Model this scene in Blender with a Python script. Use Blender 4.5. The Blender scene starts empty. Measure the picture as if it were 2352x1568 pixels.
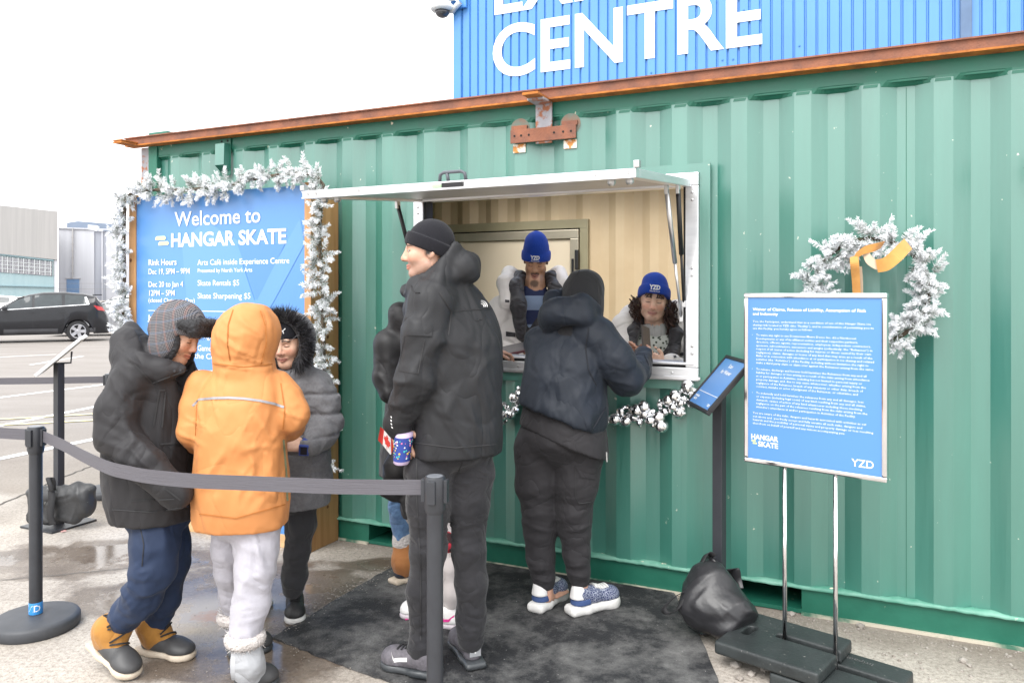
import bpy, bmesh, math, random
import numpy as np
from mathutils import Vector, Matrix
from mathutils.bvhtree import BVHTree

S = bpy.context.scene
C = S.collection
R = math.radians
RNG = np.random.default_rng(7)
random.seed(7)

# ------------------------------------------------------------------ camera, sky, sun, exposure
cam_data = bpy.data.cameras.new('camera')
cam = bpy.data.objects.new('camera', cam_data)
C.objects.link(cam)
cam.location = (0, 0, 1.45)
cam.rotation_euler = (R(90), 0, 0)
cam_data.sensor_width = 36
cam_data.lens = 27.18
cam_data.shift_y = -0.0468
cam_data.clip_end = 2000
cam_data.clip_start = 0.05
S.camera = cam

SUN_EL, SUN_AZ = R(52), R(205)          # overcast: a broad soft sun behind the camera
world = bpy.data.worlds.new('World')
S.world = world
world.use_nodes = True
nt = world.node_tree
nt.nodes.clear()
wo = nt.nodes.new('ShaderNodeOutputWorld')
bg = nt.nodes.new('ShaderNodeBackground')
sky = nt.nodes.new('ShaderNodeTexSky')
sky.sky_type = 'NISHITA'
sky.sun_disc = False
sky.sun_elevation = SUN_EL
sky.sun_rotation = SUN_AZ
sky.dust_density = 4.0
bw = nt.nodes.new('ShaderNodeRGBToBW')
ma = nt.nodes.new('ShaderNodeMath'); ma.operation = 'MULTIPLY_ADD'
ma.inputs[1].default_value = 0.35; ma.inputs[2].default_value = 7.0     # cloud cover evens the sky out
tint = nt.nodes.new('ShaderNodeMix'); tint.data_type = 'RGBA'; tint.blend_type = 'MULTIPLY'
tint.inputs['Factor'].default_value = 1.0
tint.inputs['B'].default_value = (0.985, 0.99, 1.0, 1)
nt.links.new(sky.outputs[0], bw.inputs[0])
nt.links.new(bw.outputs[0], ma.inputs[0])
nt.links.new(ma.outputs[0], tint.inputs['A'])
nt.links.new(tint.outputs['Result'], bg.inputs['Color'])
bg.inputs['Strength'].default_value = 0.10
nt.links.new(bg.outputs[0], wo.inputs['Surface'])

sun_data = bpy.data.lights.new('sun', 'SUN')
sun = bpy.data.objects.new('sun', sun_data)
C.objects.link(sun)
sun_data.energy = 0.9
sun_data.angle = R(40)
sun_data.color = (1.0, 0.97, 0.93)
sun.rotation_euler = (R(90) - SUN_EL, 0, R(180) - SUN_AZ)
sun.location = (0, -4, 8)

S.view_settings.view_transform = 'Standard'
S.view_settings.look = 'None'
S.view_settings.gamma = 1
S.view_settings.exposure = 1.55
S.cycles.max_bounces = 6
S.cycles.diffuse_bounces = 3
S.cycles.glossy_bounces = 3
S.cycles.transmission_bounces = 4
S.cycles.caustics_reflective = False
S.cycles.caustics_refractive = False

# ------------------------------------------------------------------ frames of reference
FPX, HX, HY, CAMZ = 1776.0, 1176.0, 674.0, 1.45

def P(x, y, Y):
	"""world point at depth Y seen at (x, y) of the 2352 px wide photograph"""
	return Vector(((x - HX) * Y / FPX, Y, CAMZ - (y - HY) * Y / FPX))

U = Vector((0.9092, -0.4163, 0))        # along the container wall, to the right
N = Vector((-0.4163, -0.9092, 0))       # out of the wall, towards the visitors
W0 = Vector((-2.453, 5.212, 0))         # wall's left end at the ground

def W(s, z, out=0.0):
	return W0 + U * s + N * out + Vector((0, 0, z))

def ws(x, out=0.0):
	"""distance along the wall of photograph column x"""
	r = (x - HX) / FPX
	q = W0 + N * out
	return (r * q.y - q.x) / (U.x - r * U.y)

def wz(x, y, out=0.0):
	return CAMZ - (y - HY) * W(ws(x, out), 0, out).y / FPX

WROT = math.atan2(U.y, U.x)

# ------------------------------------------------------------------ materials
def _n(nt, t, **kw):
	n = nt.nodes.new(t)
	for k, v in kw.items():
		setattr(n, k, v)
	return n

def pmat(name, col, rough=0.6, metal=0.0, spec=0.5, col2=None, vscale=6.0, vdet=4, stretch=(1, 1, 1),
		 bump=0.0, bscale=60.0, bstretch=None, rvar=0.0, coat=0.0, coat_rough=0.1, coat_ior=1.5, speck=None, attr=None, sheen=0.0,
		 lo=0.35, hi=0.65, bdet=3, bdist=0.01, wrinkle=None):
	"""procedural surface: two noise-mixed colours, roughness variation, noise bump"""
	m = bpy.data.materials.new(name)
	m.use_nodes = True
	nt = m.node_tree
	b = nt.nodes['Principled BSDF']
	L = nt.links.new
	tc = _n(nt, 'ShaderNodeTexCoord')
	mp = _n(nt, 'ShaderNodeMapping'); mp.inputs['Scale'].default_value = stretch
	L(tc.outputs['Object'], mp.inputs['Vector'])
	nz = _n(nt, 'ShaderNodeTexNoise'); nz.inputs['Scale'].default_value = vscale; nz.inputs['Detail'].default_value = vdet
	nz.inputs['Roughness'].default_value = 0.6
	L(mp.outputs[0], nz.inputs['Vector'])
	if col2 is None:
		col2 = tuple(c * 0.82 for c in col)
	rp = _n(nt, 'ShaderNodeValToRGB')
	rp.color_ramp.elements[0].position = lo; rp.color_ramp.elements[1].position = hi
	rp.color_ramp.elements[0].color = (*col2, 1); rp.color_ramp.elements[1].color = (*col, 1)
	L(nz.outputs['Fac'], rp.inputs['Fac'])
	out = rp.outputs['Color']
	if attr:
		at = _n(nt, 'ShaderNodeAttribute', attribute_name=attr)
		mx = _n(nt, 'ShaderNodeMix', data_type='RGBA', blend_type='MULTIPLY'); mx.inputs['Factor'].default_value = 1
		L(out, mx.inputs['A']); L(at.outputs['Color'], mx.inputs['B'])
		out = mx.outputs['Result']
	if speck:                               # (colour, scale, threshold)
		sn = _n(nt, 'ShaderNodeTexNoise'); sn.inputs['Scale'].default_value = speck[1]; sn.inputs['Detail'].default_value = 3
		L(tc.outputs['Object'], sn.inputs['Vector'])
		sr = _n(nt, 'ShaderNodeValToRGB')
		sr.color_ramp.elements[0].position = speck[2]; sr.color_ramp.elements[1].position = speck[2] + 0.03
		sr.color_ramp.elements[0].color = (0, 0, 0, 1); sr.color_ramp.elements[1].color = (1, 1, 1, 1)
		L(sn.outputs['Fac'], sr.inputs['Fac'])
		mx = _n(nt, 'ShaderNodeMix', data_type='RGBA')
		L(sr.outputs['Color'], mx.inputs['Factor']); L(out, mx.inputs['A']); mx.inputs['B'].default_value = (*speck[0], 1)
		out = mx.outputs['Result']
	L(out, b.inputs['Base Color'])
	b.inputs['Metallic'].default_value = metal
	b.inputs['Specular IOR Level'].default_value = spec
	if rvar:
		mr = _n(nt, 'ShaderNodeMapRange'); mr.inputs['To Min'].default_value = rough - rvar; mr.inputs['To Max'].default_value = rough + rvar
		mr.inputs['From Min'].default_value = 0.3; mr.inputs['From Max'].default_value = 0.7
		L(nz.outputs['Fac'], mr.inputs['Value']); L(mr.outputs[0], b.inputs['Roughness'])
	else:
		b.inputs['Roughness'].default_value = rough
	if coat:
		b.inputs['Coat Weight'].default_value = coat; b.inputs['Coat Roughness'].default_value = coat_rough; b.inputs['Coat IOR'].default_value = coat_ior
	if sheen:
		b.inputs['Sheen Weight'].default_value = sheen; b.inputs['Sheen Roughness'].default_value = 0.5
	nrm = None
	if wrinkle:                             # (strength, scale, stretch): soft creases pressed into cloth
		mpw = _n(nt, 'ShaderNodeMapping'); mpw.inputs['Scale'].default_value = wrinkle[2]; mpw.inputs['Rotation'].default_value = (.5, .35, .4)
		L(tc.outputs['Object'], mpw.inputs['Vector'])
		wn = _n(nt, 'ShaderNodeTexNoise'); wn.inputs['Scale'].default_value = wrinkle[1]; wn.inputs['Detail'].default_value = 1.8
		wn.inputs['Distortion'].default_value = .6; wn.inputs['Roughness'].default_value = .5
		L(mpw.outputs[0], wn.inputs['Vector'])
		a1 = _n(nt, 'ShaderNodeMath', operation='SUBTRACT'); a1.inputs[1].default_value = .5
		a2 = _n(nt, 'ShaderNodeMath', operation='ABSOLUTE'); a3 = _n(nt, 'ShaderNodeMath', operation='POWER'); a3.inputs[1].default_value = .7
		L(wn.outputs['Fac'], a1.inputs[0]); L(a1.outputs[0], a2.inputs[0]); L(a2.outputs[0], a3.inputs[0])
		wb = _n(nt, 'ShaderNodeBump'); wb.inputs['Strength'].default_value = wrinkle[0]; wb.inputs['Distance'].default_value = .05
		L(a3.outputs[0], wb.inputs['Height']); nrm = wb.outputs[0]
		L(nrm, b.inputs['Normal'])
	if bump:
		mp2 = _n(nt, 'ShaderNodeMapping'); mp2.inputs['Scale'].default_value = bstretch or stretch
		L(tc.outputs['Object'], mp2.inputs['Vector'])
		bn = _n(nt, 'ShaderNodeTexNoise'); bn.inputs['Scale'].default_value = bscale; bn.inputs['Detail'].default_value = bdet
		L(mp2.outputs[0], bn.inputs['Vector'])
		bp = _n(nt, 'ShaderNodeBump'); bp.inputs['Strength'].default_value = bump; bp.inputs['Distance'].default_value = bdist
		L(bn.outputs['Fac'], bp.inputs['Height']); L(bp.outputs[0], b.inputs['Normal'])
		if nrm: L(nrm, bp.inputs['Normal'])
	return m

# ------------------------------------------------------------------ objects
def tag(o, label=None, cat=None, group=None, kind=None):
	if label: o['label'] = label
	if cat: o['category'] = cat
	if group: o['group'] = group
	if kind: o['kind'] = kind
	return o

def thing(name, loc, label, cat, group=None, rz=0.0):
	o = bpy.data.objects.new(name, None)
	o.empty_display_size = 0.1
	C.objects.link(o)
	o.location = loc
	o.rotation_euler = (0, 0, rz)
	return tag(o, label, cat, group)

def world_loc(o):
	v = Vector((0, 0, 0))
	while o is not None:
		v += Vector(o.location); o = o.parent
	return v

def mesh_obj(name, v, f, mat, parent=None, local=False, smooth=False, loc=None, mats=None, mi=None):
	"""v (n,3), f list of index tuples or (m,4)/(m,3) array -> one linked mesh object. World coordinates unless local"""
	me = bpy.data.meshes.new(name)
	v = np.asarray(v, dtype=np.float64).reshape(-1, 3)
	if not local:
		if parent is not None:
			v = v - np.array(world_loc(parent))
		elif loc is not None:
			v = v - np.array(loc)
	if isinstance(f, np.ndarray):
		n, k = f.shape
		me.vertices.add(len(v)); me.vertices.foreach_set('co', v.astype(np.float32).ravel())
		me.loops.add(n * k); me.loops.foreach_set('vertex_index', f.astype(np.int32).ravel())
		me.polygons.add(n); me.polygons.foreach_set('loop_start', np.arange(0, n * k, k, dtype=np.int32))
		me.update(calc_edges=True)
	else:
		me.from_pydata([tuple(p) for p in v], [], [tuple(q) for q in f])
		me.update()
	for m in (mats or [mat]):
		me.materials.append(m)
	if mi is not None:
		me.polygons.foreach_set('material_index', np.asarray(mi, dtype=np.int32))
	if smooth:
		me.polygons.foreach_set('use_smooth', np.ones(len(me.polygons), dtype=bool))
	o = bpy.data.objects.new(name, me)
	C.objects.link(o)
	if parent is not None:
		o.parent = parent
	elif loc is not None:
		o.location = loc
	return o

class MB:
	"""collects shapes, builds ONE mesh"""
	def __init__(self):
		self.v, self.f, self.m = [], [], []
		self.cm = 0
		self.cuts = []
	def add(self, vs, fs):
		b = len(self.v)
		self.cuts.append((b, len(self.f)))
		self.v += [tuple(p) for p in vs]
		self.f += [tuple(i + b for i in q) for q in fs]
		self.m += [self.cm] * len(fs)
		return self
	def hexa(self, p):      # 8 points: bottom loop then top loop
		return self.add(p, [(3, 2, 1, 0), (4, 5, 6, 7), (0, 1, 5, 4), (1, 2, 6, 5), (2, 3, 7, 6), (3, 0, 4, 7)])
	def box(self, c, h, ax=None, bev=0.0):
		"""centre, half sizes, axes (3 vectors); chamfered when bev"""
		c = Vector(c)
		ax = ax or (Vector((1, 0, 0)), Vector((0, 1, 0)), Vector((0, 0, 1)))
		if bev <= 0:
			pts = []
			for z in (-1, 1):
				for x, y in ((-1, -1), (1, -1), (1, 1), (-1, 1)):
					pts.append(c + ax[0] * (x * h[0]) + ax[1] * (y * h[1]) + ax[2] * (z * h[2]))
			return self.hexa(pts)
		bm = bmesh.new()
		bmesh.ops.create_cube(bm, size=2.0)
		for vv in bm.verts:
			vv.co = Vector((vv.co.x * h[0], vv.co.y * h[1], vv.co.z * h[2]))
		bmesh.ops.bevel(bm, geom=list(bm.edges), offset=bev, segments=2, affect='EDGES', profile=0.6)
		bm.verts.index_update()
		pts = [c + ax[0] * q.co.x + ax[1] * q.co.y + ax[2] * q.co.z for q in bm.verts]
		fs = [tuple(q.index for q in fc.verts) for fc in bm.faces]
		bm.free()
		return self.add(pts, fs)
	def wbox(self, s0, s1, z0, z1, o0, o1, bev=0.0):
		"""box in wall coordinates"""
		c = W((s0 + s1) / 2, (z0 + z1) / 2, (o0 + o1) / 2)
		return self.box(c, (abs(s1 - s0) / 2, abs(o1 - o0) / 2, abs(z1 - z0) / 2), (U, -N, Vector((0, 0, 1))), bev)
	def prism(self, poly, d):
		"""closed polygon (3-D points) extruded along vector d"""
		n = len(poly); d = Vector(d)
		vs = [Vector(p) for p in poly] + [Vector(p) + d for p in poly]
		fs = [tuple(range(n - 1, -1, -1)), tuple(range(n, 2 * n))]
		fs += [(i, (i + 1) % n, n + (i + 1) % n, n + i) for i in range(n)]
		return self.add(vs, fs)
	def lathe(self, prof, c, seg=32, ax=None, cap=True):
		"""(r, h) profile turned about an axis through c"""
		c = Vector(c)
		ax = ax or (Vector((1, 0, 0)), Vector((0, 1, 0)), Vector((0, 0, 1)))
		vs, fs = [], []
		for r, h in prof:
			for k in range(seg):
				a = 2 * math.pi * k / seg
				vs.append(c + ax[0] * (r * math.cos(a)) + ax[1] * (r * math.sin(a)) + ax[2] * h)
		for i in range(len(prof) - 1):
			for k in range(seg):
				k2 = (k + 1) % seg
				fs.append((i * seg + k, i * seg + k2, (i + 1) * seg + k2, (i + 1) * seg + k))
		if cap:
			fs.append(tuple(range(seg - 1, -1, -1)))
			fs.append(tuple((len(prof) - 1) * seg + k for k in range(seg)))
		return self.add(vs, fs)
	def tube(self, pts, r, seg=8, closed=False):
		"""round tube along a path; r number or list"""
		pts = [Vector(p) for p in pts]
		n = len(pts)
		rs = r if isinstance(r, (list, tuple)) else [r] * n
		vs, fs = [], []
		prev = None
		for i, p in enumerate(pts):
			a = pts[i - 1] if (i > 0 or closed) else p
			b = pts[(i + 1) % n] if (i < n - 1 or closed) else p
			t = (b - a).normalized()
			if prev is None:
				q = Vector((0, 0, 1)) if abs(t.z) < 0.9 else Vector((1, 0, 0))
			else:
				q = prev
			x = (q - t * q.dot(t)).normalized()
			prev = x
			y = t.cross(x)
			for k in range(seg):
				an = 2 * math.pi * k / seg
				vs.append(p + x * (rs[i] * math.cos(an)) + y * (rs[i] * math.sin(an)))
		for i in range(n if closed else n - 1):
			j = (i + 1) % n
			for k in range(seg):
				k2 = (k + 1) % seg
				fs.append((i * seg + k, i * seg + k2, j * seg + k2, j * seg + k))
		if not closed:
			fs.append(tuple(range(seg - 1, -1, -1)))
			fs.append(tuple((n - 1) * seg + k for k in range(seg)))
		return self.add(vs, fs)
	def strip(self, pts, side, w, th=0.0):
		"""flat ribbon along pts; side = list of width vectors (or one)"""
		pts = [Vector(p) for p in pts]
		n = len(pts)
		sd = side if isinstance(side, list) else [Vector(side)] * n
		vs, fs = [], []
		for p, q in zip(pts, sd):
			q = Vector(q).normalized() * (w / 2)
			vs += [p - q, p + q]
		for i in range(n - 1):
			fs.append((2 * i, 2 * i + 2, 2 * i + 3, 2 * i + 1))
		if th:
			b = len(vs)
			nv = []
			for i in range(n):
				t = (pts[min(i + 1, n - 1)] - pts[max(i - 1, 0)]).normalized()
				nn = t.cross(Vector(sd[i]).normalized()).normalized() * th
				nv += [vs[2 * i] + nn, vs[2 * i + 1] + nn]
			vs += nv
			for i in range(n - 1):
				fs.append((b + 2 * i + 1, b + 2 * i + 3, b + 2 * i + 2, b + 2 * i))
				fs.append((2 * i, b + 2 * i, b + 2 * i + 2, 2 * i + 2))
				fs.append((2 * i + 1, 2 * i + 3, b + 2 * i + 3, b + 2 * i + 1))
			fs.append((0, 1, b + 1, b)); e = 2 * (n - 1)
			fs.append((e, b + e, b + e + 1, e + 1))
		return self.add(vs, fs)
	def grid(self, rows):
		"""rows of equal-length point lists"""
		n = len(rows[0])
		vs = [p for r in rows for p in r]
		fs = []
		for i in range(len(rows) - 1):
			for j in range(n - 1):
				a = i * n + j
				fs.append((a, a + 1, a + n + 1, a + n))
		return self.add(vs, fs)
	def islands(self):
		"""regroup faces so that each connected piece is a shape of its own"""
		par = list(range(len(self.v)))
		def root(i):
			while par[i] != i: par[i] = par[par[i]]; i = par[i]
			return i
		for f in self.f:
			for i in f[1:]: par[root(i)] = root(f[0])
		out, grp = MB(), {}
		for f in self.f: grp.setdefault(root(f[0]), []).append(f)
		for fs in grp.values():
			ids = sorted({i for f in fs for i in f}); mp = {i: k for k, i in enumerate(ids)}
			out.add([self.v[i] for i in ids], [tuple(mp[i] for i in f) for f in fs])
		return out
	def parts(self, name, mat, parent, smooth=False, auto=None):
		"""every shape added so far becomes a part of its own"""
		cuts = self.cuts + [(len(self.v), len(self.f))]
		for (v0, f0), (v1, f1) in zip(cuts, cuts[1:]):
			q = MB(); q.v = self.v[v0:v1]; q.f = [tuple(i - v0 for i in f) for f in self.f[f0:f1]]; q.m = [0] * len(q.f)
			o = q.build(name, mat, parent, smooth, auto=auto)
		return o
	def build(self, name, mat, parent=None, smooth=False, local=False, loc=None, auto=None):
		mats = mat if isinstance(mat, list) else [mat]
		o = mesh_obj(name, self.v, self.f, None, parent, local, smooth, loc, mats, self.m)
		if auto is not None:            # smooth shading with sharp edges over an angle
			me = o.data
			me.polygons.foreach_set('use_smooth', np.ones(len(me.polygons), dtype=bool))
			me.set_sharp_from_angle(angle=R(auto))
		return o

# ------------------------------------------------------------------ lettering
_font_cache = {}
def text_mesh(txt, size=1.0, bold=0.0, align='LEFT', res=2, space=1.0, word=1.0, line=1.0):
	"""filled letter outlines as (verts (n,3) in XY, faces)"""
	cu = bpy.data.curves.new('lettering', 'FONT')
	cu.body = txt; cu.size = size; cu.align_x = align; cu.resolution_u = res
	cu.offset = bold * size; cu.space_character = space; cu.space_line = line; cu.space_word = word
	o = bpy.data.objects.new('lettering', cu)
	C.objects.link(o)
	dg = bpy.context.evaluated_depsgraph_get()
	me = bpy.data.meshes.new_from_object(o.evaluated_get(dg))
	v = np.empty(len(me.vertices) * 3); me.vertices.foreach_get('co', v)
	f = [tuple(p.vertices) for p in me.polygons]
	bpy.data.objects.remove(o); bpy.data.curves.remove(cu); bpy.data.meshes.remove(me)
	return v.reshape(-1, 3), f

def write(mb, txt, o, ex, ey, size, bold=0.0, align='LEFT', res=2, fit=None, space=1.0, off=0.0, line=1.0, warp=None):
	"""letters laid on the plane at o with axes ex (reading direction), ey (up); fit = width to squeeze to"""
	v, f = text_mesh(txt, size, bold, align, res, space, 1.0, line)
	if not len(v):
		return
	if fit:
		k = fit / (v[:, 0].max() - v[:, 0].min()); v[:, 0] *= k
	ex = Vector(ex).normalized(); ey = Vector(ey).normalized(); nn = ex.cross(ey)
	pts = [Vector(o) + ex * a + ey * b + nn * off for a, b, _ in v]
	if warp: pts = [warp(p) for p in pts]
	mb.add(pts, f)
# ------------------------------------------------------------------ soft shapes: distance fields meshed by surface nets
def _arr(p):
	return np.array(p, dtype=np.float64)

class Field:
	"""signed distances on a (possibly uneven) grid; shapes are blended in one after another"""
	BIG = 0.08
	def __init__(self, lo, hi, step, fine=()):
		"""fine: list of (lo, hi, step) boxes in which the grid is refined"""
		ax = []
		for a in range(3):
			cuts = [(lo[a], hi[a], step if np.isscalar(step) else step[a])]
			x = lo[a]; vals = [x]
			zones = [(f[0][a], f[1][a], f[2]) for f in fine]
			while x < hi[a]:
				st = cuts[0][2]
				for z0, z1, zs in zones:
					if z0 - 1e-9 <= x < z1: st = min(st, zs)
					elif x < z0 < x + st and zs < st: st = max(z0 - x, zs)
				x += st; vals.append(x)
			ax.append(np.array(vals))
		self.ax = ax
		self.d = np.full([len(a) for a in ax], self.BIG, dtype=np.float32)
	def _sub(self, lo, hi, pad):
		sl = []
		for a in range(3):
			i0 = max(0, int(np.searchsorted(self.ax[a], lo[a] - pad)) - 1)
			i1 = min(len(self.ax[a]), int(np.searchsorted(self.ax[a], hi[a] + pad)) + 1)
			if i1 <= i0: return None, None
			sl.append(slice(i0, i1))
		X = self.ax[0][sl[0]][:, None, None]; Y = self.ax[1][sl[1]][None, :, None]; Z = self.ax[2][sl[2]][None, None, :]
		return tuple(sl), (X, Y, Z)
	def _put(self, sl, nd, k, op):
		d = self.d[sl]
		nd = nd.astype(np.float32)
		if op == 'u':
			if k > 0:
				h = np.clip(0.5 + 0.5 * (d - nd) / k, 0, 1)
				r = d + (nd - d) * h - k * h * (1 - h)
				# leave untouched where far from either surface
				self.d[sl] = np.where(d >= self.BIG - 1e-4, np.minimum(d, nd), r)
			else:
				self.d[sl] = np.minimum(d, nd)
		elif op == 's':
			if k > 0:
				h = np.clip(0.5 - 0.5 * (d + nd) / k, 0, 1)
				self.d[sl] = d + (-nd - d) * h + k * h * (1 - h)
			else:
				self.d[sl] = np.maximum(d, -nd)
		elif op == 'i':
			self.d[sl] = np.maximum(d, nd)
	def cone(self, a, b, ra, rb, k=0.02, op='u', flat=None):
		"""tapered capsule; flat=(axis vector, factor) squeezes its section along an axis"""
		a, b = _arr(a), _arr(b); r = max(ra, rb)
		sl, g = self._sub(np.minimum(a, b) - r, np.maximum(a, b) + r, max(k, 0.02) + .02)
		if sl is None: return self
		ba = b - a; L2 = max(ba @ ba, 1e-12)
		px, py, pz = g[0] - a[0], g[1] - a[1], g[2] - a[2]
		t = np.clip((px * ba[0] + py * ba[1] + pz * ba[2]) / L2, 0, 1)
		qx, qy, qz = px - ba[0] * t, py - ba[1] * t, pz - ba[2] * t
		q2 = qx * qx + qy * qy + qz * qz
		f = 1.0
		if flat:
			n = _arr(flat[0]); n /= np.linalg.norm(n)
			c = qx * n[0] + qy * n[1] + qz * n[2]
			q2 = q2 + c * c * (1 / flat[1] ** 2 - 1)
			f = min(1.0, flat[1]) ** .5
		self._put(sl, (np.sqrt(q2) - (ra + (rb - ra) * t)) * f, k, op)
		return self
	def path(self, pts, rs, k=0.02, op='u', flat=None):
		if np.isscalar(rs): rs = [rs] * len(pts)
		for i in range(len(pts) - 1):
			self.cone(pts[i], pts[i + 1], rs[i], rs[i + 1], k, op, flat)
		return self
	def ell(self, c, r, Rm=None, k=0.02, op='u'):
		"""ellipsoid; Rm 3x3 whose columns are its axes"""
		c, r = _arr(c), _arr(r)
		m = max(r)
		sl, g = self._sub(c - m, c + m, max(k, 0.02) + .02)
		if sl is None: return self
		px, py, pz = g[0] - c[0], g[1] - c[1], g[2] - c[2]
		if Rm is not None:
			Rm = np.array(Rm)
			px, py, pz = (px * Rm[0, i] + py * Rm[1, i] + pz * Rm[2, i] for i in range(3))
		k0 = np.sqrt((px / r[0]) ** 2 + (py / r[1]) ** 2 + (pz / r[2]) ** 2)
		k1 = np.sqrt((px / r[0] ** 2) ** 2 + (py / r[1] ** 2) ** 2 + (pz / r[2] ** 2) ** 2)
		nd = np.where(k1 > 1e-9, k0 * (k0 - 1) / np.maximum(k1, 1e-9), -min(r))
		self._put(sl, nd, k, op)
		return self
	def box(self, c, h, rad=0.01, Rm=None, k=0.01, op='u'):
		c, h = _arr(c), _arr(h)
		m = np.linalg.norm(h)
		sl, g = self._sub(c - m, c + m, max(k, 0.02) + .02)
		if sl is None: return self
		px, py, pz = g[0] - c[0], g[1] - c[1], g[2] - c[2]
		if Rm is not None:
			Rm = np.array(Rm)
			px, py, pz = (px * Rm[0, i] + py * Rm[1, i] + pz * Rm[2, i] for i in range(3))
		qx, qy, qz = np.abs(px) - h[0] + rad, np.abs(py) - h[1] + rad, np.abs(pz) - h[2] + rad
		nd = np.sqrt(np.maximum(qx, 0) ** 2 + np.maximum(qy, 0) ** 2 + np.maximum(qz, 0) ** 2) + np.minimum(np.maximum(np.maximum(qx, qy), qz), 0) - rad
		self._put(sl, nd, k, op)
		return self
	def loft(self, secs, yaw=0.0, k=0.02, op='u', n=2.0, rnd=0.02):
		"""upright lofted trunk: secs = (z, cx, cy, rx, ry) from bottom to top, turned by yaw about z"""
		s = np.array(secs, dtype=float); s = s[np.argsort(s[:, 0])]
		m = max(s[:, 3].max(), s[:, 4].max())
		lo = np.array([s[:, 1].min() - m, s[:, 2].min() - m, s[0, 0]]); hi = np.array([s[:, 1].max() + m, s[:, 2].max() + m, s[-1, 0]])
		sl, g = self._sub(lo, hi, max(k, 0.02) + .02)
		if sl is None: return self
		z = g[2]
		# smooth interpolation of the sections
		def it(col):
			t = np.interp(z.ravel(), s[:, 0], np.arange(len(s)))
			i = np.clip(t.astype(int), 0, len(s) - 2); f = t - i
			p = s[:, col]
			p0 = p[np.clip(i - 1, 0, len(s) - 1)]; p1 = p[i]; p2 = p[i + 1]; p3 = p[np.clip(i + 2, 0, len(s) - 1)]
			v = 0.5 * (2 * p1 + (p2 - p0) * f + (2 * p0 - 5 * p1 + 4 * p2 - p3) * f * f + (3 * p1 - p0 - 3 * p2 + p3) * f ** 3)
			return v.reshape(z.shape)
		cx, cy, rx, ry = it(1), it(2), it(3), it(4)
		px, py = g[0] - cx, g[1] - cy
		c, sn = math.cos(-yaw), math.sin(-yaw)
		qx, qy = px * c - py * sn, px * sn + py * c
		ax, ay = np.abs(qx) / rx, np.abs(qy) / ry
		k0 = (ax ** n + ay ** n) ** (1 / n)
		k1 = np.sqrt((qx / rx ** 2) ** 2 + (qy / ry ** 2) ** 2)
		rad = np.where(k1 > 1e-6, k0 * (k0 - 1) / np.maximum(k1, 1e-6), -np.minimum(rx, ry))
		rad = np.maximum(rad, -np.minimum(rx, ry))
		vz = np.maximum(s[0, 0] - z, z - s[-1, 0])
		a, b = rad + rnd, vz + rnd
		nd = np.minimum(np.maximum(a, b), 0) + np.sqrt(np.maximum(a, 0) ** 2 + np.maximum(b, 0) ** 2) - rnd
		self._put(sl, nd, k, op)
		return self
	def plane(self, p, n, op='s'):
		"""cut away everything on the side n points to"""
		p, n = _arr(p), _arr(n); n = n / np.linalg.norm(n)
		nd = (self.ax[0][:, None, None] - p[0]) * n[0] + (self.ax[1][None, :, None] - p[1]) * n[1] + (self.ax[2][None, None, :] - p[2]) * n[2]
		self.d = np.maximum(self.d, nd.astype(np.float32))
		return self
	def twin(self):
		"""an empty field on the same grid"""
		G = Field.__new__(Field); G.ax = self.ax; G.d = np.full(self.d.shape, Field.BIG, np.float32)
		return G
	def merge(self, G, k=0.008):
		h = np.clip(.5 + .5 * (self.d - G.d) / k, 0, 1)
		far = (self.d >= Field.BIG - 1e-4) | (G.d >= Field.BIG - 1e-4)
		self.d = np.where(far, np.minimum(self.d, G.d), self.d + (G.d - self.d) * h - k * h * (1 - h)).astype(np.float32)
		return self
	def limb(self, pts, rs, k=0.03, join=0.008, flat=None):
		"""a sleeve or leg that keeps a crease where it meets the rest"""
		G = self.twin(); G.path(pts, rs, k, flat=flat)
		return self.merge(G, join)
	def mesh(self, smooth=1):
		"""surface nets -> (verts, quads)"""
		d = self.d
		d[0], d[-1] = self.BIG, self.BIG; d[:, 0], d[:, -1] = self.BIG, self.BIG; d[:, :, 0], d[:, :, -1] = self.BIG, self.BIG
		ins = d < 0
		nx, ny, nz = d.shape
		cnt = np.zeros((nx - 1, ny - 1, nz - 1), dtype=np.int8)
		for i in (0, 1):
			for j in (0, 1):
				for k in (0, 1):
					cnt += ins[i:nx - 1 + i, j:ny - 1 + j, k:nz - 1 + k]
		act = (cnt > 0) & (cnt < 8)
		I, J, K = np.nonzero(act)
		idx = np.full(act.shape, -1, dtype=np.int64); idx[I, J, K] = np.arange(len(I))
		cv = {}
		for i in (0, 1):
			for j in (0, 1):
				for k in (0, 1):
					cv[i, j, k] = d[I + i, J + j, K + k].astype(np.float64)
		X, Y, Z = self.ax
		acc = np.zeros((len(I), 3)); num = np.zeros(len(I))
		corners = [(i, j, k) for i in (0, 1) for j in (0, 1) for k in (0, 1)]
		for a in corners:
			for ax in range(3):
				if a[ax]: continue
				b = list(a); b[ax] = 1; b = tuple(b)
				va, vb = cv[a], cv[b]
				m = (va < 0) != (vb < 0)
				t = np.where(m, va / np.where(m, va - vb, 1), 0)
				p = []
				for q, (A, T) in enumerate(((X, I), (Y, J), (Z, K))):
					lo = A[T + a[q]]
					if q == ax: lo = lo + (A[T + 1] - A[T]) * t
					p.append(lo)
				acc += np.where(m[:, None], np.stack(p, 1), 0); num += m
		v = acc / num[:, None]
		faces = []
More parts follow.
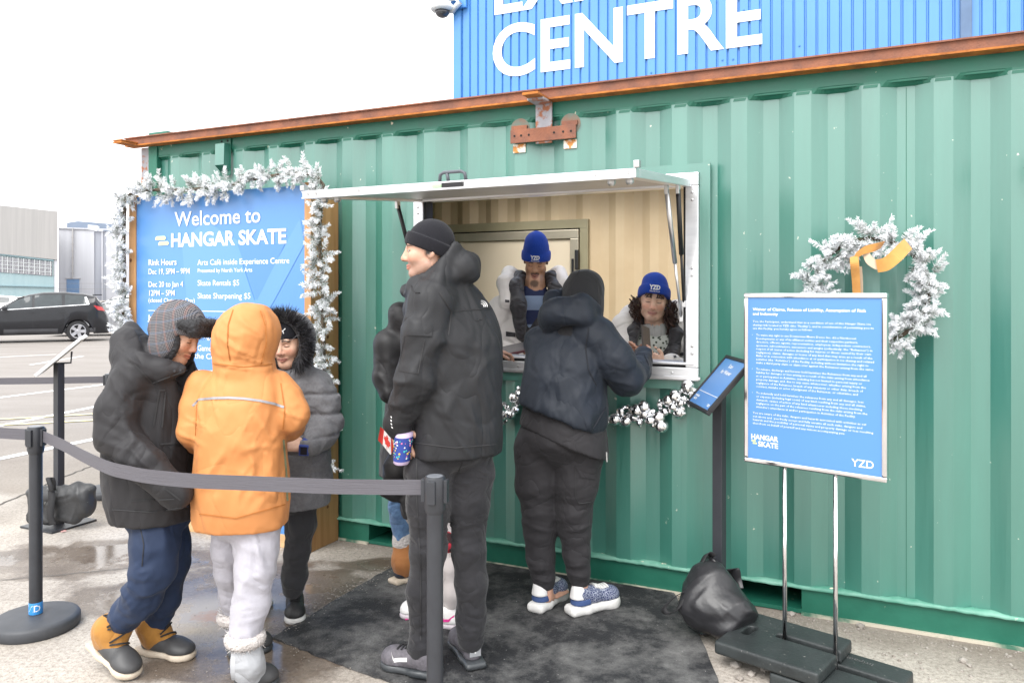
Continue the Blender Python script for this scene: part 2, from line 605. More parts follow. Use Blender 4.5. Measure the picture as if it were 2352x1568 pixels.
		for ax in range(3):
			A = [slice(0, n) for n in d.shape]; B = [slice(0, n) for n in d.shape]
			A[ax] = slice(0, d.shape[ax] - 1); B[ax] = slice(1, d.shape[ax])
			cr = ins[tuple(A)] != ins[tuple(B)]
			e = np.stack(np.nonzero(cr), 1)
			o1, o2 = (ax + 1) % 3, (ax + 2) % 3
			ok = (e[:, o1] > 0) & (e[:, o2] > 0)
			e = e[ok]
			flip = ins[tuple(A)][tuple(e.T)]
			def cell(da, db):
				c = e.copy(); c[:, o1] -= da; c[:, o2] -= db
				return idx[c[:, 0], c[:, 1], c[:, 2]]
			q = np.stack([cell(1, 1), cell(0, 1), cell(0, 0), cell(1, 0)], 1)
			q[~flip] = q[~flip][:, ::-1]
			faces.append(q)
		f = np.concatenate(faces)
		f = f[(f >= 0).all(1)]
		for _ in range(smooth):
			v = _relax(v, f, 0.5)
		return v, f

def _relax(v, f, w=0.5):
	acc = np.zeros_like(v); n = np.zeros(len(v))
	for a, b in ((0, 1), (1, 2), (2, 3), (3, 0)):
		for p, q in ((a, b), (b, a)):
			np.add.at(acc, f[:, p], v[f[:, q]]); np.add.at(n, f[:, p], 1)
	return v + w * (acc / np.maximum(n, 1)[:, None] - v)

def vnormals(v, f):
	a = v[f[:, 2]] - v[f[:, 0]]; b = v[f[:, 3]] - v[f[:, 1]]
	fn = np.cross(a, b)
	n = np.zeros_like(v)
	for i in range(4): np.add.at(n, f[:, i], fn)
	return n / np.maximum(np.linalg.norm(n, axis=1), 1e-12)[:, None]

def vnoise(p, seed=0):
	"""smooth value noise in about -1..1 at points (n,3)"""
	p = p + seed * 17.31
	i = np.floor(p).astype(np.int64); f = p - i; u = f * f * (3 - 2 * f)
	def h(x, y, z):
		n = (x * 374761393 + y * 668265263 + z * 2147483647 + seed * 974711) & 0xffffffff
		n = ((n ^ (n >> 13)) * 1274126177) & 0xffffffff
		return ((n ^ (n >> 16)) & 0xffff) / 32767.5 - 1
	r = 0
	for a in (0, 1):
		for b in (0, 1):
			for c in (0, 1):
				w = (u[:, 0] if a else 1 - u[:, 0]) * (u[:, 1] if b else 1 - u[:, 1]) * (u[:, 2] if c else 1 - u[:, 2])
				r = r + w * h(i[:, 0] + a, i[:, 1] + b, i[:, 2] + c)
	return r

def basis(d):
	d = _arr(d); d = d / np.linalg.norm(d)
	q = np.array([0, 0, 1.0]) if abs(d[2]) < .9 else np.array([1.0, 0, 0])
	x = np.cross(q, d); x /= np.linalg.norm(x)
	return np.stack([d, x, np.cross(d, x)])     # rows

def folds(v, f, amp=0.004, freq=9.0, along=(0, 0, 1), stretch=0.35, seed=1, local=(), lo=None):
	"""push vertices along their normals into cloth folds.
	along = direction the folds run in; local = (centre, radius, direction, freq, amp) extra crease groups"""
	n = vnormals(v, f)
	def ridge(x, w): return np.clip(1 - np.abs(x) / w, 0, 1) ** 1.25
	mask = np.clip(.5 + 1.6 * vnoise(v * 3.1, seed + 11), 0, 1)
	al = _arr(along)
	disp = 0
	for j, (dr_, m) in enumerate(((al, mask), (al * np.array([-1, -1, 1]), 1 - mask))):
		q = v @ basis(dr_).T
		q[:, 0] *= stretch
		w = vnoise(q * freq * .6, seed + 3 + j)
		x = vnoise(q * freq * 1.25 + w[:, None] * .5, seed + j)
		y = vnoise(q * freq * 2.4 + w[:, None], seed + 1 + j)
		disp = disp + m * amp * (1.9 * ridge(x, .38) + .75 * ridge(y, .34) - .8)
	disp = disp - amp * .9 * ridge(vnoise(v * freq * .9 + 5.1, seed + 21), .22)
	for c, rad, dr, fr, am in local:
		c = _arr(c); rel = v - c
		if np.ndim(rad): g = np.exp(-((rel / _arr(rad)) ** 2).sum(1))
		else: g = np.exp(-(rel ** 2).sum(1) / rad ** 2)
		Bl = basis(dr); ql = rel @ Bl.T
		w2 = vnoise(ql * np.array([fr / 14, 6, 6]) + 7.7, seed + 6)
		u = vnoise(ql * np.array([fr / 5.0, 5.0, 5.0]) + 3.3 + w2[:, None] * .5, seed + 5)
		u2 = vnoise(ql * np.array([fr / 2.4, 8.0, 8.0]) + 1.3 + w2[:, None], seed + 8)
		disp = disp + am * g * (2.3 * ridge(u, .45) + .9 * ridge(u2, .4) - 1.1)
	if lo is not None: disp = disp * lo(v)
	return v + n * disp[:, None]

def soft(name, field, mat, parent=None, smooth=1, fold=None, loc=None, col=None, attr='tint', mats=None, mi=None, post=None, kw=None):
	v, f = field.mesh(smooth)
	if fold: v = folds(v, f, **fold)
	if post is not None: v = post(v, f)
	o = mesh_obj(name, v, f, mat, parent, False, True, loc, mats, mi(v, f) if mi else None)
	if col is not None:
		c = col(v, vnormals(v, f))
		a = o.data.color_attributes.new(attr, 'FLOAT_COLOR', 'POINT')
		a.data.foreach_set('color', np.concatenate([c, np.ones((len(c), 1))], 1).astype(np.float32).ravel())
	o['_'] = 0; del o['_']
	return o

def surf(o):
	"""BVH of an object's mesh in world coordinates (translation-only chain)"""
	w = world_loc(o)
	me = o.data
	co = np.empty(len(me.vertices) * 3); me.vertices.foreach_get('co', co)
	co = co.reshape(-1, 3) + np.array(w)
	return BVHTree.FromPolygons([Vector(c) for c in co], [tuple(p.vertices) for p in me.polygons])

def onto(bvh, p, d, lift=0.002, reach=0.6):
	"""drop point p along direction d onto a surface"""
	d = Vector(d).normalized() if d is not None else (Vector(p) - cam.location).normalized()
	h = bvh.ray_cast(Vector(p) - d * reach * .5, d, reach)
	if h[0] is None:
		q = bvh.find_nearest(Vector(p))
		return Vector(q[0]) + Vector(q[1]) * lift if q[0] is not None else Vector(p)
	return Vector(h[0]) - d * lift

def seam(bvh, pts, d, w=0.005, lift=0.0015, n=12, th=0.002):
	"""narrow ribbon following a surface; pts in world, projected along d"""
	pts = [Vector(p) for p in pts]
	out = []
	for a, b in zip(pts, pts[1:]):
		for i in range(n): out.append(onto(bvh, a.lerp(b, i / n), d, lift))
	out.append(onto(bvh, pts[-1], d, lift))
	sd = []
	d = Vector(d).normalized() if d is not None else (out[0] - cam.location).normalized()
	for i in range(len(out)):
		t = out[min(i + 1, len(out) - 1)] - out[max(i - 1, 0)]
		sd.append(t.cross(d) if t.length > 1e-9 else Vector((1, 0, 0)))
	return MB().strip(out, sd, w, th)

def patch(bvh, quad, d, nu=8, nv=8, lift=0.004, th=0.0):
	"""cloth patch inside the quad (4 points: bl, br, tr, tl) laid on a surface along d"""
	bl, br, tr, tl = [Vector(q) for q in quad]
	rows = []
	for j in range(nv + 1):
		a, b = bl.lerp(tl, j / nv), br.lerp(tr, j / nv)
		rows.append([onto(bvh, a.lerp(b, i / nu), d, lift) for i in range(nu + 1)])
	mb = MB().grid(rows)
	# skirt back to the surface so it has an edge
	ring = rows[0] + [r[-1] for r in rows[1:]] + rows[-1][-2::-1] + [r[0] for r in rows[-2:0:-1]]
	dd = (Vector(d).normalized() if d is not None else (bl - cam.location).normalized()) * (lift + .004)
	mb.grid([ring + [ring[0]], [p + dd for p in ring] + [ring[0] + dd]])
	return mb
# ------------------------------------------------------------------ setting materials
M = {}
def ground_material():
	m = bpy.data.materials.new('wet_concrete'); m.use_nodes = True
	nt = m.node_tree; b = nt.nodes['Principled BSDF']; L = nt.links.new
	tc = _n(nt, 'ShaderNodeTexCoord')
	def noise(scale, det=5, stretch=None, rough=0.6):
		n = _n(nt, 'ShaderNodeTexNoise'); n.inputs['Scale'].default_value = scale; n.inputs['Detail'].default_value = det
		n.inputs['Roughness'].default_value = rough
		if stretch:
			mp = _n(nt, 'ShaderNodeMapping'); mp.inputs['Scale'].default_value = stretch
			L(tc.outputs['Object'], mp.inputs[0]); L(mp.outputs[0], n.inputs['Vector'])
		else:
			L(tc.outputs['Object'], n.inputs['Vector'])
		return n.outputs['Fac']
	def ramp(fac, stops):
		r = _n(nt, 'ShaderNodeValToRGB')
		e = r.color_ramp.elements
		while len(e) < len(stops): e.new(0.5)
		for q, (p, c) in zip(e, stops):
			q.position = p; q.color = (*c, 1) if len(c) == 3 else c
		L(fac, r.inputs['Fac']); return r.outputs['Color']
	def mix(fac, a, b_, mode='MIX'):
		x = _n(nt, 'ShaderNodeMix', data_type='RGBA', blend_type=mode)
		if isinstance(fac, (int, float)): x.inputs['Factor'].default_value = fac
		else: L(fac, x.inputs['Factor'])
		for k, q in (('A', a), ('B', b_)):
			if isinstance(q, tuple): x.inputs[k].default_value = (*q, 1)
			else: L(q, x.inputs[k])
		return x.outputs['Result']
	def math_(op, a, b_=None, c=None):
		x = _n(nt, 'ShaderNodeMath', operation=op)
		for i, q in enumerate((a, b_, c)):
			if q is None: continue
			if isinstance(q, (int, float)): x.inputs[i].default_value = q
			else: L(q, x.inputs[i])
		return x.outputs[0]
	base = ramp(noise(1.1, 6), [(0.3, (0.27, 0.238, 0.205)), (0.5, (0.40, 0.362, 0.32)), (0.72, (0.50, 0.46, 0.41))])
	fine = ramp(noise(55, 5, None, 0.75), [(0.34, (0.62, 0.6, 0.58)), (0.5, (0.95, 0.95, 0.95)), (0.68, (1.25, 1.24, 1.22))])
	base = mix(1.0, base, fine, 'MULTIPLY')
	agg = ramp(noise(190, 2), [(0.36, (0.45, 0.42, 0.38)), (0.46, (1, 1, 1)), (0.62, (1, 1, 1)), (0.7, (1.35, 1.33, 1.3))])
	base = mix(0.45, base, agg, 'MULTIPLY')
	# far lot: paler asphalt
	sep = _n(nt, 'ShaderNodeSeparateXYZ'); L(tc.outputs['Object'], sep.inputs[0])
	far = _n(nt, 'ShaderNodeMapRange'); far.inputs['From Min'].default_value = 4.5; far.inputs['From Max'].default_value = 9
	L(sep.outputs['Y'], far.inputs['Value'])
	farc = ramp(noise(0.5, 6, (1, 2.5, 1)), [(0.3, (0.30, 0.29, 0.285)), (0.7, (0.42, 0.41, 0.405))])
	farc = mix(0.6, farc, fine, 'MULTIPLY')
	base = mix(far.outputs[0], base, farc)
	# wet patches in front of the board
	wob = noise(2.6, 5)
	best = None
	for cx, cy, rx, ry in ((-2.25, 4.25, .75, .34), (-1.25, 3.75, .62, .5), (-1.0, 3.15, .5, .45), (-1.75, 3.72, .55, .28), (-0.95, 2.6, .5, .35), (-0.55, 4.15, .5, .12)):
		sx = math_('MULTIPLY', math_('SUBTRACT', sep.outputs['X'], cx), 1 / rx)
		sy = math_('MULTIPLY', math_('SUBTRACT', sep.outputs['Y'], cy), 1 / ry)
		d = math_('ADD', math_('MULTIPLY', sx, sx), math_('MULTIPLY', sy, sy))
		best = d if best is None else math_('MINIMUM', best, d)
	wet_in = math_('ADD', best, math_('MULTIPLY', math_('SUBTRACT', wob, 0.5), 3.2))
	wet = ramp(wet_in, [(0.55, (1, 1, 1)), (0.95, (0, 0, 0))])
	puddle = ramp(wet_in, [(0.16, (1, 1, 1)), (0.3, (0, 0, 0))])
	wetc = ramp(noise(3.5, 5), [(0.35, (0.11, 0.085, 0.066)), (0.65, (0.20, 0.165, 0.135))])
	wetc = mix(0.8, wetc, fine, 'MULTIPLY')
	base = mix(wet, base, wetc)
	# rusty stains on one dry island and dirt at the foot of the container
	st = ramp(noise(5, 4), [(0.55, (0, 0, 0)), (0.68, (1, 1, 1))])
	dx = math_('SUBTRACT', sep.outputs['X'], -1.32); dy = math_('SUBTRACT', sep.outputs['Y'], 3.45)
	dd = math_('ADD', math_('MULTIPLY', dx, dx), math_('MULTIPLY', dy, dy))
	isl = ramp(dd, [(0.03, (1, 1, 1)), (0.12, (0, 0, 0))])
	base = mix(math_('MULTIPLY', isl, 0.9), base, (0.36, 0.31, 0.25))
	base = mix(math_('MULTIPLY', math_('MULTIPLY', st, isl), 0.55), base, (0.36, 0.17, 0.06))
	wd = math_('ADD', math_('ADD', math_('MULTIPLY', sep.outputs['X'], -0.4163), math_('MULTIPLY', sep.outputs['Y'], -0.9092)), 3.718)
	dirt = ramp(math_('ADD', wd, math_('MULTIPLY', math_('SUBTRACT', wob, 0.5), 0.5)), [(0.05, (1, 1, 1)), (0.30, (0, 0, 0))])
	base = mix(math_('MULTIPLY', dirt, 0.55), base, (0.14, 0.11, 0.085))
	L(base, b.inputs['Base Color'])
	rr = _n(nt, 'ShaderNodeMapRange'); rr.inputs['To Min'].default_value = 0.85; rr.inputs['To Max'].default_value = 0.34
	L(wet, rr.inputs['Value'])
	r2 = math_('SUBTRACT', rr.outputs[0], math_('MULTIPLY', puddle, 0.24))
	L(r2, b.inputs['Roughness'])
	h = math_('ADD', noise(70, 4), math_('MULTIPLY', noise(220, 2), 0.5))
	bp = _n(nt, 'ShaderNodeBump'); bp.inputs['Distance'].default_value = 0.006
	L(math_('MULTIPLY_ADD', puddle, -0.45, 0.5), bp.inputs['Strength'])
	L(h, bp.inputs['Height']); L(bp.outputs[0], b.inputs['Normal'])
	return m

M['ground'] = ground_material()
M['green'] = pmat('green_paint', (0.030, 0.186, 0.140), 0.36, col2=(0.021, 0.150, 0.112), vscale=2.0, stretch=(2.5, 2.5, 0.25), vdet=7, bump=0.22, bscale=5, bdist=.03,
				  spec=0.8, coat=1.0, coat_rough=0.42, coat_ior=1.75, speck=((0.55, 0.56, 0.46), 30, 0.735), rvar=0.06)
M['green_rail'] = pmat('green_rail_paint', (0.016, 0.14, 0.092), 0.42, col2=(0.012, 0.11, 0.072), vscale=5, bump=0.15, bscale=22,
					   speck=((0.6, 0.55, 0.42), 18, 0.72), rvar=0.08)
M['green_edge'] = pmat('worn_green_edge', (0.16, 0.36, 0.28), 0.5, col2=(0.06, 0.24, 0.17), vscale=9, bump=0.3, bscale=30, speck=((0.7, 0.64, 0.5), 16, 0.66))
M['bare_edge'] = pmat('chipped_rail_foot', (0.50, 0.46, 0.37), 0.7, col2=(0.05, 0.15, 0.10), vscale=5, lo=0.40, hi=0.52)
M['rust'] = pmat('rust_steel', (0.30, 0.115, 0.062), 0.8, col2=(0.17, 0.075, 0.052), vscale=9, bump=0.35, bscale=120, vdet=8)
M['rust_orange'] = pmat('orange_rust', (0.50, 0.17, 0.03), 0.85, col2=(0.26, 0.085, 0.02), vscale=14, bump=0.4, bscale=90, vdet=8)
M['mill_scale'] = pmat('mill_scale_steel', (0.33, 0.33, 0.36), 0.6, col2=(0.33, 0.12, 0.055), vscale=16, lo=0.42, hi=0.5, bump=0.2, bscale=80, vdet=8)
M['chip'] = pmat('chipped_primer', (0.75, 0.70, 0.60), 0.7, col2=(0.55, 0.22, 0.05), vscale=26, lo=0.42, hi=0.5)
M['scorch'] = pmat('scorched_paint', (0.14, 0.18, 0.15), 0.7, col2=(0.22, 0.13, 0.09), vscale=20)
M['beige'] = pmat('beige_panel', (0.60, 0.47, 0.30), 0.55, col2=(0.55, 0.42, 0.26), vscale=3)
M['beige_door'] = pmat('cream_door', (0.70, 0.60, 0.45), 0.5, col2=(0.66, 0.56, 0.41), vscale=2)
M['olive'] = pmat('grey_green_steel', (0.30, 0.27, 0.17), 0.5, col2=(0.26, 0.23, 0.14), vscale=4)
M['alu'] = pmat('aluminium', (0.80, 0.81, 0.83), 0.34, metal=0.85, col2=(0.70, 0.71, 0.73), vscale=5, stretch=(1, 1, 6), bump=0.04, bscale=40, rvar=0.06)
M['alu_dull'] = pmat('dull_aluminium', (0.62, 0.60, 0.60), 0.45, metal=0.6, col2=(0.52, 0.50, 0.49), vscale=3, rvar=0.05)
M['alu_warm'] = pmat('brushed_door_trim', (0.72, 0.64, 0.50), 0.35, metal=0.7, vscale=3)
M['black'] = pmat('black_plastic', (0.018, 0.018, 0.02), 0.45, col2=(0.012, 0.012, 0.014), vscale=20)
M['seal'] = pmat('rubber_seal', (0.02, 0.02, 0.022), 0.7)
M['dark'] = pmat('dark_hollow', (0.012, 0.012, 0.012), 0.9)
M['bolt'] = pmat('zinc_bolt', (0.6, 0.6, 0.6), 0.35, metal=0.9)
M['plywood'] = pmat('plywood_floor', (0.30, 0.21, 0.13), 0.7, vscale=8)
M['white_ink'] = pmat('white_lettering', (0.86, 0.87, 0.88), 0.5, col2=(0.83, 0.84, 0.86))

# ------------------------------------------------------------------ ground and lot
def build_ground():
	def h(x, y):
		return 0.0 if y < 6 else -0.0085 * min(y - 6, 60)
	xs = [-500, -250, -120, -70, -45, -30, -20, -14, -10, -7, -5, -3, 0, 3, 7, 14, 40, 120, 400]
	ys = [-60, -20, -8, -3, 0, 2, 4, 5, 6, 7, 9, 12, 16, 20, 26, 34, 45, 66, 100, 200, 500, 900]
	mb = MB()
	mb.grid([[(x, y, h(x, y)) for x in xs] for y in ys])
	o = mb.build('ground', M['ground'], local=True)
	tag(o, 'pale concrete forecourt with brown wet patches, running back into the car park', 'ground', kind='structure')
	return h
GH = build_ground()

def gpt(x, y, lift=0.0):
	"""ground point under photograph pixel (x, y); the lot falls away gently past 6 m"""
	Y = CAMZ * FPX / (y - HY)
	if Y > 6:
		k = (y - HY) / FPX
		Y = (CAMZ + 0.0085 * -6 * -1 * -1) / (k - 0.0085) if k > 0.0086 else 60
		Y = (CAMZ - 0.051) / (k - 0.0085) if k > 0.0105 else 60
	return Vector(((x - HX) * Y / FPX, Y, GH(0, Y) + lift))

M['line'] = pmat('worn_white_line', (0.78, 0.78, 0.78), 0.7, col2=(0.50, 0.49, 0.48), vscale=14, vdet=8, lo=0.36, hi=0.5)
M['yline'] = pmat('worn_yellow_line', (0.62, 0.55, 0.30), 0.7, col2=(0.47, 0.45, 0.38), vscale=12, vdet=8, lo=0.34, hi=0.52)
M['crack'] = pmat('tar_crack', (0.06, 0.055, 0.05), 0.8, col2=(0.10, 0.09, 0.08), vscale=30)
M['chalk'] = pmat('red_chalk', (0.62, 0.25, 0.24), 0.9, col2=(0.45, 0.33, 0.3), vscale=40, vdet=6)

def ground_line(name, a, b, w, mat, label, cat, lift=0.004, jag=0.0, n=2):
	p, q = gpt(*a), gpt(*b)
	d = (q - p).normalized(); sd = Vector((-d.y, d.x, 0))
	pts = []
	for i in range(n):
		c = p.lerp(q, i / (n - 1))
		if jag: c = c + sd * random.uniform(-jag, jag)
		c.z = GH(0, c.y) + lift
		pts.append(c)
	o = MB().strip(pts, sd, w).build(name, mat, loc=tuple(pts[0]))
	return tag(o, label, cat, kind='structure')

ground_line('lot_marking', (-30, 984), (330, 912), 0.11, M['line'], 'farther white painted bay line on the lot', 'marking', n=6)
ground_line('lot_marking', (-40, 1062), (330, 985), 0.11, M['line'], 'nearest white painted bay line on the lot', 'marking', n=6)
ground_line('lot_marking', (-40, 918), (330, 872), 0.11, M['line'], 'white painted line ending near the far stanchion', 'marking', n=6)
ground_line('lot_marking', (-40, 966), (330, 945), 0.10, M['yline'], 'upper worn yellow line beside white bay line', 'marking', lift=0.008, n=6)
ground_line('lot_marking', (-40, 979), (330, 960), 0.10, M['yline'], 'lower worn yellow line beside white bay line', 'marking', lift=0.008, n=6)
ground_line('lot_marking', (-40, 822), (130, 814), 0.10, M['line'], 'thin white line crossing the lot near the dark car', 'marking', n=4)
ground_line('lot_marking', (70, 838), (190, 818), 0.10, M['line'], 'short thin white line beyond the sloped stand', 'marking', n=4)
ground_line('pavement_joint', (-40, 1175), (220, 1066), 0.014, M['crack'], 'dark tarred crack running across the concrete', 'crack', jag=0.012, n=26)
ground_line('pavement_joint', (-20, 1335), (460, 1290), 0.006, M['crack'], 'fine slab joint behind the left boots', 'crack', jag=0.006, n=26)
ground_line('chalk_mark', (128, 1196), (150, 1222), 0.03, M['chalk'], 'faded red chalk mark beside the sandbag', 'chalk mark', n=5, jag=0.01)

# black mat in front of the counter
M['mat'] = pmat('dusty_black_mat', (0.165, 0.163, 0.16), 0.8, col2=(0.022, 0.0225, 0.025), vscale=3.0, vdet=14, lo=0.45, hi=0.67, bump=0.6, bscale=110,
				speck=((0.26, 0.255, 0.25), 75, 0.715), rvar=0.1, spec=.3)
[n for n in M['mat'].node_tree.nodes if n.type == 'TEX_NOISE'][0].inputs['Roughness'].default_value = .78
def build_mat():
	px = [(905, 1303), (1010, 1294), (1120, 1285), (1300, 1318), (1470, 1352), (1545, 1363), (1585, 1420), (1640, 1540), (1690, 1680),
		  (1300, 1760), (1010, 1690), (945, 1582), (860, 1556), (770, 1524), (690, 1492), (625, 1466), (720, 1412), (820, 1350)]
	pts = [gpt(*p) for p in px]
	rng = random.Random(3)
	out = []
	for i, p in enumerate(pts):
		q = pts[(i + 1) % len(pts)]
		for k in range(6):
			c = p.lerp(q, k / 6)
			out.append(c + Vector((rng.uniform(-.006, .006), rng.uniform(-.006, .006), 0)))
	mb = MB().prism([c + Vector((0, 0, .002)) for c in out], (0, 0, 0.008))
	o = mb.build('floor_mat', M['mat'], loc=(0.2, 3.2, 0))
	tag(o, 'large black rubber mat dusted with grit, lying before the service window', 'mat')
build_mat()

# grit and pebbles along the container foot and round the rubber weights
M['pebble'] = pmat('pale_pebble', (0.36, 0.33, 0.30), 0.85, col2=(0.20, 0.175, 0.15), vscale=30)
def build_grit():
	rng = random.Random(5)
	mb = MB()
	def stone(c, r):
		bm = bmesh.new()
		bmesh.ops.create_icosphere(bm, subdivisions=1, radius=1)
		vs = [(c[0] + v.co.x * r * rng.uniform(.7, 1.2), c[1] + v.co.y * r * rng.uniform(.7, 1.2), c[2] + max(v.co.z, -.2) * r * .75) for v in bm.verts]
		bm.verts.index_update()
		mb.add(vs, [tuple(v.index for v in f.verts) for f in bm.faces]); bm.free()
	for i in range(900):
		s = rng.uniform(1.5, 5.4); o = abs(rng.gauss(0, .10)) + .015
		p = W(s, 0.0, o)
		stone((p.x, p.y, 0.001), rng.choice((.0025, .003, .004, .006)))
	for i in range(300):
		p = W(rng.uniform(4.0, 5.3), 0, rng.uniform(.05, .95)); stone((p.x, p.y, 0.001), rng.choice((.003, .004, .006, .009)))
	for i in range(340):
		a, b = rng.random(), rng.gauss(0, .06)
		p = gpt(905, 1303).lerp(gpt(625, 1466), a) + Vector((b - .02, b * .5, 0)); stone((p.x, p.y, 0.008), rng.choice((.002, .003, .004, .005)))
	for i in range(420):
		p = gpt(rng.uniform(640, 1600), rng.uniform(1310, 1560)); stone((p.x, p.y, 0.008), rng.choice((.0018, .0022, .003)))
	for i in range(260):
		p = gpt(rng.uniform(-20, 640), rng.uniform(1250, 1560)); stone((p.x, p.y, 0.0), rng.choice((.0018, .0025, .0035)))
	for x, y, r in ((1575, 1395, .03), (1977, 1440, .022), (1818, 1412, .02), (1690, 1530, .024), (1725, 1550, .02), (1755, 1536, .026), (1700, 1560, .018), (1655, 1490, .02), (1560, 1398, .012), (2212, 1520, .02), (2226, 1530, .012)):
		p = gpt(x, y); stone((p.x, p.y, 0.004), r)
	o = mb.build('gravel', M['pebble'], loc=(0.5, 3.5, 0))
	tag(o, 'loose grit and pebbles scattered along the foot of the green container', 'gravel', kind='stuff')
build_grit()

# ------------------------------------------------------------------ shipping container
LEN = 6.06
WIN = (2.105, 3.68, 1.035, 2.024)       # service window, outer edge of its frame
cont = thing('shipping_container', tuple(W(LEN / 2, 0, -1.2)), 'green corrugated shipping container with a service window cut in its side', 'container')

def corr_profile(s0, s1):
	"""(s, out) breakpoints of the pressed side sheet"""
	pts = []
	k = -2
	while True:
		b = 0.21 + 0.27817 * k
		if b > s1 + 0.3: break
		pts += [(b, 0.0), (b + .072, 0.0), (b + .140, -.036), (b + .210, -.036)]
		k += 1
	def at(s):
		for (a, oa), (c, oc) in zip(pts, pts[1:]):
			if a <= s <= c: return oa + (oc - oa) * (s - a) / (c - a)
	res = [(s0, at(s0))] + [q for q in pts if s0 < q[0] < s1] + [(s1, at(s1))]
	return res, at

def side_panel():
	prof, at = corr_profile(0.07, LEN - 0.07)
	cut = sorted(set([p[0] for p in prof] + [WIN[0] - .03, WIN[1] + .03]))
	mb = MB()
	def spans(a, b):
		m_ = (a + b) / 2
		if WIN[0] - .03 < m_ < WIN[1] + .03: return [(0.125, WIN[2] - .03), (WIN[3] + .03, 2.36)]
		return [(0.125, 2.36)]
	for a, b in zip(cut, cut[1:]):
		if b - a < 1e-5: continue
		for z0, z1 in spans(a, b):
			n = max(2, int((z1 - z0) / .18))
			rows = []
			for i in range(n + 1):
				z = z0 + (z1 - z0) * i / n
				rows.append([W(a, z, at(a)), W(b, z, at(b))])
			mb.grid(rows)
	return mb.build('side_panel', M['green'], cont)
side_panel()

mb = MB()                                                            # end wall towards the lot, far side, roof
mb.wbox(0.0, 0.07, 0.14, 2.4, -2.40, -0.14)
mb.build('end_wall', M['green'], cont)
mb = MB()                                                            # roof with an added, unseen opening to let daylight into the booth
mb.wbox(0, 1.6, 2.41, 2.45, -2.43, -0.07); mb.wbox(1.6, LEN, 2.41, 2.45, -0.12, -0.07); mb.wbox(1.6, LEN, 2.41, 2.45, -2.43, -1.95); mb.wbox(5.8, LEN, 2.41, 2.45, -1.95, -0.12)
mb.build('roof', M['green'], cont)
mb = MB()
mb.wbox(0.005, 0.085, 0.0, 2.46, -0.13, 0.004, bev=.006)
mb.build('corner_post', M['green_rail'], cont)
mb = MB(); mb.wbox(-0.006, 0.17, 2.42, 2.535, -0.165, -.004, bev=.012); mb.build('corner_casting', M['green_rail'], cont)
mb = MB(); mb.wbox(0.09, LEN, 2.36, 2.44, -0.065, -0.004, bev=.004); mb.build('top_rail', M['green_rail'], cont)

def scallop():
	"""the pressed sheet meets each rail with a worn lip that follows its waves"""
	prof, at = corr_profile(0.09, LEN - .07)
	mb = MB()
	rows = [[], [], []]
	s = 0.09
	r = random.Random(2)
	while s < LEN - .1:
		w = r.uniform(-.002, .002)
		o = at(s)
		rows[0].append(W(s, 0.137 + w + (-.036 - o) * -.0, min(o + .002, -.004)))
		rows[1].append(W(s, 0.131 + w, 0.014)); rows[2].append(W(s, 0.122 + w, 0.010))
		s += .023
	mb.grid(rows)
	mb.build('rail_lip', M['green_edge'], cont, smooth=True)
	mb = MB(); rows = [[], []]
	s = 0.09
	while s < LEN - .1:
		o = at(s)
		rows[0].append(W(s, 2.345, o + .001)); rows[1].append(W(s, 2.372, -.001))
		s += .023
	mb.grid(rows); mb.build('upper_lip', M['green_rail'], cont)
scallop()

mb = MB()                                                            # bottom rail with its forklift pockets
pockets = [(1.78, 2.14), (3.775, 4.135)]
edges = [0.09, *[e for p in pockets for e in p], LEN]
for a, b in zip(edges[::2], edges[1::2]):
	mb.wbox(a, b, 0.0, 0.125, -0.10, -0.012)
mb.build('bottom_rail', M['green_rail'], cont)
mb = MB()
for a, b in zip(edges[::2], edges[1::2]):
	mb.wbox(a, b, 0.0, 0.012, -0.011, 0.004)
mb.build('rail_foot', M['bare_edge'], cont)
for a, b in pockets:
	mb = MB()
	mb.wbox(a, b, 0.004, 0.022, -1.2, -0.012); mb.wbox(a - .01, a, .02, .125, -1.2, -.1); mb.wbox(b, b + .01, .02, .125, -1.2, -.1)
	mb.wbox(a, b, .115, .125, -1.2, -.02)
	mb.build('fork_pocket', M['green_rail'], cont)
MB().wbox(0.1, LEN, 0.0, 0.12, -2.42, -1.22).build('underframe', M['dark'], cont)

# rusty steel beam welded along the roof edge with its brackets
mb = MB()
mb.wbox(-0.14, LEN, 2.488, 2.495, -0.02, 0.075)
mb.wbox(-0.14, LEN, 2.446, 2.488, 0.055, 0.063)
mb.build('rusty_beam', M['rust'], cont)
mb = MB(); mb.wbox(-0.14, LEN, 2.4365, 2.4455, -0.003, 0.068)
mb.build('beam_flange', M['rust_orange'], cont)
mb = MB(); mb.wbox(2.842, 2.932, 2.225, 2.435, 0.008, 0.022, bev=.003); mb.wbox(2.842, 2.932, 2.425, 2.4355, 0.0225, 0.13)
strap = mb.build('bracket_strap', M['mill_scale'], cont)
mb = MB(); mb.wbox(2.845, 2.929, 2.4358, 2.448, 0.070, 0.20); mb.build('bracket_outrigger', M['rust_orange'], cont)
mb = MB(); mb.wbox(2.703, 3.068, 2.235, 2.305, 0.0225, 0.034, bev=.003); mb.wbox(2.703, 2.79, 2.3052, 2.33, .004, .016, bev=.002); mb.wbox(2.985, 3.068, 2.3052, 2.33, .004, .016, bev=.002)
plate = mb.build('bracket_plate', M['rust'], cont)
mb = MB()
for s in (2.728, 2.766, 2.81, 2.95, 3.0, 3.042):
	mb.lathe([(.006, 0), (.006, .001)], W(s, 2.272, .0345), 10, (U, Vector((0, 0, 1)), N))
mb.parts('bolt_hole', M['dark'], plate)
mb = MB(); mb.wbox(2.708, 2.78, 2.188, 2.2345, .002, .010, bev=.003); mb.wbox(2.992, 3.064, 2.188, 2.2345, .002, .010, bev=.003)
mb.parts('bracket_foot', M['chip'], cont)
mb = MB()
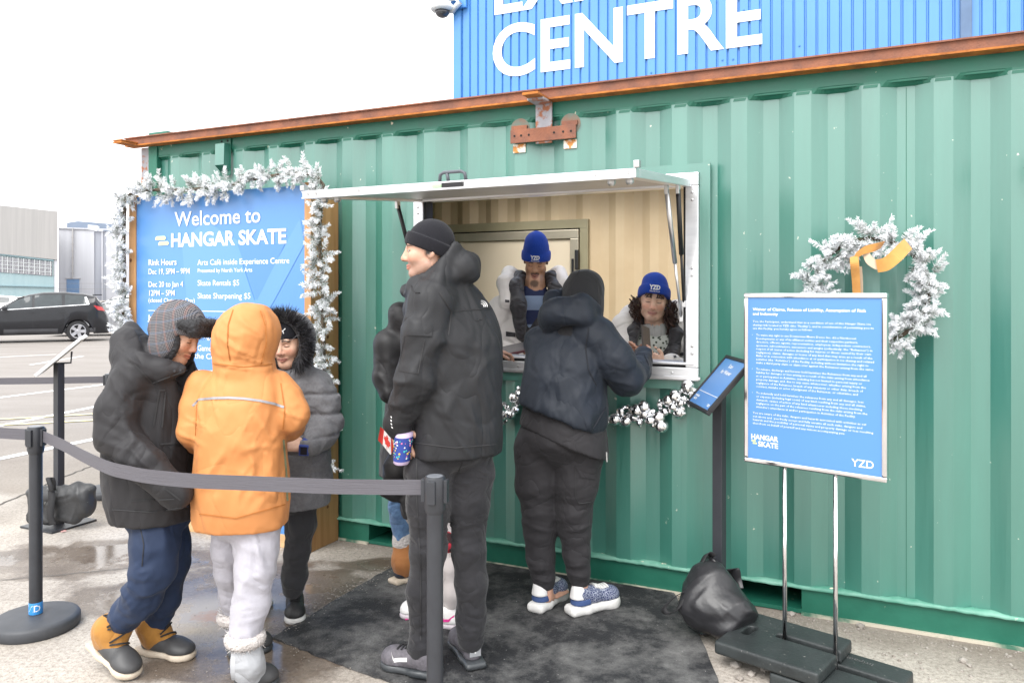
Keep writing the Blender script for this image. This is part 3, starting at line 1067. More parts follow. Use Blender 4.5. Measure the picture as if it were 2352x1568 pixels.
for s in (2.745, 3.027):
	mb.lathe([(.055, .0), (.055, .0015)], W(s, 2.315, .0005), 18, (U, Vector((0, 0, 1)), N))
mb.parts('scorch_mark', M['scorch'], cont)
mb = MB()                                                            # the bracket on the left corner and its outrigger
mb.wbox(-0.075, -0.008, 2.20, 2.435, -0.02, -0.006, bev=.003); mb.wbox(-0.008, 0.0, 2.20, 2.435, -0.10, -0.006)
mb.build('corner_bracket', M['mill_scale'], cont)
mb = MB(); mb.wbox(-0.06, 0.012, 2.155, 2.199, -0.018, 0.006, bev=.003); mb.build('corner_bracket_foot', M['chip'], cont)
mb = MB(); mb.wbox(-0.10, -0.02, 2.436, 2.446, 0.069, 0.19); mb.wbox(-0.10, -0.02, 2.45, 2.458, 0.064, 0.19); mb.build('outrigger_plate', M['rust_orange'], cont)

# vent with its hood
mb = MB(); mb.wbox(0.645, 0.74, 2.20, 2.435, .001, .006, bev=.002); vb = mb.build('vent_plate', M['green_rail'], cont)
mb = MB()
prof = [(2.40, .006), (2.395, .05), (2.26, .055), (2.225, .006)]
a = [W(.655, z, o) for z, o in prof]
mb.prism(a, U * .075); mb.build('vent_hood', M['green'], vb)
mb = MB();
for s, z in ((.665, 2.418), (.715, 2.418), (.69, 2.213)):
	mb.lathe([(.007, 0), (.007, .001)], W(s, z, .0065), 8, (U, Vector((0, 0, 1)), N))
mb.parts('vent_screw', M['dark'], vb)

# drip groove marks: vertical sheet seams
mb = MB()
for s in (4.462,):
	k = round((s - .21 - .175) / .27817); sc = .21 + .175 + .27817 * k
	mb.wbox(sc, sc + .0025, 0.14, 2.34, -.0365, -.0345)
mb.parts('sheet_seam', M['green_rail'], cont)

# room inside, seen through the window
rb = -2.30
def inner_wall():
	prof, at = corr_profile(0.1, LEN - .1)
	mb = MB()
	for (a, oa), (b, ob) in zip(prof, prof[1:]):
		mb.grid([[W(a, .13, rb - oa), W(b, .13, rb - ob)], [W(a, 2.40, rb - oa), W(b, 2.40, rb - ob)]])
	mb.build('inner_wall', M['beige'], cont)
inner_wall()
MB().wbox(0.08, LEN - .08, 0.121, 0.13, -2.30, -0.06).build('inner_floor', M['plywood'], cont)
mb = MB()
mb.wbox(0.08, 1.6, 2.385, 2.40, -2.30, -0.075); mb.wbox(1.6, LEN - .08, 2.385, 2.40, -.12, -.075); mb.wbox(1.6, LEN - .08, 2.385, 2.40, -2.30, -1.95)
mb.build('inner_ceiling', M['beige_door'], cont)  # left open beneath the added roof opening
MB().wbox(LEN - .1, LEN - .02, 0.13, 2.38, -2.3, -0.05).build('inner_end_wall', M['beige'], cont)
dl, dr = ws(960, rb + .06), ws(1352, rb + .06)
dz = CAMZ + (HY - 503) * W(dr, 0, rb + .06).y / FPX
mb = MB()
mb.wbox(dl - .3, dr, dz - .07, dz, rb + .036, rb + .075); mb.wbox(dr - .07, dr, .131, dz - .071, rb + .036, rb + .075)
df = mb.build('door_frame', M['olive'], cont)
mb = MB(); mb.wbox(dl - .3, dr - .075, dz - .082, dz - .0715, rb + .036, rb + .06); mb.build('door_gap', M['dark'], df)
mb = MB(); mb.wbox(dl - .3, dr - .078, dz - .155, dz - .083, rb + .036, rb + .09, bev=.004); mb.wbox(dr - .15, dr - .078, .14, dz - .156, rb + .036, rb + .09, bev=.004)
mb.build('door_trim', M['alu_warm'], df)
mb = MB(); mb.wbox(dl - .3, dr - .151, .14, dz - .157, rb + .036, rb + .07); mb.build('door_leaf', M['beige_door'], df)
mb = MB()
hz = CAMZ + (HY - 600) * W(dr, 0, rb).y / FPX
mb.wbox(dr - .10, dr - .07, hz - .07, hz + .09, rb + .092, rb + .12, bev=.006); mb.wbox(dr - .135, dr - .115, hz - .12, hz + .02, rb + .092, rb + .10, bev=.004)
mb.build('door_handle', M['black'], df)

# aluminium hatch: frame, propped flap, struts
s0, s1, z0, z1 = WIN
mb = MB()                                                            # green mounting plate round the frame
g = .05
for a, b, c, d in ((s0 - g, s1 + g, z1 + .001, z1 + .045), (s0 - g, s1 + g, z0 - .045, z0 - .001), (s0 - g, s0 - .001, z0 - .001, z1 + .001), (s1 + .001, s1 + g, z0 - .001, z1 + .001)):
	mb.wbox(a, b, c, d, -.02, .006)
mb.build('window_surround', M['green'], cont)
fw = .062
mb = MB()
mb.wbox(s0, s1, z1 - fw, z1, -.07, .028, bev=.004); mb.wbox(s0, s1, z0, z0 + fw, -.07, .028, bev=.004)
mb.wbox(s0, s0 + fw, z0 + fw + .0005, z1 - fw - .0005, -.07, .028, bev=.004); mb.wbox(s1 - fw, s1, z0 + fw + .0005, z1 - fw - .0005, -.07, .028, bev=.004)
hf = mb.build('hatch_frame', M['alu'], cont)
mb = MB()
mb.wbox(s0 + fw - .002, s1 - fw + .002, z0 + fw - .002, z0 + fw + .012, -.06, .012); mb.wbox(s0 + fw - .002, s0 + fw + .012, z0 + fw, z1 - fw, -.06, .012); mb.wbox(s1 - fw - .012, s1 - fw + .002, z0 + fw, z1 - fw, -.06, .012)
mb.build('rubber_seal', M['seal'], hf)
mb = MB(); mb.wbox(s0 + .02, s1 - .02, z0 + fw + .013, z0 + fw + .025, -.10, .034, bev=.003); mb.wbox(s0 - .01, s1 + .01, z0 + .008, z0 + .02, .0285, .04); mb.build('sill', M['alu'], hf)
mb = MB()
for z in (z0 + .13, z0 + .5, z1 - .13):
	for s in (s0 + .03, s1 - .03):
		mb.lathe([(.007, 0), (.006, .004), (.003, .006)], W(s, z, .0285), 10, (U, Vector((0, 0, 1)), N)); mb.lathe([(.007, 0), (.006, .004), (.003, .006)], W(s, z + .035, .0285), 10, (U, Vector((0, 0, 1)), N))
for i in range(6):
	mb.lathe([(.007, 0), (.006, .004), (.003, .006)], W(s0 + .1 + i * .27, z0 + .035, .0285), 10, (U, Vector((0, 0, 1)), N))
mb.parts('frame_screw', M['bolt'], hf)
# counter inside
MB().wbox(s0, s1, z0 + .02, z0 + .05, -.46, -.072, bev=.004).build('counter', pmat('white_counter', (.72, .70, .67), .4), cont)

HZ = 1.955; FL = .98; FD = R(-5.2)
fx = N * math.cos(FD) + Vector((0, 0, math.sin(FD))); fz = Vector((0, 0, math.cos(FD))) - N * math.sin(FD)
fo = W(s0 + .04, HZ, .032)
fwid = (s1 - .03) - (s0 + .04)
def F(a, b, c):
	"""a along the window, b out along the flap, c above its underside"""
	return fo + U * a + fx * b + fz * c
def fbox(mb, a0, a1, b0, b1, c0, c1, bev=0):
	mb.box(F((a0 + a1) / 2, (b0 + b1) / 2, (c0 + c1) / 2), ((a1 - a0) / 2, (b1 - b0) / 2, (c1 - c0) / 2), (U, fx, fz), bev)
mb = MB()
fbox(mb, 0, fwid, FL - .055, FL, 0, .034, .004); fbox(mb, 0, fwid, 0, .05, 0, .034, .004)
fbox(mb, 0, .05, .0505, FL - .0555, 0, .034, .004); fbox(mb, fwid - .05, fwid, .0505, FL - .0555, 0, .034, .004)
flap = mb.build('hatch_flap', M['alu'], cont)
mb = MB(); fbox(mb, .0505, fwid - .0505, .0505, FL - .0555, .012, .032); mb.build('flap_panel', M['alu_dull'], flap)
mb = MB(); fbox(mb, .0, fwid, FL + .0005, FL + .004, .027, .032); fbox(mb, 0, fwid, FL + .0005, FL + .006, .0, .006); mb.build('drip_edge', M['alu'], flap)
hx = fwid * .455
mb = MB(); mb.tube([F(hx, FL - .02, .035), F(hx + .004, FL - .02, .062), F(hx + .02, FL - .02, .07), F(hx + .10, FL - .02, .07), F(hx + .116, FL - .02, .062), F(hx + .12, FL - .02, .035)], .007, 8)
mb.tube([F(hx + .04, FL - .02, .035), F(hx + .036, FL - .02, .066)], .007, 8); mb.build('flap_handle', pmat('grey_plastic_handle', (.10, .11, .13), .5), flap, smooth=True)
mb = MB(); fbox(mb, hx + .022, hx + .118, FL + .0045, FL + .0055, .009, .026); st = mb.build('flap_sticker', M['black'], flap)
mb = MB(); fbox(mb, hx - .022, hx + .02, FL + .0045, FL + .0055, .010, .022); mb.build('flap_label', pmat('green_label', (.42, .75, .38), .5), flap)
mb = MB()
for a in (.03, .075, .3, 1.0, 1.35, fwid - .075, fwid - .03):
	mb.lathe([(.006, 0), (.005, .003)], F(a, FL + .0005, .018), 8, (U, fz, fx))
mb.parts('flap_rivet', M['bolt'], flap)
mb = MB()
for a in (.05, .12, fwid - .05, fwid - .12):
	mb.lathe([(.010, -.02), (.016, -.012), (.016, 0)], F(a, FL - .09, 0), 10, (U, fx, fz))
fbox(mb, fwid - .01, fwid + .012, FL - .03, FL, .035, .062, .003); fbox(mb, -.012, .01, FL - .03, FL, .035, .058, .003)
mb.build('flap_latch', M['bolt'], flap)
def strut(a, b0, lower, dark):
	top = F(a, b0, -.02); bot = lower
	mid = top.lerp(bot, .55)
	rod = pmat('strut_rod', (.75, .75, .76), .3, metal=.9) if not dark else M['black']
	q = MB(); q.tube([top, mid], .011, 10); q.tube([mid, bot], .0065, 8)
	o = q.build('gas_strut', rod, hf, smooth=True)
	q = MB(); q.box(F(a, b0, -.018), (.008, .016, .02), (U, fx, fz), .003); q.box(bot, (.010, .010, .016), (U, N, Vector((0, 0, 1))), .003); q.parts('strut_joint', M['bolt'], o)
strut(fwid - .06, .26, W(s1 - fw - .02, 1.33, .02), False)
strut(fwid - .015, .23, W(s1 - fw - .006, 1.40, .034), True)
strut(.015, .24, W(s0 + fw + .006, 1.40, .034), True)

# ------------------------------------------------------------------ blue clad building behind the container
M['blue_clad'] = pmat('blue_cladding', (0.085, 0.27, 0.62), 0.42, col2=(0.075, 0.245, 0.58), vscale=1.2, spec=.5, coat=.25, coat_rough=.25)
BO = -4.0
bs0, bs1 = ws(1046, BO), ws(2352, BO) + 3.0
bld = thing('clad_building', tuple(W((bs0 + bs1) / 2, 0, BO - 2)), 'tall blue ribbed metal building behind the container with huge white lettering', 'building')
def clad():
	mb = MB()
	s = bs0; prof = []
	while s < bs1:
		prof += [(s, 0), (s + .076, 0), (s + .083, -.02), (s + .094, -.02)]
		s += .101
	prof.append((s, 0))
	mb.grid([[W(a, z, BO + o) for a, o in prof] for z in (0, 3, 6, 9)])
	mb.build('cladding', M['blue_clad'], bld)
	e = prof[-1][0]
	mb = MB(); mb.wbox(bs0, e, 0, 9, BO - 5, BO - .03); mb.build('building_shell', M['blue_clad'], bld)
	mb = MB(); mb.wbox(bs0 - .02, bs0 + .075, 0, 9, BO - .02, BO + .012); mb.build('corner_flashing', M['blue_clad'], bld)
	mb = MB(); mb.wbox(bs0 - .03, bs0 + .16, wz(1060, 22, BO), wz(1060, -30, BO), BO + .013, BO + .05); mb.build('junction_box', M['blue_clad'], bld)
clad()
mb = MB()
def big(txt, x0, xw, y, size, fit):
	s = ws(x0, BO); z = wz(x0, y, BO)
	write(mb, txt, W(s, z, BO + .006), U, (0, 0, 1), size, bold=0.018, fit=fit)
cs0, cs1 = ws(1128, BO), ws(1745, BO)
capz = 121 * W(ws(1236, BO), 0, BO).y / FPX
v_, _ = text_mesh('CENTRE', 1.0, 0.018)
cap1 = text_mesh('E', 1.0, .018)[0]; cap1 = cap1[:, 1].max() - cap1[:, 1].min()
fs = capz / cap1
natw = (v_[:, 0].max() - v_[:, 0].min()) * fs
ratio = (cs1 - cs0) / natw
zb = wz(1236, 165, BO)
write(mb, 'CENTRE', W(cs0, zb, BO + .006), U, (0, 0, 1), fs, .018, fit=cs1 - cs0, res=6)
v_, _ = text_mesh('EXPERIENCE', 1.0, .018)
write(mb, 'EXPERIENCE', W(cs0, zb + capz * 1.23, BO + .006), U, (0, 0, 1), fs, .018, fit=(v_[:, 0].max() - v_[:, 0].min()) * fs * ratio, res=6)
mb.islands().parts('letter', M['white_ink'], bld)
mb = MB(); px = ws(2218, BO); mb.wbox(px - .045, px + .045, 2.6, 9, BO + .0, BO + .05, bev=.01); mb.build('downpipe', pmat('slate_pipe', (.10, .17, .30), .5), bld)
mb = MB()
r = random.Random(4)
for i in range(46):
	mb.lathe([(.011, 0), (.008, .006)], W(bs0 + .038 + .101 * r.randint(0, 70), r.uniform(2.9, 5.6), BO + .0005), 6, (U, Vector((0, 0, 1)), N))
mb.parts('screw', pmat('blue_screw', (.05, .2, .5), .5), bld)

# security camera on the blue building's corner
sc_c = P(1016, 22, W(bs0, 0, BO + .05).y)
cam_t = thing('security_camera', tuple(sc_c), 'white dome security camera on a bracket at the blue building corner', 'camera')
M['cam_white'] = pmat('camera_white', (.74, .75, .77), .4)
mb = MB(); mb.lathe([(.02, .085), (.10, .07), (.135, .03), (.135, .0), (.115, -.02)], sc_c, 24); mb.build('housing', M['cam_white'], cam_t, smooth=True)
mb = MB(); mb.lathe([(.085, -.02), (.08, -.05), (.055, -.08), (.02, -.095)], sc_c, 24); mb.build('dome', pmat('smoked_dome', (.05, .05, .06), .12, spec=.8), cam_t, smooth=True)
mb = MB(); mb.tube([sc_c + Vector((0, 0, .08)), sc_c + Vector((.02, 0, .115)), sc_c + U * .16 + Vector((0, 0, .11)), sc_c + U * .22 + Vector((0, 0, .04)), W(bs0 - .02, sc_c.z - .02, BO + .05)], .035, 10)
mb.build('bracket', M['cam_white'], cam_t, smooth=True)

# grey conduit arched over the container roof and a green tarpaulin corner beyond it
a = W(ws(1722, -.5), 2.47, -.5)
mb = MB(); mb.tube([a + U * (t * .42) + Vector((0, 0, .10 * math.sin(math.pi * t) + .015)) for t in [i / 14 for i in range(15)]], .022, 8)
tag(mb.build('conduit', pmat('grey_conduit', (.30, .36, .40), .5), loc=tuple(a), smooth=True), 'short grey conduit arched over the container roof', 'pipe')

# ------------------------------------------------------------------ hangar and white workshop across the lot
M['hangar_clad'] = pmat('pale_hangar_cladding', (.37, .36, .355), .6, col2=(.33, .325, .32), vscale=1, stretch=(3, 3, .1), vdet=2)
M['hangar_door'] = pmat('pale_teal_door', (.31, .42, .445), .6, col2=(.27, .38, .41), vscale=.5, stretch=(2, 2, .1))
M['hangar_trim'] = pmat('teal_trim', (.22, .33, .37), .6)
M['pane'] = pmat('grimy_pane', (.20, .19, .23), .35, col2=(.38, .375, .40), vscale=1.1, vdet=3)
M['mullion'] = pmat('white_mullion', (.52, .55, .56), .6)
M['workshop'] = pmat('white_workshop_cladding', (.54, .55, .59), .6, col2=(.50, .51, .55), vscale=.6, stretch=(3, 3, .1))
M['workshop_grey'] = pmat('grey_workshop_cladding', (.38, .40, .45), .6, col2=(.34, .355, .41), vscale=.6, stretch=(3, 3, .1))
M['penthouse'] = pmat('slate_penthouse', (.18, .22, .29), .6, col2=(.16, .20, .265), vscale=.4)
M['blue_door'] = pmat('faded_blue_door', (.18, .30, .50), .5)

def far_wall(xr, Yr, direction):
	"""helper: a facade whose right edge stands at (column xr, depth Yr), running left along -direction"""
	r0 = Vector(((xr - HX) * Yr / FPX, Yr, 0)); d = Vector((direction[0], direction[1], 0)).normalized()
	def pt(x, y):
		k = (x - HX) / FPX
		t = (r0.x - k * r0.y) / (k * d.y - d.x)
		q = r0 + d * t
		return Vector((q.x, q.y, CAMZ - (y - HY) * q.y / FPX))
	return r0, d, pt
gz = GH(0, 100)
r0, d, hp = far_wall(132, 120, (0.80, 0.60))
back = Vector((-d.y, d.x, 0));
hangar = thing('hangar', tuple(r0 + Vector((0, 0, gz))), 'pale grey hangar with teal door leaves and a long band of small panes', 'building')
def slab(mb, x0, x1, yt, yb, off, th, pt=None, bk=None):
	"""upright panel between photo columns x0..x1 and rows, slightly proud of the facade"""
	pt = pt or hp; bk = bk or back
	a, b = pt(x0, yt[0]), pt(x1, yt[1]); c, e = pt(x1, yb[1]), pt(x0, yb[0])
	o = bk * -off
	mb.prism([p + o for p in (a, b, c, e)], bk * th)
L_ = -60
def yl(x, y0, y1):     # roof and sill lines fall to the right
	return y0 + (y1 - y0) * x / 132
mb = MB(); slab(mb, L_, 132, (yl(L_, 472, 486), 486), (yl(L_, 583, 597), 597), .3, 30); mb.build('upper_cladding', M['hangar_clad'], hangar)
mb = MB(); slab(mb, L_, 124, (yl(L_, 583, 597) + 1, 597), (690, 690), 0, 25); mb.build('hangar_wall', M['hangar_door'], hangar)
mb = MB(); slab(mb, 124.3, 132, (597, 597), (690, 690), .1, 20); mb.build('jamb', M['workshop'], hangar)
mb = MB(); slab(mb, L_, 123, (yl(L_, 582, 597), 597), (yl(L_, 585, 600), 600), .25, .3); slab(mb, L_, 123, (yl(L_, 655, 658), 658), (yl(L_, 657, 660), 660), .25, .3); mb.build('door_rail', M['hangar_trim'], hangar)
mb = MB(); slab(mb, L_, 119, (yl(L_, 589, 602), 602), (yl(L_, 625, 634), 634), .08, .2); pb = mb.build('window_band', M['pane'], hangar)
mb = MB()
x = -58
while x < 119:
	t = yl(x, 588, 602); b = yl(x, 625, 634)
	slab(mb, x, x + 2.4, (t, t), (b, b), .2, .15)
	slab(mb, x + 4.6, x + 5.3, (t, t), (b, b), .16, .1); slab(mb, x + 8.2, x + 8.9, (t, t), (b, b), .16, .1)
	x += 12.3
for k in (0.25, .5, .75):
	t0, t1 = yl(L_, 589, 602), yl(119, 589, 602); b0, b1 = yl(L_, 625, 634), yl(119, 625, 634)
	slab(mb, L_, 119, (t0 + (b0 - t0) * k, t1 + (b1 - t1) * k), (t0 + (b0 - t0) * k + 1.3, t1 + (b1 - t1) * k + 1.3), .18, .1)
mb.build('mullion', M['mullion'], pb)

r1, d1, wp_ = far_wall(330, 140, (0.95, 0.30)); back1 = Vector((-d1.y, d1.x, 0))
shop = thing('workshop_building', tuple(r1 + Vector((0, 0, gz))), 'white metal workshop with slate rooftop block, downpipe and faded blue door', 'building')
def ws_(mb, *a): slab(mb, *a, pt=wp_, bk=back1)
mb = MB(); ws_(mb, 134, 216, (521, 529), (690, 690), 0, 20); mb.build('wall', M['workshop'], shop)
mb = MB(); ws_(mb, 216, 232, (530, 531), (690, 690), -.3, 20); ws_(mb, 236, 243, (530, 531), (690, 690), -.3, 20); mb.build('recessed_wall', M['workshop_grey'], shop)
mb = MB(); ws_(mb, 232.2, 236, (530, 531), (690, 690), -.1, 20); ws_(mb, 243.2, 420, (531, 535), (690, 690), -.1, 20); mb.build('wall', M['workshop'], shop)
mb = MB(); ws_(mb, 134, 160, (505, 501), (532, 530), -6, 4); ws_(mb, 160, 245, (501, 508), (530, 536), -6, 4); mb.build('penthouse', M['penthouse'], shop)
mb = MB(); ws_(mb, 134, 420, (522, 531), (525, 534), .25, .5); mb.build('parapet', M['workshop'], shop)
mb = MB(); ws_(mb, 193, 215, (513, 515), (531, 531), -3, 2); ws_(mb, 219, 227, (525, 525), (532, 532), -3, 1); ws_(mb, 246, 300, (532, 534), (548, 548), -8, 3); mb.build('rooftop_unit', M['cam_white'], shop)
mb = MB(); ws_(mb, 166.5, 169, (524, 524), (640, 640), .5, .3)
for y in (545, 560, 576, 592, 610, 626): ws_(mb, 165, 170.5, (y, y), (y + 1.5, y + 1.5), .55, .4)
mb.build('downpipe', pmat('grey_downpipe', (.46, .45, .45), .6), shop)
mb = MB(); ws_(mb, 153, 182, (641, 641), (690, 690), .1, .3); mb.build('door', M['blue_door'], shop)
mb = MB(); ws_(mb, 150, 185, (638.5, 638.5), (640.6, 640.6), .2, .3); mb.build('door_lintel', pmat('grey_lintel', (.5, .5, .52), .6), shop)
# chain-link fence at the far edge of the lot: posts and wires
fen = thing('lot_fence', tuple(gpt(250, 700)), 'thin grey wire fence standing before the white workshop', 'fence')
mb = MB(); ws_(mb, 134, 420, (652, 652), (652.6, 652.6), 8, .05); ws_(mb, 134, 420, (664, 664), (664.6, 664.6), 8, .05); mb.build('rail', M['hangar_clad'], fen)
for x in (146, 210, 254, 300):
	mb = MB(); ws_(mb, x, x + 1, (650, 650), (688, 688), 8.2, .1); mb.build('post', M['workshop_grey'], fen)
# ------------------------------------------------------------------ welcome board
M['wood'] = pmat('fresh_timber', (0.52, 0.29, 0.125), 0.6, col2=(0.40, 0.205, 0.08), vscale=5, stretch=(5, 5, .35), vdet=6, bump=.08, bscale=60, bstretch=(4, 4, .2))
M['wood_pale'] = pmat('pale_timber', (0.62, 0.41, 0.22), 0.6, col2=(0.52, 0.32, 0.15), vscale=5, stretch=(.4, .4, 6), vdet=6)
M['sign_blue'] = pmat('blue_print', (0.088, 0.252, 0.575), 0.32, col2=(0.082, 0.24, 0.555), vscale=.7, spec=.55, coat=.3, coat_rough=.25)
M['sign_blue2'] = pmat('blue_print_facet', (0.105, 0.275, 0.605), 0.32, col2=(0.10, 0.265, 0.59), vscale=.7, spec=.55, coat=.3, coat_rough=.25)
M['sign_blue3'] = pmat('blue_print_deep', (0.076, 0.225, 0.545), 0.32, col2=(0.072, 0.22, 0.535), vscale=.7, spec=.55, coat=.3, coat_rough=.25)
M['lime_ink'] = pmat('lime_mark', (0.72, 0.82, 0.38), 0.5)
M['knot'] = pmat('wood_knot', (0.16, 0.06, 0.02), 0.7)
BOUT = .245
sR = 1.573; sL = ws(298, BOUT)
brd = thing('welcome_board', tuple(W((sL + sR) / 2, 0, .12)), 'tall timber-framed blue welcome board with white rink hours against the container', 'sign')
mb = MB(); mb.wbox(sR - .038, sR, 0, 2.03, .0, BOUT - .02, bev=.003); mb.build('side_board', M['wood'], brd)
mb = MB(); mb.wbox(sL, sL + .038, 0, 2.03, .0, BOUT - .02, bev=.003); mb.build('side_board', M['wood'], brd)
mb = MB(); mb.wbox(sR - .045, sR + .001, 0, 2.075, BOUT - .0195, BOUT + .006, bev=.003); mb.build('post', M['wood'], brd)
mb = MB(); mb.wbox(sL - .001, sL + .06, 0, 2.075, BOUT - .0195, BOUT + .006, bev=.003); mb.build('post', M['wood'], brd)
mb = MB(); mb.wbox(sL + .061, sR - .046, 0, .075, BOUT - .03, BOUT + .004, bev=.003); mb.build('base_plank', M['wood_pale'], brd)
mb = MB(); mb.wbox(sL + .061, sR - .046, .076, 2.06, BOUT - .012, BOUT - .001); panel = mb.build('panel', M['sign_blue'], brd)
mb = MB(); mb.wbox(sL + .04, sR - .04, .1, 2.02, BOUT - .04, BOUT - .013); mb.build('backing', M['wood'], brd)
PO = BOUT + .0005
def B_(x, y, off=0.0):
	return W(ws(x, PO), wz(x, y, PO), PO + off)
mb = MB()
for (x, y, r) in ((302, 598, .012),):
	mb.lathe([(r, 0), (r, .0006)], W(ws(x, BOUT), wz(x, y, BOUT), BOUT + .0062), 10, (U, Vector((0, 0, 1)), N))
for s, z, r in ((sR - .0, .35, .014), (sR, .22, .010), (sR, 1.2, .011), (sR, .6, .008)):
	mb.lathe([(r, 0), (r * .9, .0006)], W(s + .0002, z, .10), 10, (N, Vector((0, 0, 1)), U))
mb.parts('wood_knot', M['knot'], brd)
def facet(pts, mat, off):
	MB().add([B_(x, y, off) for x, y in pts], [tuple(range(len(pts)))]).build('print_facet', M[mat], panel)
facet([(418, 560), (470, 505), (560, 560), (520, 1190), (470, 1190)], 'sign_blue2', .0006)
facet([(478, 522), (540, 556), (585, 690), (690, 500), (700, 560), (600, 745), (540, 700)], 'sign_blue2', .0009)
facet([(545, 560), (655, 560), (590, 690)], 'sign_blue3', .0012)
facet([(318, 900), (420, 1020), (420, 1215), (318, 1190)], 'sign_blue2', .0006)
mb = MB()
def bline(txt, x0, x1, y, cap, bold=.012, y1=None):
	"""one printed line from column x0 to x1 with its baseline at row y"""
	a = B_(x0, y, .002); b = B_(x1, y1 if y1 else y + (y - HY) * (ws(x1, PO) - ws(x0, PO)) * .0, .002)
	b = W(ws(x1, PO), a.z, PO + .002)
	v, f = text_mesh(txt, 1.0, bold, res=3)
	h = text_mesh('H', 1.0, bold)[0]; ch = h[:, 1].max() - h[:, 1].min()
	sz = cap * a.y / FPX / ch
	write(mb, txt, a, U, (0, 0, 1), sz, bold, fit=(b - a).length, res=3)
bline('Welcome to', 402, 599, 520, 33, .010)
bline('HANGAR SKATE', 392, 656, 567, 32, .028)
bline('Rink Hours', 341, 405, 609.5, 13.5, .012)
bline('Dec 19, 5PM – 9PM', 341, 435, 630, 12.5, .003)
bline('Dec 20 to Jan 4', 341, 420, 659, 12.5, .003)
bline('12PM – 5PM', 341, 399, 679, 12.5, .003)
bline('(closed Christmas Day)', 341, 447, 694, 9.5, .004)
bline('Arts Café inside Experience Centre', 454, 665, 609, 12.5, .003)
bline('Presented by North York Arts', 454, 579, 626, 9, .004)
bline('Skate Rentals $5', 454, 549, 656, 12.5, .003)
bline('Skate Sharpening $5', 454, 575, 685.5, 12.5, .003)
bline('Jan', 341, 360, 735, 12.5, .02)
bline('Nights', 462, 499, 777, 12.5, .003)
bline('Games', 454, 490, 805, 12.5, .003)
bline('the Centre', 448, 520, 823, 12.5, .003)
bline('Skate', 444, 482, 858, 12.5, .003)
mb.build('lettering', M['white_ink'], panel)
mb = MB()
for y in (713, 750, 843):
	a, b = B_(341, y, .0018), B_(675, y, .0018)
	mb.wbox(ws(341, PO), ws(672, PO), a.z - .0018, a.z + .0018, PO + .0005, PO + .0018)
mb.parts('rule_line', M['white_ink'], panel)
mb = MB()
for x0, x1, y0, y1 in ((357, 382, 543, 551), (364, 389, 555, 563)):
	sx = (x1 - x0) * .13
	mb.add([B_(x0, y1, .002), B_(x0 + sx * .2, y1 + 1, .002), B_(x1 - sx, y1, .002), B_(x1, (y0 + y1) / 2, .002), B_(x1 - sx, y0 - 1, .002), B_(x0 + sx, y0, .002), B_(x0, (y0 + y1) / 2, .002)][1:], [(0, 1, 2, 3, 4, 5)])
mb.parts('logo_bar', M['lime_ink'], panel)
mb = MB()
for x, y in ((322, 458), (508, 450), (512, 452)):
	mb.lathe([(.008, 0), (.006, .002)], B_(x, y, .001), 10, (U, Vector((0, 0, 1)), N))
mb.parts('panel_screw', M['bolt'], brd)

# ------------------------------------------------------------------ flocked garland and wreath
M['needle_white'] = pmat('flocked_needles', (0.92, 0.93, 0.95), 0.8, col2=(0.84, 0.86, 0.88), vscale=30)
M['needle_green'] = pmat('green_needles', (0.10, 0.15, 0.075), 0.7, col2=(0.06, 0.10, 0.05), vscale=30)
M['needle_grey'] = pmat('dusted_needles', (0.50, 0.54, 0.52), 0.8, col2=(0.34, 0.39, 0.36), vscale=30)
M['twig'] = pmat('twig', (0.10, 0.075, 0.05), 0.8)

def sprig(vs, fs, ms, p, d, ln, rng, nl=.034, count=70, w=.0030, snow=.62):
	"""one bushy tip: needles whorled about a short stem from p along d"""
	d = d / np.linalg.norm(d)
	B = basis(d)
	curl = B[1] * rng.normal(0, .25) + B[2] * rng.normal(0, .25)
	for i in range(count):
		t = rng.random() ** .8
		c = p + d * (ln * t) + curl * (ln * t * t)
		a = rng.random() * 2 * math.pi
		r = B[1] * math.cos(a) + B[2] * math.sin(a)
		lean = .35 + .9 * t * t
		q = r + d * lean; q /= np.linalg.norm(q)
		L = nl * (1.05 - .45 * t) * rng.uniform(.75, 1.15)
		s = np.cross(q, rng.normal(size=3)); s /= max(np.linalg.norm(s), 1e-6)
		b = len(vs)
		vs.append(c - s * w * .5); vs.append(c + s * w * .5); vs.append(c + q * L + s * w * .32); vs.append(c + q * L - s * w * .32)
		fs.append((b, b + 1, b + 2, b + 3))
		k = rng.random()
		ms.append(0 if k < snow * (.45 + .75 * t) else (2 if k < snow * (.45 + .75 * t) + .22 else 1))

def greenery(name, parent, path, rad, per_m, rng, out, nl=.034, snow=.62, count=64, ln=(.07, .13), tip=.5):
	"""garland of sprigs along a path, bristling outwards"""
	vs, fs, ms = [], [], []
	path = [np.array(p) for p in path]
	out = np.array(out, dtype=float)
	for a, b in zip(path, path[1:]):
		L = np.linalg.norm(b - a); t = (b - a) / max(L, 1e-6)
		n = max(1, int(round(L * per_m + rng.random() - .5)))
		for _ in range(n):
			c = a + (b - a) * rng.random()
			while True:
				d = rng.normal(size=3); d -= t * (d @ t) * .55
				d /= np.linalg.norm(d)
				if d @ out > -.35: break
			d = d + t * rng.uniform(-.5, .8) * tip + out * .15
			sprig(vs, fs, ms, c + d * rad * rng.uniform(0, .5), d, rng.uniform(*ln), rng, nl, count, snow=snow)
	o = mesh_obj(name, np.array(vs), np.array(fs), None, parent, mats=[M['needle_white'], M['needle_green'], M['needle_grey']], mi=ms)
	return o

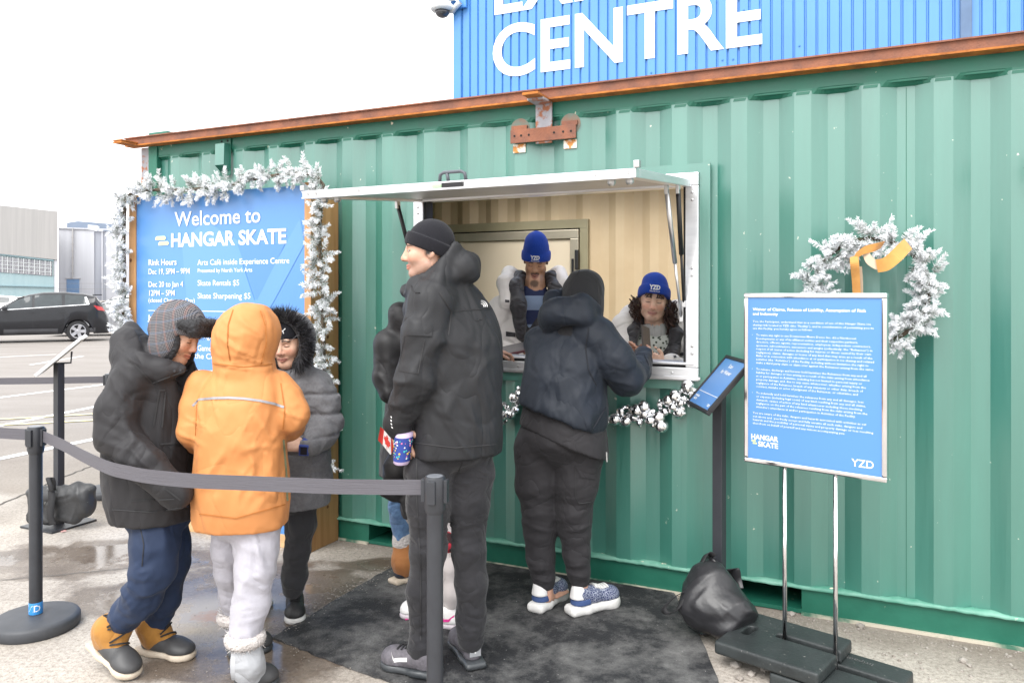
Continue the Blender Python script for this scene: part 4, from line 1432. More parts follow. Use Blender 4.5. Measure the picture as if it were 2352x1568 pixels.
rng = np.random.default_rng(11)
GO = .285
gp = [(285, 770), (283, 700), (286, 630), (284, 560), (286, 490), (290, 452), (318, 436), (370, 436), (420, 438), (478, 432), (530, 428), (560, 415), (620, 405), (680, 398), (722, 400), (742, 425),
	  (738, 470), (732, 540), (738, 610), (742, 680), (742, 750), (744, 820), (745, 890), (747, 960), (744, 1030), (742, 1085)]
gw = [W(ws(x, GO), wz(x, y, GO), GO if i > 14 or 5 < i else GO) for i, (x, y) in enumerate(gp)]
gar = thing('snowy_garland', tuple(W((sL + sR) / 2, 2.06, GO)), 'flocked white pine garland draped around the blue welcome board', 'garland')
MB().tube(gw, .012, 6).build('stem', M['twig'], gar)
greenery('foliage', gar, gw, .06, 105, rng, N, nl=.025, snow=.92, count=120, ln=(.045, .095))
mb = MB()
M['wire'] = M['twig']

wc = W(ws(1998, .09), wz(1998, 668, .09), .09)
wrt = thing('snowy_wreath', tuple(wc), 'round flocked pine wreath with orange ribbon hanging on the green wall', 'wreath')
ring = []
for i in range(33):
	a = 2 * math.pi * i / 32
	ring.append(wc + U * (.222 * math.cos(a)) + Vector((0, 0, .222 * math.sin(a))))
MB().tube(ring[:-1], .010, 6, closed=True).build('ring', M['twig'], wrt)
greenery('foliage', wrt, ring, .058, 165, np.random.default_rng(5), N, nl=.024, snow=.98, count=125, ln=(.045, .095), tip=.9)
M['velvet'] = pmat('orange_velvet_ribbon', (0.62, 0.30, 0.075), 0.75, col2=(0.52, 0.23, 0.05), vscale=14, sheen=.4)
M['velvet_back'] = pmat('cream_ribbon_back', (0.66, 0.52, 0.38), 0.7, col2=(0.58, 0.45, 0.32), vscale=14)
def rib(pts, w, twist, mat, th=.0022):
	"""ribbon through photo points (x, y, out) with width direction angle (degrees from U towards up/out)"""
	P_ = [W(ws(x, o), wz(x, y, o), o) for x, y, o in pts]
	n = len(P_); fine, sides = [], []
	for i in range(n - 1):
		for k in range(6):
			t = k / 6
			p0, p1, p2, p3 = P_[max(i - 1, 0)], P_[i], P_[i + 1], P_[min(i + 2, n - 1)]
			fine.append(.5 * (2 * p1 + (p2 - p0) * t + (2 * p0 - 5 * p1 + 4 * p2 - p3) * t * t + (3 * p1 - p0 - 3 * p2 + p3) * t ** 3))
			a = twist[i] + (twist[i + 1] - twist[i]) * t
			sides.append(a)
	fine.append(P_[-1]); sides.append(twist[-1])
	sv = [U * math.cos(R(a[0])) * math.cos(R(a[1])) + Vector((0, 0, 1)) * math.sin(R(a[0])) * math.cos(R(a[1])) + N * math.sin(R(a[1])) for a in map(lambda q: np.array(q, float), sides)]
	return MB().strip(fine, sv, w, .0008)
tw = lambda *a: [np.array(q, float) for q in a]
knot = rib([(1962, 590, .20), (1985, 575, .215), (2010, 568, .215), (2028, 562, .19)], .036, tw((70, 15), (80, 10), (75, 10), (60, 30)), M['velvet'])
rb_ = knot.build('ribbon', M['velvet'], wrt)
rib([(1962, 588, .20), (1963, 606, .215), (1966, 640, .19), (1969, 700, .17)], .034, tw((20, 0), (5, 0), (0, 20), (0, 30)), M['velvet']).build('ribbon', M['velvet'], wrt)
rib([(1972, 612, .188), (1975, 650, .165), (1976, 700, .15)], .026, tw((0, 0), (0, 20), (0, 30)), M['velvet']).build('ribbon', M['velvet_back'], wrt)
rib([(1988, 580, .20), (1996, 596, .215), (2012, 608, .215), (2028, 613, .20)], .036, tw((60, 10), (60, 10), (75, 0), (95, -10)), M['velvet']).build('ribbon', M['velvet_back'], wrt)
rib([(2014, 611, .222), (2036, 606, .235), (2058, 588, .235), (2074, 572, .21), (2086, 560, .18)], .054, tw((100, 0), (112, 0), (125, 0), (125, 10), (125, 20)), M['velvet']).build('ribbon', M['velvet'], wrt)

e0 = W(ws(2347, .06), wz(2347, 380, .06), .06)
spr = thing('snowy_sprig', tuple(e0), 'tip of another flocked garland just reaching in on the far right wall', 'garland')
greenery('foliage', spr, [e0 + U * .16 + Vector((0, 0, .05)), e0 + U * .03], .03, 60, np.random.default_rng(8), N, nl=.026, snow=.85, count=60, ln=(.04, .07))

# silver bauble garland under the window
M['mirror'] = pmat('mirror_tile', (0.93, 0.93, 0.94), 0.20, metal=1.0, col2=(0.80, 0.81, 0.83), vscale=60, rvar=.06)
bgar = thing('bauble_garland', tuple(W(3.1, .93, .05)), 'swag of mirrored silver baubles pinned under the service window', 'garland')
def bauble(c, r, facets):
	bm = bmesh.new()
	bmesh.ops.create_uvsphere(bm, u_segments=facets, v_segments=max(6, facets * 2 // 3), radius=r)
	rot = Matrix.Rotation(random.uniform(0, 3), 4, 'X') @ Matrix.Rotation(random.uniform(0, 3), 4, 'Z')
	bmesh.ops.transform(bm, matrix=rot, verts=bm.verts)
	vs = [Vector(c) + v.co for v in bm.verts]; bm.verts.index_update()
	fs = [tuple(v.index for v in f.verts) for f in bm.faces]; bm.free()
	return MB().add(vs, fs)
spots = [(1152, 955), (1165, 935), (1172, 950), (1160, 965), (1180, 912), (1190, 925), (1195, 905), (1204, 893), (1200, 912), (1185, 940)]
sw = [(1412, 962), (1425, 945), (1437, 966), (1450, 938), (1456, 957), (1470, 970), (1480, 950), (1492, 966), (1478, 934), (1500, 946), (1512, 958), (1516, 928), (1508, 962), (1527, 945), (1535, 920), (1545, 935),
	  (1550, 910), (1562, 926), (1560, 946), (1572, 915), (1580, 890), (1588, 905), (1594, 925), (1600, 900), (1518, 978), (1430, 972), (1462, 942)]
mid = [(1230, 915), (1250, 935), (1275, 950), (1300, 960), (1325, 965), (1350, 968), (1375, 967), (1395, 965)]
rr = random.Random(9)
line = []
for i, (x, y) in enumerate(spots + mid + sw):
	big_ = (i % 2 == 0)
	r = rr.uniform(.028, .036) if big_ else rr.uniform(.016, .024)
	o = r + rr.uniform(.004, .05 if not big_ else .03)
	c = W(ws(x, o), wz(x, y, o), o)
	bauble(c, r, 16 if big_ else 10).build('bauble', M['mirror'], bgar)
	for q in range(2):
		x2, y2 = x + rr.uniform(-12, 12), y + rr.uniform(-10, 10)
		bauble(W(ws(x2, .03), wz(x2, y2, .03), rr.uniform(.012, .05)), rr.uniform(.009, .015), 8).build('bauble', M['mirror'], bgar)
	line.append(W(ws(x, .012), wz(x, y, .012), .012))
line.sort(key=lambda p: p.x)
MB().tube(line, .003, 5).build('cord', M['bolt'], bgar)

# ------------------------------------------------------------------ stanchions and belts
M['post_black'] = pmat('satin_black_steel', (0.035, 0.038, 0.045), 0.42, col2=(0.028, 0.03, 0.036), vscale=9, rvar=.07)
M['base_rubber'] = pmat('dusty_black_base', (0.060, 0.064, 0.072), 0.55, col2=(0.04, 0.043, 0.05), vscale=7, vdet=6)
M['belt'] = pmat('grey_belt_webbing', (0.105, 0.100, 0.115), 0.7, col2=(0.09, 0.086, 0.10), vscale=3, stretch=(1, 1, 160), bump=.3, bscale=5, bstretch=(2, 2, 110))
M['band_blue'] = pmat('blue_band', (0.05, 0.30, 0.72), 0.4)
def stanchion(loc, h, label, band=False, rz=0.0):
	t = thing('stanchion', tuple(loc), label, 'barrier post', 'belt barrier posts around the queue', rz)
	L = dict(parent=t, local=True)
	MB().lathe([(.166, 0), (.172, .008), (.172, .040), (.166, .050), (.15, .055), (.035, .062)], (0, 0, 0), 48).build('base', M['base_rubber'], t, local=True, auto=50)
	MB().lathe([(.0262, .060), (.0262, h - .105)], (0, 0, 0), 28).build('pole', M['post_black'], t, local=True, auto=40)
	hd = MB().lathe([(.029, h - .115), (.0335, h - .10), (.0335, h - .006), (.031, h)], (0, 0, 0), 28).build('head', M['post_black'], t, local=True, auto=40)
	MB().lathe([(.026, h + .0005), (.024, h + .002)], (0, 0, 0), 24).build('cap', pmat('grey_cap', (.16, .17, .19), .4), hd, local=True)
	for k in range(4):
		a = k * math.pi / 2
		d = Vector((math.cos(a), math.sin(a), 0)); s = Vector((-d.y, d.x, 0))
		c = MB().box(d * .037 + Vector((0, 0, h - .045)), (.006, .013, .036), (d, s, Vector((0, 0, 1))), .002)
		c.build('belt_clip', M['post_black'], hd, local=True)
	q = MB()
	for k in range(4):
		a = k * math.pi / 2 + math.pi / 4
		d = Vector((math.cos(a), math.sin(a), 0)); s = Vector((-d.y, d.x, 0))
		for z in (h - .088, h - .074):
			q.lathe([(.004, -.001), (.003, .002)], d * .0335 + Vector((0, 0, z)), 8, (s, Vector((0, 0, 1)), d))
	q.parts('head_screw', M['bolt'], hd)
	if band:
		b = MB().lathe([(.0269, .064), (.0272, .066), (.0272, .112), (.0269, .114)], (0, 0, 0), 28, cap=False).build('band', M['band_blue'], t, local=True, auto=40)
		q = MB()
		v, f = text_mesh('YZD', .040, .008, 'CENTER')
		pts = []
		for x, y, _ in v:
			a = x / .0276 - math.pi / 2
			pts.append((.0276 * math.cos(a), .0276 * math.sin(a), .077 + y))
		q.add(pts, f); q.build('lettering', M['white_ink'], b, local=True)
	return t
sA = Vector(((82 - HX) * 3.36 / FPX, 3.36, 0))
sB = Vector(((999 - HX) * 2.45 / FPX, 2.45, 0))
sC = gpt(252, 1136); sC.z = 0
stanchion(sA, .872, 'black barrier post with blue YZD band, belts leaving both sides', True, R(-10))
stanchion(sB, .872, 'tall black barrier post standing right behind the man in jeans', False, R(-12))
stanchion(sC, .872, 'black barrier post half hidden behind the kid in the checked hat', False, R(20))

def belt(pts, label, w=.048):
	P_ = [Vector(p) for p in pts]
	n = len(P_); fine = []
	for i in range(n - 1):
		for k in range(8):
			t = k / 8
			p0, p1, p2, p3 = P_[max(i - 1, 0)], P_[i], P_[i + 1], P_[min(i + 2, n - 1)]
			fine.append(.5 * (2 * p1 + (p2 - p0) * t + (2 * p0 - 5 * p1 + 4 * p2 - p3) * t * t + (3 * p1 - p0 - 3 * p2 + p3) * t ** 3))
	fine.append(P_[-1])
	o = MB().strip(fine, (0, 0, 1), w, .0018).build('barrier_belt', M['belt'], loc=tuple(fine[0]), smooth=False)
	return tag(o, label, 'belt', 'retractable belts strung between the barrier posts')
def bz(x, y, z=.83):
	Y = (CAMZ - z) * FPX / (y - HY)
	return Vector(((x - HX) * Y / FPX, Y, z))
belt([(sA.x + .04, sA.y - .012, .832), bz(145, 1022), bz(190, 1046), bz(250, 1074), bz(300, 1086), bz(345, 1094), bz(450, 1104), bz(570, 1109), bz(780, 1117, .832), (sB.x - .036, sB.y + .008, .835)],
	 'grey belt curving behind the three children to the centre post')
belt([(sA.x - .04, sA.y + .012, .835), (sA.x - .5, sA.y + .15, .832), (sA.x - 1.2, sA.y + .35, .838)], 'grey belt running off the left edge from the banded post')
belt([(sC.x - .04, sC.y + .0, .83), (sC.x - .9, sC.y - .02, .82), (sC.x - 2.0, sC.y - .1, .835)], 'grey belt behind the sloped stand, held by the hidden post')

# ------------------------------------------------------------------ poster stand on its rubber weights
M['chrome'] = pmat('chrome', (0.82, 0.82, 0.84), 0.07, metal=1.0, col2=(0.72, 0.72, 0.74), vscale=7)
M['rubber'] = pmat('recycled_rubber', (0.030, 0.036, 0.037), 0.5, col2=(0.020, 0.024, 0.025), vscale=8, bump=.2, bscale=90, speck=((.16, .16, .15), 60, .68), rvar=.1)
pL, pR = Vector((.949, 3.15, 0)), Vector((1.357, 2.79, 0))
pd = (pR - pL).normalized(); pn = Vector((pd.y, -pd.x, 0)); pn = pn if pn.y < 0 else -pn
ZT, ZB_ = 1.452, .768
Wd = (pR - pL).length
pst = thing('poster_stand', tuple(pL.lerp(pR, .48)), 'chrome-framed blue waiver poster on two slim poles', 'sign stand')
UP = Vector((0, 0, 1))
def pp(a, z, o=0.0):
	return pL + pd * a + UP * z + pn * o
def pbox(mb, a0, a1, z0, z1, o0, o1, bev=0):
	mb.box(pp((a0 + a1) / 2, (z0 + z1) / 2, (o0 + o1) / 2), ((a1 - a0) / 2, (o1 - o0) / 2, (z1 - z0) / 2), (pd, -pn, UP), bev)
mb = MB(); t_ = .019
pbox(mb, 0, Wd, ZT - t_, ZT, -.012, .012, .005); pbox(mb, 0, Wd, ZB_, ZB_ + t_, -.012, .012, .005)
pbox(mb, 0, t_, ZB_ + t_ + .0005, ZT - t_ - .0005, -.012, .012, .005); pbox(mb, Wd - t_, Wd, ZB_ + t_ + .0005, ZT - t_ - .0005, -.012, .012, .005)
fr = mb.build('frame', M['chrome'], pst)
mb = MB(); pbox(mb, t_ - .003, Wd - t_ + .003, ZB_ + t_ - .003, ZT - t_ + .003, -.006, .006); sheet = mb.build('poster', M['sign_blue'], pst)
mb = MB()
def pline(txt, a, z, cap, bold=.008, fit=None):
	h = text_mesh('H', 1.0, bold)[0]; ch = h[:, 1].max() - h[:, 1].min()
	write(mb, txt, pp(a, z, .0068), pd, UP, cap / ch, bold, fit=fit, res=4 if cap > .011 else 1)
# rows measured down the poster: fraction of its height
PW, PH = Wd - 2 * t_, (ZT - ZB_) - 2 * t_
def row(f): return ZT - t_ - PH * f
x0 = t_ + .035 * PW
lines = [(.080, 'Waiver of Claims, Release of Liability, Assumption of Risk', .0115, .86, .016), (.108, 'and Indemnity', .0115, .205, .016),
 (.153, 'You, the Participant, understand that as a condition of use of this Hangar Skate ice', .0078, .89, .0), (.175, 'skating rink located at YZD (the “Facility”), and in consideration of permitting you to', .0078, .91, .002), (.196, 'use this Facility, you hereby agree as follows:', .0078, .47, .002),
 (.237, '• To waive any right to sue Downsview Metro Devco Inc. d.b.a Northcrest', .0078, .79, .002), (.259, '   Developments or any of its affiliated entities and their respective partners,', .0078, .80, .002), (.280, '   directors, officers, agents, representatives, employees, independent contractors,', .0078, .89, .0),
 (.302, '   sponsors, subcontractors, successors and assigns (collectively, the “Releasees”) in', .0078, .90, .002), (.323, '   respect of all causes of action (including for injuries or illness caused by their own', .0078, .89, .0), (.345, '   negligence), claims, damages or losses of any kind that may arise as a result of the', .0078, .90, .002),
 (.366, '   Risks or in connection with attendance at or participation in ice skating and related', .0078, .91, .002), (.388, '   activities (the “Activities”) of the Facility, including without limitation the right to', .0078, .875, .002), (.409, '   make a third party claim or claim over against the Releasees arising from the same;', .0078, .91, .002),
 (.449, '• To release, discharge and forever hold harmless the Releasees from any and all', .0078, .86, .002), (.470, '   liability for damages or loss arising as a result of the risks arising from attendance', .0078, .88, .002), (.492, '   at or participation in Activities, including but not limited to personal injury or', .0078, .83, .002),
 (.513, '   property damage; and, due to any cause whatsoever, whether arising from the', .0078, .855, .002), (.535, '   negligence of the Releasees, breach of any statutory or other duty, breach of', .0078, .835, .002), (.556, '   contract, mistake or error of judgment of the Releasees, or otherwise; and', .0078, .80, .002),
 (.597, '• To indemnify and hold harmless the releasees from any and all damages, loss', .0078, .84, .002), (.618, '   or expense (including legal costs) of any kind resulting from any and all claims,', .0078, .855, .002), (.640, '   demands, causes of action of any kind whatsoever including those involving', .0078, .83, .002),
 (.661, '   negligence on the part of the releasees resulting from the risks arising from the', .0078, .865, .002), (.683, '   attendee’s attendance at and/or participation in Activities of the Facility.', .0078, .785, .002),
 (.722, 'You are aware of the risks, dangers and hazards associated with activities as set', .0078, .86, .002), (.744, 'out above and  you freely accept and fully assume all such risks, dangers and', .0078, .83, .002), (.765, 'hazards and the possibility of personal injury and property damage or loss resulting', .0078, .905, .002), (.787, 'therefrom on behalf of yourself and any minors accompanying you.', .0078, .71, .002)]
for f_, tx, cap, fw_, bo in lines:
	ind = .014 if tx.startswith('   ') else 0
	if tx.startswith('•'):
		pline('•', x0 - .004, row(f_), cap, bo); tx = tx[2:]; ind = .014
	pline(tx.strip(), x0 + ind, row(f_), cap, bo, fit=fw_ * PW - ind)
pline('HANGAR', x0 - .008, row(.880), .021, .03, fit=.112)
pline('SKATE', x0 + .022, row(.921), .021, .03, fit=.082)
pline('YZD', t_ + PW - .105, row(.962), .028, .012, fit=.078)
mb.build('lettering', M['white_ink'], sheet)
mb = MB()
for a, z in ((x0 - .006, row(.896)), (x0 - .001, row(.911))):
	mb.add([pp(a, z, .0068), pp(a + .017, z - .0, .0068), pp(a + .019, z + .0035, .0068), pp(a + .017, z + .007, .0068), pp(a + .001, z + .007, .0068)], [(0, 1, 2, 3, 4)])
mb.parts('logo_bar', M['lime_ink'], sheet)
for a in (.303 * Wd, .661 * Wd):
	MB().tube([pp(a, .012), pp(a, ZB_)], .0085, 14).build('pole', M['chrome'], pst, smooth=True)
MB().box(pp(.48 * Wd, .006), (.13, .11, .006), (pd, pn, UP), .002).build('foot_plate', M['black'], pst)
mid_ = pp(.482 * Wd, 0)
def weight(da0, dz, label, loc_hole):
	t = thing('rubber_weight', tuple(mid_ + pd * (da0 + .2) + UP * dz), label, 'weight', 'stacked rubber sign weights')
	L_, Wn, H_ = .40, .37, .05
	def q(a, n, z): return mid_ + pd * (da0 + a) + pn * (n + .033) + UP * (dz + z)
	def blk(m, a0, a1, n0, n1, bev=0.0):
		m.box(q((a0 + a1) / 2, (n0 + n1) / 2, H_ / 2), ((a1 - a0) / 2, (n1 - n0) / 2, H_ / 2), (pd, -pn, UP), bev)
	# body as a field so that the slot and hand hole keep rounded rubber edges
	c = q(L_ / 2, 0, H_ / 2)
	F_ = Field(tuple(c - Vector((.33, .33, .05))), tuple(c + Vector((.33, .33, .05))), .006)
	Rm = np.array([list(pd), list(pn), [0, 0, 1]]).T
	F_.box(c, (L_ / 2, Wn / 2, H_ / 2), .008, Rm, 0)
	s0_ = .29 - .13
	F_.box(q((s0_ + .45) / 2, -.033, H_ / 2), ((.45 - s0_) / 2, .019, .06), .015, Rm, .004, 's')
	F_.box(q(loc_hole, .0, H_ / 2), (.019, .045, .06), .017, Rm, .004, 's')
	soft('body', F_, M['rubber'], t)
	return t, q
w0, q0 = weight(-.29, .052, 'upper black rubber weight slotted round the poster poles', .06)
w1, q1 = weight(-.07, .0, 'lower black rubber weight jutting out to the right', .345)
mb = MB()
write(mb, 'Impact', q1(.275, -.14, .0512), -pd * .8 + pn * -.0, -pn * -1.0, .034, .0, fit=.10, res=2)
mb.build('embossing', pmat('grey_embossing', (.13, .13, .13), .6), w1)

# ------------------------------------------------------------------ sloped sign stands with sandbags
M['tan_back'] = pmat('tan_board_back', (.50, .44, .36), .7)
M['bag'] = pmat('black_vinyl', (.022, .022, .025), .38, col2=(.016, .016, .018), vscale=7, bump=.25, bscale=22, rvar=.1, spec=.5, speck=((.10, .10, .10), 34, .72))
M['strap'] = pmat('black_webbing', (.017, .017, .019), .75, bump=.2, bscale=200)
def frame_board(t, bl, br, up, fmat='black'):
	"""tilted framed sheet: bl, br bottom corners, up vector"""
	ex = (br - bl); ey = up; nn = ex.cross(ey).normalized()
	w, h = ex.length, ey.length; exn, eyn = ex.normalized(), ey.normalized()
	c = bl + ex / 2 + ey / 2
	m = MB(); b = .016
	def bx(a0, a1, b0, b1, o0, o1, bev=.003):
		m.box(bl + exn * ((a0 + a1) / 2) + eyn * ((b0 + b1) / 2) + nn * ((o0 + o1) / 2), ((a1 - a0) / 2, (b1 - b0) / 2, (o1 - o0) / 2), (exn, eyn, nn), bev)
	bx(0, w, 0, b, -.008, .012); bx(0, w, h - b, h, -.008, .012); bx(0, b, b, h - b, -.008, .012); bx(w - b, w, b, h - b, -.008, .012)
	f = m.build('frame', M[fmat], t)
	m = MB(); m.box(c - nn * .004, (w / 2 - .010, h / 2 - .010, .003), (exn, eyn, nn)); m.build('board_back', M['tan_back'], t)
	m = MB(); m.box(c + nn * .004, (w / 2 - .012, h / 2 - .012, .003), (exn, eyn, nn)); s = m.build('sheet', M['sign_blue'], t)
	return exn, eyn, nn, w, h, s

# right: scan stand
lec = thing('sign_lectern', (.917, 3.42, 0), 'black post with a tilted blue scan-for-waiver sign, weighed by a bag', 'sign stand')
MB().box((.917, 3.42, .52), (.0225, .0225, .51), (pd, pn, UP), .003).build('post', M['post_black'], lec)
MB().prism([Vector((.757, 3.484, .011)), Vector((.797, 3.262, .011)), Vector((1.09, 3.32, .011)), Vector((1.05, 3.56, .011))], (0, 0, .006)).build('base_plate', M['post_black'], lec)
bl, br = Vector((.794, 3.50, .951)), Vector((.811, 3.20, .947))
exn, eyn, nn, w_, h_, sh = frame_board(lec, bl, br, Vector((.187, .01, .215)))
MB().box((.895, 3.385, 1.035), (.03, .05, .012), (Vector((.66, .0, .75)).normalized(), Vector((0, 1, 0)), Vector((-.75, 0, .66)).normalized()), .002).build('bracket', M['post_black'], lec)
mb = MB()
def sline(tx, a, b, cap, bold=.02, al='LEFT', fit=None):
	h = text_mesh('H', 1.0, bold)[0]; ch = h[:, 1].max() - h[:, 1].min()
	write(mb, tx, bl + exn * a + eyn * b + nn * .0080, exn, eyn, cap / ch, bold, al, 2, fit)
sline('Scan', w_ / 2, h_ * .80, .020, .02, 'CENTER'); sline('for Waiver', w_ / 2, h_ * .68, .020, .02, 'CENTER')
sline('HANGAR', .028, .052, .010, .05); sline('SKATE', .036, .036, .010, .05); sline('YZD', w_ - .068, .030, .012, .04)
mb.build('lettering', M['white_ink'], sh)
mb = MB(); mb.box(bl + exn * w_ / 2 + eyn * h_ * .29 + nn * .0078, (w_ * .42, .0012, .0006), (exn, eyn, nn)); mb.build('rule_line', M['white_ink'], sh)

# left: stand seen from behind
lx = -2.848
le2 = thing('sign_lectern', (lx, 4.86, 0), 'black post with a tilted sign seen from its tan back, out by the lot', 'sign stand')
MB().box((lx, 4.86, .51), (.0225, .0225, .50), (U, N, UP), .003).build('post', M['post_black'], le2)
MB().box((lx, 4.86, .006), (.15, .15, .006), (U, N, UP), .002).build('base_plate', M['post_black'], le2)
_b = (Vector((-3.02, 4.98, .947)), Vector((-2.90, 4.70, .945)))
frame_board(le2, _b[0], _b[1], Vector((.229, .098, .227)), 'alu')
mb = MB(); mb.tube([(lx - .03, 4.86, 1.01), (lx + .075, 4.86, 1.015), (lx + .075, 4.87, 1.085)], .006, 6); mb.build('bracket', M['post_black'], le2)

def strap_loop(pts, w, side):
	P_ = [Vector(p) for p in pts]; fine = []
	n = len(P_)
	for i in range(n - 1):
		for k in range(6):
			t = k / 6
			p0, p1, p2, p3 = P_[max(i - 1, 0)], P_[i], P_[i + 1], P_[min(i + 2, n - 1)]
			fine.append(.5 * (2 * p1 + (p2 - p0) * t + (2 * p0 - 5 * p1 + 4 * p2 - p3) * t * t + (3 * p1 - p0 - 3 * p2 + p3) * t ** 3))
	fine.append(P_[-1])
	return MB().strip(fine, side, w, .003)
# right bag, slumped against the post
b0 = Vector((.86, 3.26, 0))
bagR = thing('sandbag', tuple(b0), 'glossy black vinyl sandbag slumped on the scan stand with a loose strap', 'sandbag')
F_ = Field((.52, 3.0, .0), (1.22, 3.62, .45), .007)
F_.ell(P(1632, 1392, 3.24), (.135, .10, .105), None, .03)
F_.ell(P(1680, 1402, 3.20), (.11, .10, .085), None, .05)
F_.ell(P(1618, 1345, 3.30), (.075, .07, .10), None, .06)
F_.cone(P(1630, 1285, 3.36), P(1640, 1330, 3.30), .014, .07, .05)
F_.cone(P(1630, 1285, 3.36), P(1720, 1395, 3.30), .012, .02, .05)
F_.cone(P(1600, 1405, 3.28), P(1565, 1398, 3.28), .05, .02, .03)
F_.ell(P(1675, 1440, 3.16), (.07, .07, .05), None, .03)
F_.ell(P(1640, 1350, 3.27), (.10, .08, .11), None, .04)
F_.plane(P(1652, 1285, 3.25), (.80, -.1, .60)); F_.plane(P(1622, 1285, 3.25), (-.78, -.15, .62)); F_.plane(P(1640, 1350, 3.13), (.05, -.93, .34)); F_.plane(P(1700, 1440, 3.12), (.55, -.75, -.35))
F_.plane((0, 0, .013), (0, 0, -1))
soft('bag_body', F_, M['bag'], bagR, 2, dict(amp=.0036, freq=6.5, along=(1, 0, -.8), stretch=.4, seed=4, local=[(P(1690, 1395, 3.12), .07, (1, .3, .8), 60, .004), (P(1590, 1400, 3.2), .06, (.7, 0, 1), 60, .004)]))
strap_loop([P(1640, 1278, 3.34), P(1624, 1272, 3.33), P(1604, 1310, 3.27), P(1585, 1350, 3.24), P(1548, 1372, 3.25), P(1526, 1396, 3.27), P(1535, 1408, 3.25), P(1556, 1398, 3.22), P(1566, 1378, 3.22)], .03, Vector((.5, -.5, .5))).build('strap', M['strap'], bagR, smooth=True)
strap_loop([P(1634, 1283, 3.30), P(1668, 1320, 3.25), P(1700, 1362, 3.22), P(1722, 1388, 3.22)], .022, Vector((.6, -.6, .3))).build('seam_flap', M['bag'], bagR, smooth=True)
strap_loop([P(1662, 1310, 3.44), P(1684, 1306, 3.42), P(1690, 1330, 3.42), P(1695, 1352, 3.40)], .06, Vector((.6, -.6, .3))).build('flap', M['bag'], bagR, smooth=True)
# left bag
cB = gpt(140, 1180);
bagL = thing('sandbag', (cB.x, cB.y, 0), 'worn matt black sandbag flopped over the base of the rear sign stand', 'sandbag')
Yb = 4.78
F_ = Field((-3.1, 4.5, .0), (-2.45, 5.15, .40), .008)
F_.box(P(142, 1152, Yb), (.205, .055, .085), .05, np.array([[math.cos(R(-8)), -math.sin(R(-8)), 0], [math.sin(R(-8)), math.cos(R(-8)), 0], [0, 0, 1]]), .02)
F_.box(P(190, 1142, Yb - .01), (.07, .05, .085), .04, None, .03)
F_.cone(P(70, 1128, Yb + .02), P(215, 1120, Yb - .02), .018, .016, .05)
F_.cone(P(75, 1190, Yb), P(170, 1192, Yb - .04), .03, .03, .05)
F_.plane((0, 0, .013), (0, 0, -1))
soft('bag_body', F_, pmat('worn_vinyl', (.035, .036, .038), .5, col2=(.022, .023, .025), vscale=9, bump=.3, bscale=26, rvar=.1, speck=((.16, .16, .15), 30, .7)), bagL, 2, dict(amp=.0060, freq=8, along=(.3, 0, 1), stretch=.5, seed=8))
Yf = Yb - .085
strap_loop([P(118, 1128, Yf), P(114, 1112, Yf), P(110, 1098, Yf + .02), P(121, 1098, Yf + .03), P(124, 1125, Yf + .04)], .028, Vector((1, 0, 0))).build('handle', M['strap'], bagL, smooth=True)
strap_loop([P(118, 1125, Yf + .02), P(119, 1150, Yf + .0), P(116, 1185, Yf - .01), P(122, 1204, Yf - .01)], .042, Vector((1, 0, 0))).build('strap', M['strap'], bagL, smooth=True)

